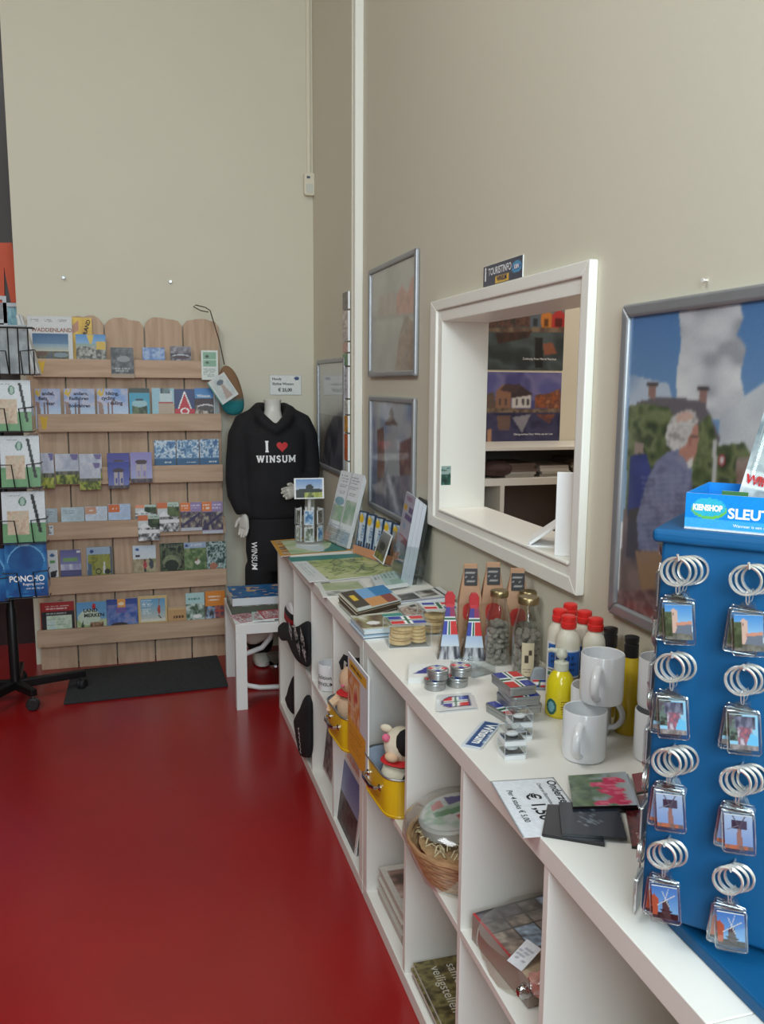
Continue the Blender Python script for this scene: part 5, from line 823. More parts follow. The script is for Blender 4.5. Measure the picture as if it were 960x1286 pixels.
a = at(370, 627, 'Y', 3.56); b = at(407, 600, 'Y', 3.56)
def treecard(cv): cv.fill((.9, .9, .9)).grad(rgb(186, 196, 214), rgb(110, 146, 196), .05, .4, .95, .93).rect(.05, .06, .95, .45, rgb(40, 44, 40)).mr(.35, .06, .95, .3, [rgb(150, 160, 60), rgb(196, 196, 110), rgb(70, 84, 40)], 8, 4, 3).ell(.52, .55, .13, .14, rgb(30, 34, 30)).poly([(.05, .44), (.3, .5), (.95, .46), (.95, .4), (.05, .38)], rgb(36, 42, 36))
card('postcard', b.x-a.x, b.z-a.z, .002, treecard, axes(((a.x+b.x)/2, 3.56, a.z), (1, -.06, 0), (0, .1, 1)), res=.003, label='white edged postcard of a lone tree standing on top of the spinner', cat='postcard')
# brochures in an orange tray
M, w_, h_ = lean((446, 694), (483, 706), 646, 8)
bx = thing('brochure_tray', 'orange card tray holding narrow blue brochures against the wall', 'tray', M); OR = mat('orange_card', rgb(214, 150, 110), .6, var=.03)
L5 = w_*1.45; MB().box(-w_/2, -.012, 0, -w_/2+L5, -.010, .034).obj('front', OR, bx); MB().box(-w_/2, -.010, 0, -w_/2+L5, .03, .002).obj('floor', OR, bx); MB().box(-w_/2, .030, 0, -w_/2+L5, .032, .10).obj('back', OR, bx)
def flower(cv): cv.fill(rgb(40, 62, 96)).mr(.1, .03, .9, .96, [rgb(120, 150, 190), rgb(180, 196, 214), rgb(206, 212, 220)], 4, 7, 3).ell(.35, .82, .28, .1, rgb(224, 180, 40)).ell(.3, .9, .1, .05, rgb(236, 210, 90)).rect(.28, .25, .42, .72, rgb(226, 226, 226)).rect(.55, .06, .75, .3, rgb(40, 44, 56)).mr(.25, .06, .5, .3, [rgb(40, 50, 66), rgb(150, 160, 170)], 5, 6, 5).rows(.55, .35, .9, .7, 5, rgb(90, 100, 130), .4)
def orangeb(cv): flower(cv); cv.mr(.1, .03, .9, .8, [rgb(206, 150, 70), rgb(170, 110, 60), rgb(150, 170, 190)], 3, 4, 6, .8)
bw = L5/5.2
for k in range(5):
    o = card('brochure', bw*.93, h_-.004*k, .010, orangeb if k == 4 else flower, M @ Matrix.Translation((-w_/2+bw*(k+.55), -.004, .0025)), res=.0035, label=['first', 'second', 'third', 'fourth', 'orange tinted last'][k]+' narrow blue brochure from the left in the orange tray', cat='brochure', group='narrow brochures in the orange tray', side=(.25, .3, .36))
a = at(468, 646, 'X', XW); card('price_tag', .045, .055, .001, lambda cv: cv.fill(rgb(206, 206, 204)).rows(.15, .1, .85, .9, 3, (.1, .1, .1), .35), axes((XW-.002, a.y-.03, a.z), (0, -1, 0), (0, 0, 1)), label='small white price tag on the wall under the tower print', cat='price tag')
M, w_, h_ = lean((482, 702), (495, 713), 672, 18)
def catcard(cv): cv.fill(Wt).mr(.06, .04, .94, .96, [rgb(80, 76, 70), rgb(120, 116, 110), rgb(60, 56, 50)], 4, 4, 3).grad(rgb(110, 110, 106), rgb(150, 152, 156), .06, .6, .94, .96).ell(.5, .5, .26, .14, rgb(56, 50, 36)).mr(.1, .05, .9, .26, [rgb(150, 150, 60), rgb(90, 90, 50)], 5, 4, 6).poly([(.3, .7), (.4, .55), (.3, .5)], rgb(60, 52, 40))
card('photo_card', max(w_, .10), h_, .003, catcard, M @ Matrix.Translation((0, -.046, 0)), res=.003, label='white edged photo card of a dark animal leaning on the brochures', cat='card')
# magazines in a clear holder
M, w_, h_ = lean((493, 716), (509, 738), 622, 10)
hd = thing('magazine_holder', 'clear acrylic holder full of magazines below the hatch corner', 'magazine holder', M); HW = .20
MB().box(-HW/2-.004, -.016, 0, HW/2+.004, -.013, h_*.5).obj('front_plate', CLEAR, hd); MB().box(-HW/2-.004, .062, 0, HW/2+.004, .065, h_*.8).obj('back_plate', CLEAR, hd); MB().box(HW/2+.001, -.013, 0, HW/2+.004, .062, h_*.45).obj('side_plate', CLEAR, hd); MB().box(-HW/2-.004, -.013, -.003, HW/2+.004, .062, 0).obj('foot_plate', CLEAR, hd)
def mag(cv): cv.fill(rgb(176, 172, 190)).mr(0, 0, 1, .5, [rgb(150, 146, 166), rgb(190, 188, 204)], 4, 4, 3).rows(.1, .9, .9, .98, 1, rgb(140, 80, 130), .6).rect(.05, .80, .38, .86, rgb(206, 160, 40)).rect(.55, .79, .95, .86, rgb(90, 70, 120)).rect(.3, .70, .98, .77, rgb(100, 80, 130)).rect(.05, .42, .9, .5, rgb(186, 60, 76)).rect(0, 0, 1, .22, rgb(96, 80, 104)).ell(.25, .24, .06, .04, rgb(50, 46, 56)).ell(.4, .62, .12, .04, rgb(130, 160, 196))
def magd(cv): cv.fill(rgb(60, 60, 58)).mr(0, 0, 1, .45, [rgb(40, 80, 60), rgb(70, 110, 90), rgb(30, 40, 36)], 5, 5, 3).rect(.1, .4, .9, .5, rgb(180, 50, 50)).rect(.1, .52, .9, .57, rgb(190, 196, 170))
NM = ['front lilac magazine', 'second magazine', 'third magazine', 'fourth magazine', 'fifth magazine', 'sixth magazine', 'dark green brochure', 'rearmost dark brochure']
for k in range(8):
    dk = k >= 6; card('magazine' if not dk else 'brochure', HW-.01-.004*(k % 2), (h_-.004*k) if not dk else h_*.97, .0068, mag if k == 0 else (magd if dk else (lambda cv: cv.fill(rgb(206, 206, 206)))), M @ Matrix.Translation((0, -.011+.0074*k, .001)), res=.004, side=(.80, .81, .84) if not dk else (.16, .17, .16), label=NM[k]+' in the clear holder below the hatch corner', cat='magazine' if not dk else 'brochure', group='magazines in the clear holder')
# ================================================================ goods on the counter
def put(px, py): return C(px, py)
EDGE = mat('acrylic_edge', rgb(206, 214, 222), .15, var=.05, coat=.5)
def edges_of(x0, y0, z0, x1, y1, z1, parent, r=.0006):
    b = MB(); b.tube([(x0, y0, z0), (x1, y0, z0), (x1, y1, z0), (x0, y1, z0)], r, 4, True); b.tube([(x0, y0, z1), (x1, y0, z1), (x1, y1, z1), (x0, y1, z1)], r, 4, True)
    for x, y in ((x0, y0), (x1, y0), (x1, y1), (x0, y1)): b.tube([(x, y, z0), (x, y, z1)], r, 4)
    b.obj('moulded_edge', EDGE, parent)
COOKIE = mat('golden_cookie', rgb(214, 182, 132), .8, var=.2, vscale=60, bump=.6, bscale=150)
def cookie_box(px, py, rz, lb, w_=.115, d_=.09, h_=.062):
    p = put(px, py); e = thing('cookie_box', lb, 'cookie box', T(p.x, p.y, TOP, rz), 'clear cookie boxes'); t = .0012
    b = MB().box(-w_/2, -d_/2, 0, w_/2, d_/2, h_); b.obj('clear_case', CLEAR, e, bevel=.004); edges_of(-w_/2, -d_/2, .0008, w_/2, d_/2, h_, e)
    card('flag_card', w_*.82, d_*.8, .001, lambda cv: flag(cv, swap=True), axes((0, 0, h_+.002), (1, 0, 0), (0, 1, 0)) @ Matrix.Translation((0, 0, -d_*.4)), e)
    for k in range(5): MB().lathe([(.028, 0), (.031, .002), (.031, .007), (.027, .009)], 18, -.02+.002*k, (-.006, .004)[k % 2]).obj('cookie', COOKIE, e, T(0, 0, .0025+.0098*k), smooth=True)
    for k in range(5): MB().lathe([(.020, 0), (.022, .002), (.022, .007), (.018, .009)], 14, .032-.001*k, .0).obj('cookie', COOKIE, e, T(0, 0, .0025+.0098*k), smooth=True)
cookie_box(511, 807, -.10, 'clear box of golden cookies with a flag card at the counter edge')
cookie_box(551, 792, -.15, 'clear box of cookies with a flag card behind the front cookie box', .11, .085, .072)
# cellophane cone bags with flag labels
def conelabel(cv): cv.fill(Wt).mr(0, 0, 1, .22, [rgb(60, 60, 70), rgb(150, 150, 156), rgb(206, 206, 210)], 8, 5, 3).grad(rgb(206, 214, 226), rgb(170, 190, 220), 0, .22, 1, .4).rect(0, .40, .3, .62, rgb(60, 70, 160)).rect(.3, .4, .38, .62, Wt).rect(.38, .4, .5, .62, GREEN).rect(.5, .4, .56, .62, Wt).rect(.56, .4, 1, .62, RED).rect(0, .62, 1, .64, Wt).rect(0, .64, 1, .67, GREEN).rect(0, .67, 1, .69, Wt).rect(0, .69, .5, .86, rgb(70, 60, 140)).rect(.5, .69, 1, .86, rgb(150, 50, 90)).rect(0, .84, 1, 1, rgb(196, 50, 60))
CAND = mat('grey_candy_mix', rgb(126, 110, 100), .5, var=.4, vscale=70, bump=.8, bscale=110)
def cone_bag(px, py, lb, rz=0.):
    p = put(px, py); h_ = .158; e = thing('cone_bag', lb, 'sweet bag', T(p.x, p.y, TOP, rz), 'flag labelled sweet bags'); w0, d0, w1 = .066, .05, .018
    fr = lambda s, z: [(-s[0]/2, -s[1]/2, z), (s[0]/2, -s[1]/2, z), (s[0]/2, s[1]/2, z), (-s[0]/2, s[1]/2, z)]
    F_ = [(0, 3, 2, 1), (4, 5, 6, 7), (0, 1, 5, 4), (1, 2, 6, 5), (2, 3, 7, 6), (3, 0, 4, 7)]
    MB().add(fr((w0, d0), 0)+fr((w1, .004), h_), F_).obj('cellophane', FILM, e); MB().add(fr((w0*.9, d0*.9), .002)+fr((w0*.42, d0*.42), h_*.55), F_).obj('contents', CAND, e, bevel=.004)
    nx, ny = 26, 60; cv = Cv(nx, ny); conelabel(cv); me = grid_mesh('label', nx, ny, lambda U, V: np.stack([(U-.5)*(w0*.86-(w0*.86-.016)*np.minimum(V*1.05, 1)), -d0/2*(1-V)-.002*V-.0015, V*h_*1.0], 1), cv); link('label', me, PRINT, e)
    MB().prism([(-.012, h_*.86), (.012, h_*.86), (.013, h_*1.02), (.006, h_*1.09), (-.006, h_*1.09), (-.013, h_*1.02)], -.006, .004).obj('red_tag', mat('red_tag_card', rgb(196, 56, 60), .4, var=.08), e, bevel=.001)
cone_bag(564, 824, 'left flag labelled pointed sweet bag before the paper bags', -.25); cone_bag(594, 826, 'right flag labelled pointed sweet bag beside the liquorice bottle', -.25)
# brown paper bags
KRAFT = mat('brown_kraft_paper', rgb(176, 136, 106), .7, var=.08, vscale=20, bump=.4, bscale=40)
def kraft_bag(px, py, lb, h_=.235, rz=-.3):
    p = put(px, py); x = min(p.x, XW-.045); e = thing('paper_bag', lb, 'paper bag', T(x, p.y, TOP, rz), 'brown paper bags with red stickers'); w0, d0 = .062, .052
    v = []
    for w_, d_, z in ((w0, d0, 0), (w0, d0, h_*.55), (w0*.8, d0*.6, h_*.75), (w0*.62, .010, h_*.9), (w0*.58, .006, h_)): v += [(-w_/2, -d_/2, z), (w_/2, -d_/2, z), (w_/2, d_/2, z), (-w_/2, d_/2, z)]
    f = [(0, 3, 2, 1), (16, 17, 18, 19)]
    for i in range(4):
        for k in range(4): f.append((i*4+k, i*4+(k+1) % 4, i*4+4+(k+1) % 4, i*4+4+k))
    MB().add(v, f).obj('bag_body', KRAFT, e, bevel=.002)
    card('label', w0*.55, h_*.2, .001, lambda cv: cv.fill(rgb(58, 54, 56)).rows(.12, .1, .88, .9, 3, rgb(200, 196, 190), .45, 4), axes((0, -.0178, h_*.755), (1, 0, 0), (0, .068, 1)), e)
    MB().prism(rrect(.04, .05, .018, 5), -.0012, 0).obj('round_sticker', mat('red_sticker', rgb(200, 62, 58), .4, var=.06), e, axes((0, -d0/2-.0002-.0, h_*.45), (1, 0, 0), (0, 0, 1)))
kraft_bag(589, 812, 'leftmost brown paper bag behind the pointed sweet bags', .228); kraft_bag(617, 813, 'middle brown paper bag with a dark label behind the bottles', .233); kraft_bag(647, 820, 'rightmost brown paper bag between two bottle necks', .228)
# liquorice bottles
GOLD = mat('gold_lid', rgb(150, 132, 96), .32, .85, var=.08, vscale=30); DROP = mat('grey_liquorice', rgb(134, 126, 118), .75, var=.3, vscale=60, bump=.5, bscale=160)
dm = MB().ball((0, 0, 0), .0105, .0105, .0062, 10, 6).mesh('liquorice_drop', True); dm.materials.append(DROP)
cm = MB().lathe([(.0075, -.008), (.0085, -.007), (.0085, .007), (.0075, .008)], 10).mesh('liquorice_barrel', True); cm.materials.append(DROP)
def bottle(px, py, pytop, lb, short, kind=0, label=False, R=.031):
    p = put(px, py); p.x = min(p.x, XW-R-.006); h_ = hgt(Vector((p.x, p.y, TOP)), pytop); e = thing('glass_bottle', lb, 'bottle', T(p.x, p.y, TOP), 'liquorice bottles'); k = h_/.16
    MB().lathe([(R*.9, 0), (R, .004), (R, .085*k), (R*.93, .10*k), (R*.66, .128*k), (R*.58, .140*k), (R*.58, .147*k)], 28, cap=False).obj('glass', GLASS, e, smooth=True)
    MB().lathe([(R*.66, .146*k), (R*.69, .147*k), (R*.69, .157*k), (R*.62, h_), (R*.3, h_-.001)], 28).obj('lid', GOLD, e, smooth=True)
    if label: cyl_label('label', R+.0006, .010, .075*k, -2.35, -1.55, lambda cv: cv.fill(rgb(206, 190, 160)).rect(.25, .4, .55, .62, rgb(66, 56, 46)).rect(.55, .62, .8, .78, rgb(80, 66, 54)).rows(.15, .08, .85, .25, 2, rgb(90, 76, 60), .4), e, nx=20, ny=40)
    r = random.Random(px); z = .008; lay = 0
    while z < .092*k:
        rr_ = R*(.95 if z < .085*k else .8)-.012
        for ring, n in ((rr_, 7), (rr_*.38, 2)):
            for j in range(n):
                a = 2*PI*(j+.5*(lay % 2))/n+r.uniform(-.15, .15); o = bpy.data.objects.new('liquorice_drop' if kind == 0 else 'liquorice_barrel', dm if kind == 0 else cm); COL.objects.link(o)
                o.location = (p.x+ring*math.cos(a), p.y+ring*math.sin(a), TOP+z+r.uniform(-.002, .002)); o.rotation_euler = (r.uniform(-.9, .9), r.uniform(-.9, .9), r.uniform(0, 6)); tag(o, 'grey liquorice piece inside the '+short, 'sweet', 'liquorice pieces in the '+short)
        z += .0135; lay += 1
bottle(625, 832, 741, 'glass bottle of round dark liquorice with gold lid, leftmost of three', 'leftmost glass bottle', 0, False, .033); bottle(661, 848, 749, 'glass bottle of barrel shaped liquorice with a beige label', 'glass bottle with beige label', 1, True, .0365); bottle(688, 824, 742, 'glass bottle of liquorice with gold lid behind the red capped bottles', 'glass bottle behind the red caps', 0, False, .0325)
# red capped cream bottles
REDC = mat('red_cap_plastic', rgb(222, 44, 40), .35, var=.03); CREAMP = mat('cream_plastic_bottle', rgb(214, 206, 188), .4, var=.03)
def blab(cv): cv.fill(rgb(222, 222, 222)).rect(.1, .5, .9, .97, rgb(36, 92, 170)).rows(.2, .58, .85, .9, 3, rgb(20, 40, 80), .5, 3).rect(.1, .44, .9, .47, (.2, .2, .2)).rect(.1, .34, .9, .42, rgb(30, 96, 60)).rect(.1, .05, .45, .32, RED).rect(.5, .05, .9, .32, rgb(200, 60, 50))
rc = None
def red_bottle(px, pytop, y, lb):
    global rc
    q = C(px, pytop+3, TOP+.209); x, y = min(q.x, XW-.028), q.y
    if rc is None:
        e = rc = thing('squeeze_bottle', lb, 'bottle', T(x, y, TOP), 'red capped cream bottles'); R = .0258
        MB().lathe([(R*.92, 0), (R, .004), (R, .152), (R*.93, .164), (R*.7, .173), (R*.55, .177), (R*.55, .185)], 26).obj('bottle_body', CREAMP, e, smooth=True)
        cp = MB().lathe([(.0155, .180), (.017, .182), (.017, .193), (.0155, .194), (.0155, .196), (.0162, .198), (.0155, .206), (.0125, .208), (.006, .209)], 26).obj('cap', REDC, e, smooth=True)
        cyl_label('label', R+.0005, .020, .138, -PI*1.05, -PI*.05, blab, e)
    else:
        e = copy_tree(rc); e['label'] = lb
    e.matrix_local = T(x, y, TOP, -.1+.25*math.sin(px))
for a in ((704, 761, 1.80, 'red capped cream bottle at the back left beside the glass bottle'), (715, 769, 1.725, 'red capped cream bottle in front with its whole label showing'), (717, 754, 1.865, 'red capped cream bottle farthest back of the five'), (735, 763, 1.79, 'red capped cream bottle at the back right by the wall'), (749, 772, 1.715, 'red capped cream bottle just behind the upper mug')): red_bottle(*a)
# yellow liquor bottles and pump bottle
YEL = mat('yellow_liqueur', rgb(226, 206, 30), .18, var=.04, coat=.4); YELD = mat('amber_yellow_bottle', rgb(206, 176, 30), .22, var=.05, coat=.4); BCAP = mat('black_cap', rgb(26, 26, 30), .35, var=.1)
p = put(703, 897); e = thing('pump_bottle', 'round yellow bottle with a clear pump beside the mugs', 'bottle', T(p.x, p.y, TOP)); R = .031
MB().lathe([(R*.9, 0), (R, .004), (R, .062), (R*.93, .076), (R*.72, .09), (R*.5, .098), (R*.45, .10)], 28).obj('bottle_body', YEL, e, smooth=True); PUMPC = mat('milky_pump', rgb(206, 206, 190), .3, var=.04)
MB().lathe([(.0135, .099), (.0155, .10), (.0155, .116), (.013, .118), (.006, .119), (.006, .127)], 20).obj('pump_collar', PUMPC, e, smooth=True); MB().lathe([(.009, .126), (.012, .13), (.012, .136), (.008, .145), (.003, .147)], 16).obj('pump_head', PUMPC, e, smooth=True); MB().tube([(.008, 0, .138), (.025, .004, .138), (.032, .005, .134)], [.006, .005, .004], 8).obj('spout', PUMPC, e, M=Matrix.Rotation(2.0, 4, 'Z'), smooth=True)
cyl_label('label', R+.0005, .006, .045, -PI*1.1, 0, lambda cv: cv.fill(rgb(222, 200, 40)).ell(.22, .5, .12, .45, rgb(40, 100, 90)).ell(.22, .5, .07, .3, rgb(120, 170, 180)).rows(.42, .1, .92, .9, 6, rgb(110, 90, 20), .45, 5), e)
def liq(px, py, pytop, lb, R=.0275):
    p = put(px, py); p.x = min(p.x, XW-R-.004); h_ = hgt(Vector((p.x, p.y, TOP)), pytop); e = thing('liqueur_bottle', lb, 'bottle', T(p.x, p.y, TOP), 'tall yellow bottles'); c = h_-.042
    MB().lathe([(R*.92, 0), (R, .005), (R, c*.80), (R*.9, c*.88), (R*.6, c*.97), (R*.55, c)], 26).obj('bottle_body', YELD, e, smooth=True)
    MB().lathe([(.014, c-.002), (.0145, c), (.0145, c+.026), (.013, c+.027), (.013, c+.029), (.0145, c+.031), (.0145, h_-.001), (.012, h_)], 22).obj('cap', BCAP, e, smooth=True)
liq(788, 918, 799, 'tall yellow bottle with black cap right of the upper mug'); liq(782, 893, 788, 'tall yellow bottle with black cap farther back by the wall')
# mugs
CER = mat('white_ceramic', rgb(232, 232, 234), .18, var=.008, coat=.3)
def mugmesh(R=.041, h_=.096):
    a = MB().lathe([(R*.86, 0), (R*.97, .003), (R, .01), (R, h_-.002), (R-.0015, h_), (R-.003, h_-.001), (R-.0035, .012), (R*.8, .006), (.004, .0055)], 40).mesh('mug_body', True)
    pts = [(R-.002, 0, h_*.80)]+[(R+.026*math.sin(PI*t)**.55, 0, h_*(.80-.62*t)) for t in [k/14 for k in range(1, 14)]]+[(R-.002, 0, h_*.18)]
    b = MB().tube(pts, .0058, 10); b.v = [(x, y*1.35, z) for x, y, z in b.v]; return a, b.mesh('mug_handle', True)
mga, mgb = mugmesh()
def mug(x, y, z, ang, lb, group='white mugs on the counter', s=1.):
    e = thing('mug', lb, 'mug', T(x, y, z, ang) @ Matrix.Scale(s, 4), group); link('mug_body', mga, CER, e); link('mug_handle', mgb, CER, e); return e
q1 = put(733, 950); q2 = put(741, 917); q4 = put(823, 952)
m1 = mug(q1.x, q1.y, TOP, -2.3, 'lower white mug in front with its handle towards the viewer'); mug(q2.x, q2.y, TOP, -.95, 'lower white mug behind, its handle showing at the right')
q3 = C(755, 880, TOP+.0963); mug(q3.x, q3.y, q3.z, -2.3, 'upper white mug stacked on two other mugs')
m4 = mug(q4.x, q4.y, TOP, 1.2, 'lower white mug half hidden by the blue stand'); mug(q4.x+.012, q4.y+.014, TOP+.0963, 1.2, 'upper white mug half hidden by the blue stand')
# tins
def rtin(px, py, z, lb, top):
    p = C(px, py, z); e = thing('round_tin', lb, 'tin', T(p.x, p.y, z, .5), 'small heart shaped tins'); R = .0255
    o = [(R*(1.0-.22*abs(math.sin(a/2+PI/4))**8)*math.cos(a), R*math.sin(a)) for a in [2*PI*k/36 for k in range(36)]]
    MB().slab(o, 0, .016).obj('tin_body', TIN, e, bevel=.002); MB().slab([(x*1.04, y*1.04) for x, y in o], .0160, .0225).obj('lid', TIN, e, bevel=.002)
    cv = Cv(24, 24); flag(cv); g = grid_mesh('lid_print', 24, 24, lambda U, V: np.stack([(U-.5)*R*1.35, (V-.5)*R*1.35, np.full(U.shape, .0228)], 1), cv); link('lid_print', g, GLOSS, e)
rtin(546, 864, TOP, 'lower left small silver tin', 0); rtin(574, 860, TOP, 'lower right small silver tin', 0); rtin(549.5, 851, TOP+.0232, 'upper left small silver tin with a flag lid', 1); rtin(578.5, 847, TOP+.0232, 'upper right small silver tin with a flag lid', 1)
e = put(540, 843); o = quad('sticker_box', [(513, 851), (572, 850), (566, 833), (514, 834)], TOP+.014, .0138, lambda cv: cv.fill(rgb(226, 226, 224)).poly([(.12, .3), (.5, .9), (.75, .9), (.8, .3)], rgb(50, 54, 140)).rect(.55, .3, .8, .8, rgb(190, 60, 56)).rect(.45, .3, .55, .9, Wt), 'flat white box with a blue flag picture behind the silver tins', 'box', side=(.86, .86, .85))
def cleartray():
    p = put(594, 842); e = thing('clear_tray', 'small empty clear plastic tray beside the silver tins', 'tray', T(p.x, p.y, TOP, .3)); box('floor', -.035, -.045, 0, .035, .045, .002, CLEAR, e)
    for q in ((-.035, -.045, -.033, .045), (.033, -.045, .035, .045), (-.033, -.045, .033, -.043), (-.033, .043, .033, .045)): box('wall', q[0], q[1], .002, q[2], q[3], .02, CLEAR, e)
cleartray()
TLID = [(615, 843), (641, 865), (674, 858), (652, 838)]
def tinbox(k, z, ang, dx, dy, lb, w_=.096, d_=.062, t=.019):
    P = [C(x, y, TOP+.084) for x, y in TLID]; c = sum(P, Vector())/4; r = P[1]-P[0]; base = math.atan2(r.y, r.x)
    e = thing('flag_tin', lb, 'tin', T(c.x+dx, c.y+dy, z, base+ang), 'flat tins with a flag lid')
    MB().slab(rrect(w_, d_, .008), 0, t*.62).obj('tin_body', TIN, e, bevel=.0012); MB().slab(rrect(w_*1.02, d_*1.03, .0085), t*.62+.0001, t).obj('lid', TIN, e, bevel=.0015)
    cv = Cv(40, 28); flag(cv); cv.ell(.5, .5, .09, .12, rgb(206, 206, 206)); g = grid_mesh('lid_print', 40, 28, lambda U, V: np.stack([(U-.5)*w_*.94, (V-.5)*d_*.92, np.full(U.shape, t+.0003)], 1), cv); link('lid_print', g, GLOSS, e)
tinbox(0, TOP, .22, -.008, -.004, 'bottom flag tin of the pile of four, turned aside'); tinbox(1, TOP+.0203, .05, .012, -.004, 'third flag tin from the top of the pile'); tinbox(2, TOP+.0406, -.06, .010, -.006, 'second flag tin from the top of the pile'); tinbox(3, TOP+.0609, .03, 0, 0, 'topmost flag tin of the pile with its whole lid showing')
p = put(677, 866); e = thing('blister_pack', 'small grey blister pack with a flag band beside the flag tins', 'pack', T(p.x, p.y, TOP, -.3)); MB().prism([(-.018, 0), (.018, 0), (.02, .03), (.015, .048), (.009, .054), (-.009, .054), (-.015, .048), (-.02, .03)], -.006, .006).obj('pack_body', mat('grey_blister', rgb(150, 156, 164), .2, var=.15, vscale=40), e, bevel=.003); card('flag_band', .032, .018, .0006, lambda cv: flag(cv), Matrix.Translation((0, -.0066, .008)), e)
# small clear boxes with pins
PBASE = mat('white_pin_base', rgb(226, 226, 226), .4, var=.01)
def pinbox(x, y, z, lb, ang=.12):
    e = thing('pin_box', lb, 'pin box', T(x, y, z, ang), 'clear boxes with pins'); s = .021
    box('base', -s, -s, 0, s, s, .009, PBASE, e, .001); box('insert', -s*.86, -s*.86, .0092, s*.86, s*.86, .0110, mat('black_foam', rgb(36, 36, 38), .9, var=.1), e); MB().box(-s, -s, .0112, s, s, .0275).obj('clear_lid', CLEAR, e); edges_of(-s, -s, .0112, s, s, .0272, e, .0005)
    MB().ball((0, 0, .0165), .0125, .0095, .005).obj('pin', mat('white_enamel', rgb(226, 222, 222), .25, var=.1, vscale=90), e, smooth=True)
pb = put(646, 952); d1 = put(660, 915)-pb
for k, (i, z, lb) in enumerate(((0, 0, 'front lower clear pin box'), (0, 1, 'front upper clear pin box'), (1, 0, 'back lower clear pin box'), (1, 1, 'back upper clear pin box'))): pinbox(pb.x+d1.x*i*.62, pb.y+d1.y*i*.62+.012, TOP+z*.0278, lb+' near the flag tins', -.1)
# ================================================================ inside the shelf units
YELT = mat('yellow_tin_case', rgb(222, 180, 30), .3, var=.03, coat=.3); LIN = mat('pale_blue_lining', rgb(186, 196, 214), .6, var=.05, vscale=30)
def case(x, y, z, rz, lb, w_=.16, d_=.21, h_=.105):      # open tin suitcase lying on its back: rounded walls, rim, handle on the front
    e = thing('tin_suitcase', lb, 'suitcase', T(x, y, z, rz), 'yellow tin suitcases'); o = rrect(w_, d_, .045, 6); i = rrect(w_-.006, d_-.006, .042, 6); n = len(o)
    b = MB(); v = [(px, py, 0) for px, py in o]+[(px*1.05, py*1.05, h_) for px, py in o]; b.add(v, [tuple(reversed(range(n)))]+[(k, (k+1) % n, n+(k+1) % n, n+k) for k in range(n)]).obj('case_shell', YELT, e, smooth=True)
    b = MB(); v = [(px, py, .003) for px, py in i]+[(px*1.05, py*1.05, h_-.001) for px, py in i]; b.add(v, [tuple(range(n))]+[(k, n+k, n+(k+1) % n, (k+1) % n) for k in range(n)]).obj('lining', LIN, e, smooth=True)
    MB().tube([(px*1.05, py*1.05, h_) for px, py in o], .0028, 8, True).obj('rim', TIN, e, smooth=True); MB().tube([(px*1.005, py*1.005, .006) for px, py in o], .0022, 6, True).obj('bead', YELT, e, smooth=True)
    hx = -w_/2*1.03; hn = MB().tube([(hx-.002, .045, h_*.60), (hx-.016, .043, h_*.62), (hx-.020, .025, h_*.60), (hx-.020, -.025, h_*.58), (hx-.016, -.043, h_*.60), (hx-.002, -.045, h_*.60)], [.004, .0045, .006, .006, .0045, .004], 8).obj('handle', CHROME, e, smooth=True)
    for s in (-.045, .045): MB().lathe([(.009, 0), (.009, .003), (.005, .006)], 12).obj('handle_mount', CHROME, hn, axes((hx, s, h_*.6), (0, 1, 0), (-1, 0, 0)), smooth=True)
    return e
SKIN = mat('peach_plush', rgb(222, 184, 150), .8, var=.05, bump=.3, bscale=120); CRM = mat('cream_plush', rgb(226, 214, 190), .85, var=.06, bump=.3, bscale=120); BLKP = mat('black_plush', rgb(26, 24, 26), .9, var=.2); REDP = mat('red_dotted_cloth', rgb(196, 30, 34), .7, var=.1); PINK = mat('pink_felt', rgb(224, 110, 140), .8, var=.05)
def doll(lb, M, cow):
    e = thing('plush_doll', lb, 'plush toy', M, 'plush dolls in yellow suitcases'); body = CRM if cow else SKIN
    MB().ball((0, 0, .055), .050, .046, .055).obj('body', body, e, smooth=True); MB().ball((0, -.006, .135), .040, .038, .043).obj('head', body, e, smooth=True)
    MB().add(*loft([(0, -.002, .092, .036, .034), (0, -.004, .100, .046, .044), (0, -.004, .108, .034, .034)], 20)).obj('neckerchief', REDP, e, smooth=True)
    if cow:
        MB().ball((.022, -.022, .150), .026, .026, .032).obj('black_patch', BLKP, e, smooth=True); MB().ball((.036, -.01, .05), .03, .04, .045).obj('black_patch', BLKP, e, smooth=True); MB().ball((-.024, -.034, .158), .010, .008, .010).obj('pink_cheek', PINK, e, smooth=True); MB().ball((-.006, -.040, .118), .018, .012, .012).obj('muzzle', SKIN, e, smooth=True)
        for s in (-1, 1): MB().ball((s*.040, .0, .165), .016, .006, .010).obj('ear', body if s < 0 else BLKP, e, smooth=True)
    else:
        MB().ball((.004, .008, .168), .032, .032, .022).obj('hair', BLKP, e, smooth=True); MB().tube([(-.02, .01, .178), (-.034, .0, .19), (-.04, -.004, .176), (-.036, -.006, .158)], [.010, .009, .007, .004], 8).obj('hair_lock', BLKP, e, smooth=True); MB().ball((-.012, -.044, .128), .005, .004, .004).obj('nose', PINK, e, smooth=True)
        for s in (-1, 1): MB().tube([(s*.038, -.01, .085), (s*.058, -.022, .065), (s*.06, -.03, .045)], [.013, .012, .011], 8).obj('arm', BLKP if s > 0 else body, e, smooth=True)
    for s in (-1, 1): MB().tube([(s*.026, -.015, .02), (s*.03, -.032, .02), (s*.032, -.040, .026)], [.017, .015, .015], 8).obj('leg', BLKP if (cow or s > 0) else body, e, smooth=True)
case(.640, 1.975, ZM+.001, .06, 'open yellow tin suitcase with a cow doll in the middle shelf unit'); doll('black and white cow doll with a red neckerchief in the nearer yellow suitcase', T(.628, 1.96, ZM+.006, -.75) @ Matrix.Scale(1.12, 4), True)
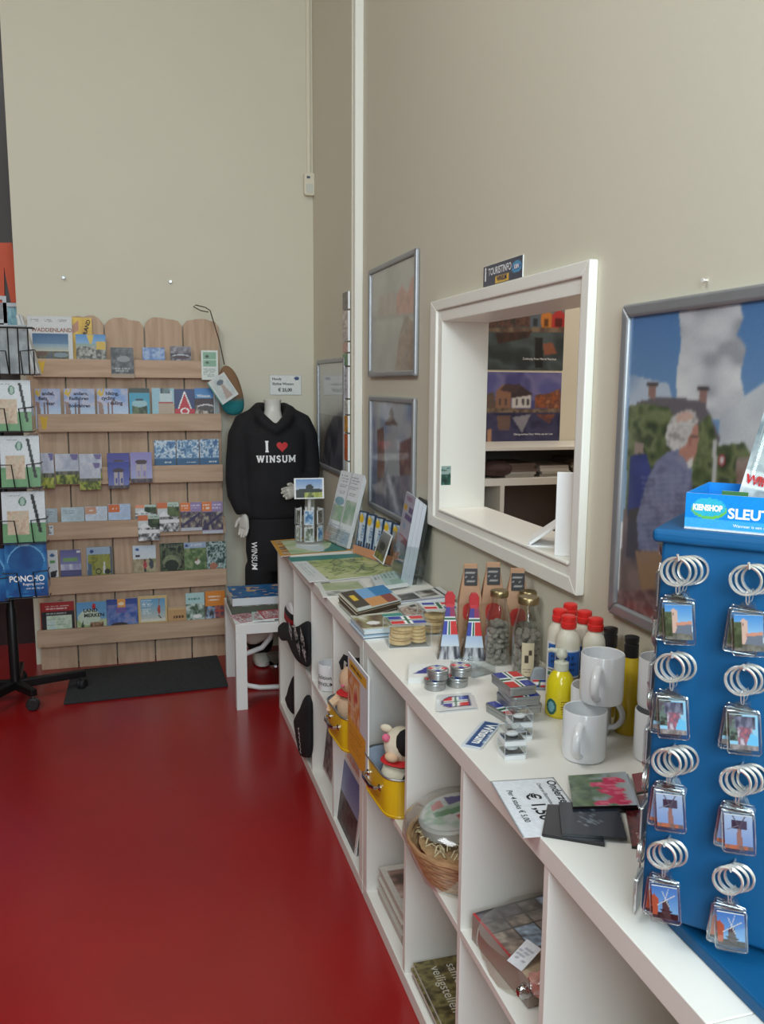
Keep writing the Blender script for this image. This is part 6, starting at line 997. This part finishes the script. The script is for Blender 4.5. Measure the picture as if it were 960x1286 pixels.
case(.625, 2.37, ZM+.001, .06, 'open yellow tin suitcase with a peach doll in the far shelf unit'); doll('peach coloured doll with black hair sitting in the farther yellow suitcase', T(.617, 2.405, ZM+.022, -.75) @ Matrix.Scale(1.15, 4), False)
def wallsheet(name, pts, X, th, pf, lb, cat, lean_=0., **kw):    # image corners BL, BR, TL on a plane facing -X
    a, b, c = [at(x, y, 'X', X) for x, y in pts]; w_ = abs(b.y-a.y); h_ = c.z-a.z; return card(name, w_, h_, th, pf, axes((X, (a.y+b.y)/2, (a.z+b.z)/2), (0, -1, 0), (lean_, 0, 1)), label=lb, cat=cat, **kw)
def orleaf(cv): cv.fill(rgb(206, 208, 214)).rect(.08, .86, .92, .95, rgb(222, 170, 50)).rows(.15, .88, .85, .93, 1, rgb(80, 50, 20)).mr(.0, .36, .62, .84, [rgb(190, 70, 60), rgb(222, 190, 150), rgb(206, 120, 60), rgb(230, 220, 210)], 4, 5, 3).rect(0, 0, .9, .36, rgb(222, 158, 50)).rows(.1, .08, .75, .3, 6, rgb(150, 100, 30), .35)
a = wallsheet('leaflet', [(437, 946), (462, 976), (446, 836)], .552, .004, orleaf, 'orange and white leaflet hanging in front of the farther yellow suitcase', 'leaflet', res=.003)
def poster(cv): cv.fill(rgb(206, 196, 190)).grad(rgb(150, 156, 176), rgb(80, 92, 140), .06, .35, .94, .8).mr(.06, .12, .94, .45, [rgb(40, 36, 36), rgb(90, 84, 80), rgb(60, 54, 56)], 7, 6, 3).rows(.1, .84, .9, .94, 1, rgb(206, 120, 90), .6).rect(.06, .06, .94, .12, rgb(40, 36, 36))
wallsheet('poster_card', [(421, 1044), (445, 1076), (432, 960)], .592, .004, poster, 'poster with a dusk photo leaning at the bottom beside the unit joint', 'poster', .12, res=.003)
wallsheet('poster_card', [(405.5, 960), (416.5, 990), (413, 915)], .605, .004, lambda cv: cv.fill(rgb(190, 186, 184)).mr(.06, .06, .94, .94, [rgb(60, 56, 58), rgb(110, 104, 104), rgb(150, 140, 136)], 6, 7, 4), 'dark photo card leaning in the bottom cube below the mugs', 'poster', .1, res=.003)
# mugs in the far unit
c3 = .36; yc2 = 2.18+.038+c3+.016+c3*.55
qm = C(403, 857, ZM)
for i, (dx, dy, dz, lb) in enumerate(((.0, .0, 0, 'lettered white mug at the front of the far shelf unit'), (.074, .046, 0, 'white mug standing behind the lettered one in the far shelf unit'), (.16, -.05, 0, 'white mug deep in the far shelf unit'), (.074, .046, .0965, 'upper white mug stacked in the far shelf unit'))):
    o = mug(max(.628, qm.x)+dx, min(qm.y, 2.81)+dy, ZM+.0005+dz, -.5 if i else 1.8, lb, 'white mugs in the far shelf unit')
    if i == 0:
        for s, sz, zz_ in (('Edition', .020, .046), ('WINSUM', .018, .022)):
            t = text(o, s, sz, INK, 0, 0, 0, 'CENTER', .01); n = len(t.data.vertices); co = np.empty(n*3, np.float32); t.data.vertices.foreach_get('co', co); co = co.reshape(n, 3); an = co[:, 0]/.0415+(-2.3-1.8); nc = np.stack([.0416*np.cos(an), .0416*np.sin(an), co[:, 2]+zz_], 1).astype(np.float32); t.data.vertices.foreach_set('co', nc.ravel()); t.data.update()
# black shirts hanging out of the far cubes
def drape(pts, X, t, lb, cat='shirt', name='folded_shirt', m=None):
    cc = (sum(a for a, b in pts)/len(pts), sum(b for a, b in pts)/len(pts)); pts = [(cc[0]+(a-cc[0])*1.04, cc[1]+(b-cc[1])*1.04) for a, b in pts]; pts = [(pts[i][0]+(pts[(i+1) % len(pts)][0]-pts[i][0])*f, pts[i][1]+(pts[(i+1) % len(pts)][1]-pts[i][1])*f) for i in range(len(pts)) for f in (0, .33, .67)]
    P = [at(x, y, 'X', X) for x, y in pts]; cy = sum(q.y for q in P)/len(P); cz = min(q.z for q in P); o = puffy([(-(q.y-cy), q.z-cz) for q in P], t).obj(name, m or BLACKF, None, axes((X, cy, cz), (0, -1, 0), (0, 0, 1)), label=lb, cat=cat); smoothen(o, 1); return o, cy, cz
SP = [(351.5, 787), (357, 781), (366, 789), (378, 786), (388, 779), (389, 812), (388, 838), (378, 832), (371, 818), (366, 803), (357, 805), (351.5, 797)]
o1, cy, cz = drape(SP, .572, .022, 'black printed shirt hanging out of the upper cube at the far end')
o2, *_ = drape([(371, 846), (370, 898), (364, 890), (360, 878), (363, 872), (366, 860)], .590, .015, 'black cloth hanging in the lower cube at the far corner', 'cloth', 'hanging_cloth')
o3, cy3, cz3 = drape([(387, 872), (390, 880), (390.5, 951), (380, 950), (376, 930), (372, 905), (376, 896), (382, 886)], .576, .022, 'long black shirt with white letters hanging down to the floor plinth')
o4, *_ = drape([(360, 760), (366, 756), (370, 772), (369, 786), (364, 785), (359, 776)], .600, .015, 'white black and red cap in the upper cube at the far end', 'cap', 'cloth_cap', mat('red_white_black_cloth', rgb(190, 60, 60), .7, var=.1))
def capmat():
    m = MATS['red_white_black_cloth']; nt = m.node_tree; P = nt.nodes['Principled BSDF']; tc = nt.nodes.new('ShaderNodeTexCoord'); sp = nt.nodes.new('ShaderNodeSeparateXYZ'); nt.links.new(tc.outputs['Object'], sp.inputs[0]); r = nt.nodes.new('ShaderNodeValToRGB'); r.color_ramp.interpolation = 'CONSTANT'; el = r.color_ramp.elements
    el[0].position = 0; el[0].color = l4(rgb(176, 26, 34)); el[1].position = .05; el[1].color = l4(rgb(24, 22, 24)); k = el.new(.075); k.color = l4(rgb(226, 226, 226)); nt.links.new(sp.outputs[2], r.inputs[0]); nt.links.new(r.outputs[0], P.inputs['Base Color'])
capmat()
for i, (px, py, L) in enumerate(((364, 792, .07), (371, 797, .08), (379, 803, .08), (374, 812, .07), (381, 818, .07))):
    q = at(px, py, 'X', .545); cv = Cv(14, 10); r = np.random.RandomState(i); cv.c[:] = np.where(r.rand(10, 14, 1) > .5, .85, .1)
    g = grid_mesh('print_patch', 14, 10, lambda U, V: np.stack([(U-.5)*L, (V-.5)*L*-.4*0+(np.zeros_like(U)), (V-.5)*L*.55-(U-.5)*L*.35], 1), cv); link('print_patch', g, MATTE, o1, Matrix.Translation((-(q.y-cy), -.0245, q.z-cz)))
q = at(375, 912, 'X', .552); text(o3, 'NWW', .034, WINK, -(q.y-cy3)-.01, q.z-cz3-.01, -.0245, rot=-1.1, bold=.03)
# newspapers, magazines, basket, gift pack
rs2 = random.Random(9)
def news(cv): cv.fill(rgb(196, 190, 180)).rows(.05, .5, .95, .95, 12, rgb(110, 104, 100), .5).mr(.1, .05, .7, .42, [rgb(90, 74, 66), rgb(150, 120, 106), rgb(190, 170, 160)], 6, 6, 3).rect(0, .96, 1, 1, rgb(226, 222, 216))
for k in range(9): card('newspaper', .22, .30, .010, news, axes((.765+rs2.uniform(-.006, .006), 1.985+rs2.uniform(-.006, .006), .0385+.0105*(k+1)), (0, -1, 0), (1, 0, 0)) @ Matrix.Translation((0, 0, -.155)), side=(.74, .70, .66), label=('top' if k == 8 else ORD[8-k]+' from top')+' newspaper in the pile at the bottom of the middle unit', cat='newspaper', group='newspapers piled in the bottom cube')
def greenmag(cv): cv.mr(0, 0, 1, 1, [rgb(66, 58, 36), rgb(104, 92, 54), rgb(130, 120, 76), rgb(84, 76, 44)], 14, 14, 3).rows(.62, .3, .9, .9, 5, rgb(200, 196, 180), .35, 4, .6)
for k in range(5): o = card('magazine', .22, .30, .008, greenmag, axes((.745+rs2.uniform(-.006, .006), 1.645+rs2.uniform(-.005, .005), .0385+.0085*(k+1)), (0, -1, 0), (1, 0, 0)) @ Matrix.Translation((0, 0, -.15)), side=(.82, .81, .78), label=('top' if k == 4 else ORD[4-k]+' from top')+' olive brown magazine at the bottom under the basket', cat='magazine', group='olive brown magazines in the bottom cube')
for i, s in enumerate(('Natuur', 'samen', 'veiligstellen')): text(o, s, .034, mat('pale_print', rgb(206, 202, 186), .6, var=.02), -.085, .115-.040*i, -.0006)
STRAW = mat('tan_woven_straw', rgb(186, 150, 110), .8, var=.2, vscale=50, bump=.6, bscale=120); PALE = mat('pale_straw', rgb(222, 206, 170), .8, var=.1)
bx0, by0 = .672, 1.614; e = thing('gift_basket', 'round straw basket wrapped in cellophane in the middle cube', 'basket', T(bx0, by0, ZM+.0005))
for k in range(9): MB().tube([((.094+.0046*k)*math.cos(a), (.094+.0046*k)*math.sin(a), .007+.0098*k+.0012*math.sin(a*16+k*PI)) for a in [2*PI*j/96 for j in range(96)]], .0054, 6, True).obj('woven_ring', STRAW, e, smooth=True)
MB().lathe([(.094, .001), (.094, .008), (.01, .009)], 32).obj('basket_floor', STRAW, e)
MB().lathe([(.106, 0.001), (.146, .095), (.142, .12), (.112, .148), (.06, .158), (.01, .160)], 30, cap=False).obj('cellophane', FILM, e, smooth=True)
st = MB(); r = random.Random(3)
for k in range(200):
    a = r.uniform(0, 6.28); d = r.uniform(.03, .10); z = .078+r.uniform(0, .02); b_ = r.uniform(0, 6.28); L = r.uniform(.02, .035); x, y = d*math.cos(a), d*math.sin(a); st.tube([(x, y, z), (x+L*math.cos(b_)*.5, y+L*math.sin(b_)*.5, z+.008), (x+L*math.cos(b_), y+L*math.sin(b_), z)], .0016, 4)
st.obj('straw_filling', PALE, e, kind='stuff'); MB().lathe([(.09, .05), (.108, .072), (.02, .078)], 26).obj('filling_bed', STRAW, e, smooth=True)
def lidp(cv): cv.mr(0, 0, 1, 1, [rgb(150, 176, 160), rgb(196, 200, 200), rgb(206, 206, 206)], 5, 5, 3).poly([(.05, .5), (.3, .5), (.3, .85), (.12, .8)], rgb(64, 66, 130)).poly([(.62, .5), (.9, .5), (.85, .85), (.65, .85)], rgb(186, 90, 90)).poly([(.35, .2), (.5, .2), (.62, .8), (.45, .8)], rgb(90, 140, 104)).poly([(.1, .2), (.3, .2), (.3, .4), (.08, .4)], rgb(196, 120, 120))
d = thing('cake_tin', 'round clear lidded tin with a flag print on top of the straw basket', 'tin', T(bx0-.02, by0+.02, ZM+.108) @ Matrix.Rotation(-.22, 4, 'Y') @ Matrix.Scale(1.15, 4)); MB().lathe([(.066, 0), (.07, .004), (.07, .022), (.066, .026)], 32).obj('tin_body', mat('grey_clear_tin', rgb(176, 178, 176), .25, var=.05), d, smooth=True)
cv = Cv(34, 34); lidp(cv); g = grid_mesh('lid_print', 34, 34, lambda U, V: np.stack([.062*(2*U-1)*np.sqrt(1-(2*V-1)**2/2), .062*(2*V-1)*np.sqrt(1-(2*U-1)**2/2), np.full(U.shape, .0264)], 1), cv); link('lid_print', g, GLOSS, d, Matrix.Rotation(-PI/2, 4, 'Z'))
# gift pack in the third cube
def collage(cv):
    cv.fill(rgb(60, 56, 58)); r = random.Random(5)
    for i in range(6):
        for j in range(5): c = [rgb(120, 112, 106), rgb(150, 136, 126), rgb(90, 84, 88), rgb(150, 170, 190)][r.randrange(4)]; cv.mr(.02+.16*i, .03+.19*j, .165+.16*i, .205+.19*j, [tuple(v*.6 for v in c), c, tuple(min(1, v*1.3) for v in c)], 14, 14, i*3+j)
    cv.rect(0, .0, 1, .02, rgb(190, 40, 50)).rect(.97, 0, 1, 1, rgb(190, 40, 50)).rect(.72, .0, .97, .35, rgb(196, 176, 150))
gp = thing('gift_pack', 'cellophane wrapped gift pack with a photo collage in the third cube', 'gift pack', T(.725, 1.308, ZM+.001, .12))
card('collage_box', .20, .235, .055, collage, axes((0, .0, .056), (0, -1, 0), (1, 0, 0)) @ Matrix.Translation((0, 0, -.12)), gp, side=(.62, .56, .52)); card('red_sleeve', .10, .05, .02, lambda cv: cv.fill(rgb(176, 50, 52)).mr(.1, .1, .9, .9, [rgb(176, 50, 52), rgb(196, 110, 100)], 4, 4, 2), axes((.11, -.05, .066), (0, -1, 0), (1, 0, 0)), gp, side=(.6, .2, .2))
card('white_tag', .035, .055, .001, lambda cv: cv.fill(rgb(222, 222, 226)).rows(.1, .1, .9, .9, 6, rgb(150, 150, 160), .3), axes((-.125, -.06, .057), (.25, -.95, .0), (.9, .2, .35)), gp)
wr = MB().add(*loft([(0, 0, .002, .140, .112), (0, 0, .03, .142, .114), (0, 0, .058, .138, .110), (0, 0, .063, .12, .10)], 30)); wr.v = [(x+.004*math.sin(40*y+60*z), y+.004*math.sin(50*x+30*z), z) for x, y, z in wr.v]; wr.obj('cellophane', FILM, gp, smooth=True)
MB().ball((-.120, -.092, .030), .020, .012, .015, 7, 5).obj('silver_ribbon_knot', mat('silver_foil', rgb(206, 206, 210), .12, 1., var=.3, vscale=60, bump=1., bscale=50), gp, smooth=True)
b = MB().ball((0, 0, .05), .075, .048, .05, 24, 16); b.v = [(x+.005*math.sin(70*z+40*y), y+.005*math.sin(60*x), z+.004*math.sin(80*x+50*y)) for x, y, z in b.v]; rj = random.Random(8); b.v = [(x+rj.uniform(-.005, .005), y+rj.uniform(-.003, .003), max(-.003, z+rj.uniform(-.005, .005))) for x, y, z in b.v]; o = b.obj('wrapped_bundle', mat('pink_wrapped_foil', rgb(178, 132, 122), .22, var=.35, vscale=45, bump=.9, bscale=60, coat=.7), None, T(.69, 1.165, ZM+.004), label='crumpled pinkish foil bundle at the near side of the third cube', cat='bundle')
# ================================================================ blue keyring stand
BLUEP = mat('blue_painted_wood', rgb(14, 80, 126), .5, var=.10, vscale=7, bump=.15, bscale=30, spec=.3)
SA = math.radians(42); SB = Vector((.600, .861, .80)); SD = Vector((math.sin(SA), -math.cos(SA), 0)); SH_ = .482; SWD = .25
SM = axes(SB, SD, (0, 0, 1))            # local X along the front face, Y into the stand, front faces -Y
e = thing('keyring_stand', 'blue painted wooden revolving stand hung with photo keyrings', 'display stand', SM)
MB().box(0, 0, 0, SWD, SWD, SH_).obj('column', BLUEP, e, bevel=.004); MB().box(-.010, -.010, SH_, SWD+.010, SWD+.010, SH_+.017).obj('cap_board', BLUEP, e, bevel=.006, seg=3)
cxy = SM @ Vector((SWD/2, SWD/2, 0)); si = SM.inverted(); MB().lathe([(.07, -.010), (.07, 0)], 28, SWD/2, SWD/2).obj('turntable', BLACKM, e)
o = MB().box(.642, .60, .7705, .90, .885, .7895).obj('base_board', BLUEP, e, si, bevel=.003)
def sf(px, py, d=0.): n = SM.to_3x3() @ Vector((0, 1, 0)); o_ = SB-n*d; dr = ray(px, py); t = (o_-EYE).dot(n)/dr.dot(n); return si @ (EYE+dr*t)
HOOK = STEEL
ringm = MB().tube([(.0162*math.sin(a), 0, .0162*math.cos(a)) for a in [2*PI*k/36 for k in range(36)]], .0016, 6, True)
ringm.tube([(.0160*math.sin(a), .0030, .0160*math.cos(a)) for a in [2*PI*k/36 for k in range(36)]], .0016, 6, True); ringm = ringm.mesh('split_ring', True); ringm.materials.append(STEEL)
linkm = MB().tube([(0, 0, .004), (.0016, 0, 0), (.0016, 0, -.010), (0, 0, -.013), (-.0016, 0, -.010), (-.0016, 0, 0)], .0006, 5, True).mesh('link', True); linkm.materials.append(STEEL)
pw_, ph_ = .0355, .051
plate = MB(); ol = rrect(pw_, ph_, .003, 3, 0, -ph_/2); plate.prism(ol, -.003, .003); platem = plate.mesh('acrylic_plate'); platem.materials.append(CLEAR)
tabm = MB().prism([(-.011, 0), (-.005, .009), (.005, .009), (.011, 0)], -.0018, .0018).mesh('tab'); tabm.materials.append(CLEAR)
edgem = MB().tube([(x, 0, z) for x, z in ol], .0008, 5, True).mesh('plate_edge', True); edgem.materials.append(RIM)
def k_church(cv): cv.grad(rgb(150, 186, 216), rgb(70, 136, 200), 0, .4, 1, 1).mr(0, 0, 1, .25, [rgb(90, 86, 80), rgb(130, 126, 116)], 6, 5, 3).poly([(.2, .2), (.45, .2), (.45, .85), (.32, .92), (.22, .84)], rgb(206, 170, 156)).poly([(.4, .5), (1, .55), (1, .4), (.4, .36)], rgb(206, 140, 116)).poly([(.36, .2), (1, .15), (1, .45), (.45, .42)], rgb(110, 116, 130)).mr(0, .1, .25, .8, [rgb(50, 60, 40), rgb(90, 100, 70)], 6, 8, 5).rect(.28, .7, .34, .78, rgb(90, 70, 70))
def k_harbour(cv): cv.fill(rgb(150, 200, 226)).mr(0, .25, .45, 1, [rgb(50, 60, 56), rgb(110, 130, 120), rgb(90, 80, 90)], 6, 9, 4).mr(.2, .6, .9, .95, [rgb(60, 60, 80), rgb(130, 130, 150)], 8, 4, 6).mr(.3, .1, .8, .65, [rgb(190, 110, 120), rgb(120, 90, 110), rgb(206, 190, 200)], 7, 7, 8).poly([(.6, .2), (.75, .5), (1, .4), (1, .05), (.7, .05)], rgb(110, 190, 230)).mr(0, 0, 1, .15, [rgb(120, 110, 110), rgb(190, 180, 180)], 7, 3, 9)
def k_mill(cv): cv.fill(rgb(176, 192, 216)).grad(rgb(120, 150, 200), rgb(170, 184, 210)).poly([(.42, .1), (.64, .1), (.60, .65), (.46, .65)], rgb(150, 110, 104)).mr(.25, .6, .8, .85, [rgb(50, 46, 66), rgb(80, 76, 96)], 5, 4, 3).line((.3, .98), (.6, .6), .02, rgb(80, 80, 90)).line((.75, .98), (.5, .6), .02, rgb(90, 90, 100)).line((.1, .55), (.5, .7), .012, rgb(120, 120, 130)).mr(0, 0, 1, .12, [rgb(110, 100, 100), rgb(190, 110, 80)], 8, 3, 4)
def k_windmill(cv): cv.grad(rgb(130, 180, 220), rgb(60, 120, 190)).mr(0, 0, 1, .2, [rgb(30, 30, 34), rgb(60, 56, 60)], 8, 3, 3).poly([(0, .1), (.2, .1), (.26, .6), (.1, .75), (0, .7)], rgb(176, 84, 60)).poly([(.36, .15), (.72, .12), (.64, .56), (.5, .62), (.42, .56)], rgb(70, 56, 60)).poly([(.3, .3), (.78, .26), (.78, .22), (.3, .26)], rgb(40, 36, 40)).line((.2, .4), (.9, .78), .014, rgb(206, 200, 196)).line((.42, .85), (.66, .4), .014, rgb(206, 206, 206)).line((.52, .6), (.66, .95), .014, rgb(196, 196, 206))
KM = []
for f_ in (k_church, k_harbour, k_mill, k_windmill):
    cv = Cv(30, 40); f_(cv); g = grid_mesh('photo', 30, 40, lambda U, V: np.stack([(U-.5)*.0300, np.full(U.shape, -.0012), -ph_+.006+V*.041], 1), cv, (0, .0024, 0)); g.materials.append(GLOSS); KM.append(g)
def keyring(Mw, lb, grp, kind, yaw=0., sw=0.):
    k = thing('photo_keyring', lb, 'keyring', Mw, grp); r_ = link('split_ring', ringm, None, k, Matrix.Translation((0, 0, -.0155)) @ Matrix.Rotation(yaw*.6, 4, 'Z'))
    S = Matrix.Rotation(sw, 4, 'Y') @ Matrix.Translation((0, 0, -.0300)); link('link', linkm, None, k, S); P = link('acrylic_plate', platem, None, k, S @ Matrix.Translation((0, 0, -.0205)) @ Matrix.Rotation(yaw, 4, 'Z'))
    link('tab', tabm, None, P); link('plate_edge', edgem, None, P); link('photo', KM[kind], None, P); return k
nmk = ['church', 'harbour houses', 'tall water mill', 'windmill']; hk = [[(859.5, 699), (946.5, 709)], [(852, 818), (940, 833)], [(848, 935), (933.5, 958)], [(842, 1050), (924, 1080)]]; rs3 = random.Random(11)
NUM = [(4, 3), (3, 3), (4, 4), (3, 3)]
for i in range(4):
    for j in range(2):
        p = sf(*hk[i][j]); nn = NUM[i][j]; hook = MB().tube([(0, .004, 0), (0, -.030, .001), (0, -.034, .008)], .0016, 6).obj('hook', HOOK, e, Matrix.Translation((p.x, 0, p.z)), smooth=True)
        for k in range(nn):
            fr = k == 0; M = SM @ Matrix.Translation((p.x-.003+.0052*k, -.028+.0072*k, p.z+.0018)); pos = ('left', 'right')[j]
            row = ['top', 'second', 'third', 'bottom'][i]
            keyring(M, ('front ' if fr else ORD[k]+' ')+nmk[i]+' keyring on the '+row+' '+pos+' hook of the blue stand', 'keyrings with a '+nmk[i]+' photo', i, .10+.12*k*(1 if k % 2 else -.3), (-.10 if fr else .0)+.07*k)
# keyrings on the left side of the stand, seen edge-on
LM = axes(SM @ Vector((0, SWD, 0)), -(SM.to_3x3() @ Vector((0, 1, 0))), (0, 0, 1)); si2 = LM.inverted()
for i, (py, dd) in enumerate(((668, .055), (783, .045), (865, .040), (965, .035), (1055, .03))):
    q = SM @ Vector((0, dd, 0)); zz_ = at(815, py, 'Y', q.y).z-.80; M = axes((SM @ Vector((-.011, dd, zz_))), -(SM.to_3x3() @ Vector((0, 1, 0))), (0, 0, 1))
    MB().tube([(0, 0, 0), (-.015, 0, .001), (-.017, 0, .006)], .0016, 6).obj('hook', HOOK, e, Matrix.Translation((0, dd, zz_-.0018)), smooth=True); keyring(M, ['topmost', 'second', 'third', 'fourth', 'lowest'][i]+' keyring seen edge-on at the left side of the blue stand', 'keyrings on the side of the stand', i % 4, 0)
# cardboard tray on the stand
CB = mat('bright_blue_card', rgb(20, 128, 206), .4, var=.03); zt = SH_+.0173
a = sf(858, 660); Mt = SM @ Matrix.Translation((a.x, .008, zt)); tw, td, th_ = .195, .13, .043
t = thing('keyring_tray', 'blue cardboard tray printed SLEUTELHANGERS on top of the blue stand', 'box', Mt)
f0 = card('front_panel', tw, th_, .0015, lambda cv: cv.fill(rgb(18, 132, 214)).rect(0, .04, 1, .30, rgb(60, 158, 218)).rect(0, 0, 1, .045, rgb(206, 206, 206)).ell(.135, .62, .098, .27, rgb(50, 170, 196)).put((((cv.u-.135)/.103)**2+((cv.v-.60)/.29)**2 <= 1) & (((cv.u-.135)/.098)**2+((cv.v-.66)/.27)**2 > 1), rgb(100, 180, 70)), Matrix.Translation((tw/2, 0, 0)), t, GLOSS, .0015)
text(f0, 'SLEUTELHANGERS', .0165, WINK, -tw*.5+.0475, .0165, bold=.025, sx=1.0); text(f0, 'KIENSHOP', .0094, WINK, -tw*.5+.0085, .0235, bold=.05, sx=.74); text(f0, 'Wanneer is een sleutelhanger?', .0048, WINK, -tw*.5+.054, .0065)
box('left_panel', 0, .0015, 0, .0015, td, th_, CB, t); box('right_panel', tw-.0015, .0015, 0, tw, td, th_, CB, t); box('back_panel', .0015, td-.0015, 0, tw-.0015, td, th_, CB, t); box('tray_floor', .0015, .0015, 0, tw-.0015, td-.0015, .0015, CB, t)
def puff(cv): cv.fill(rgb(150, 160, 166)).mr(0, 0, 1, 1, [rgb(110, 122, 128), rgb(170, 178, 180), rgb(196, 200, 200)], 5, 8, 3).rect(0, .25, 1, .40, rgb(222, 222, 222)).rows(.08, .28, .95, .37, 1, rgb(170, 50, 50), .8)
g = thing('blister_keyring', 'clear blister pack with red lettering leaning in the blue tray', 'pack', Mt @ Matrix.Translation((.076, .080, .002)) @ Matrix.Rotation(-.22, 4, 'X') @ Matrix.Rotation(.18, 4, 'Y')); card('backing', .075, .150, .0012, puff, None, g, GLOSS, .003); MB().prism(rrect(.062, .095, .012, 4, 0, .092), -.016, -.0002).obj('blister', CLEAR, g, bevel=.005); text(g, 'WINSUM', .016, REDINK, -.034, .043, -.0175+.016, bold=.03, sx=.9)
card('insert_card', .03, .04, .001, lambda cv: cv.fill(rgb(60, 110, 60)).ell(.5, .5, .3, .3, rgb(206, 206, 120)), Mt @ Matrix.Translation((.046, .050, .002)), label='small green round card inside the blue tray', cat='card')
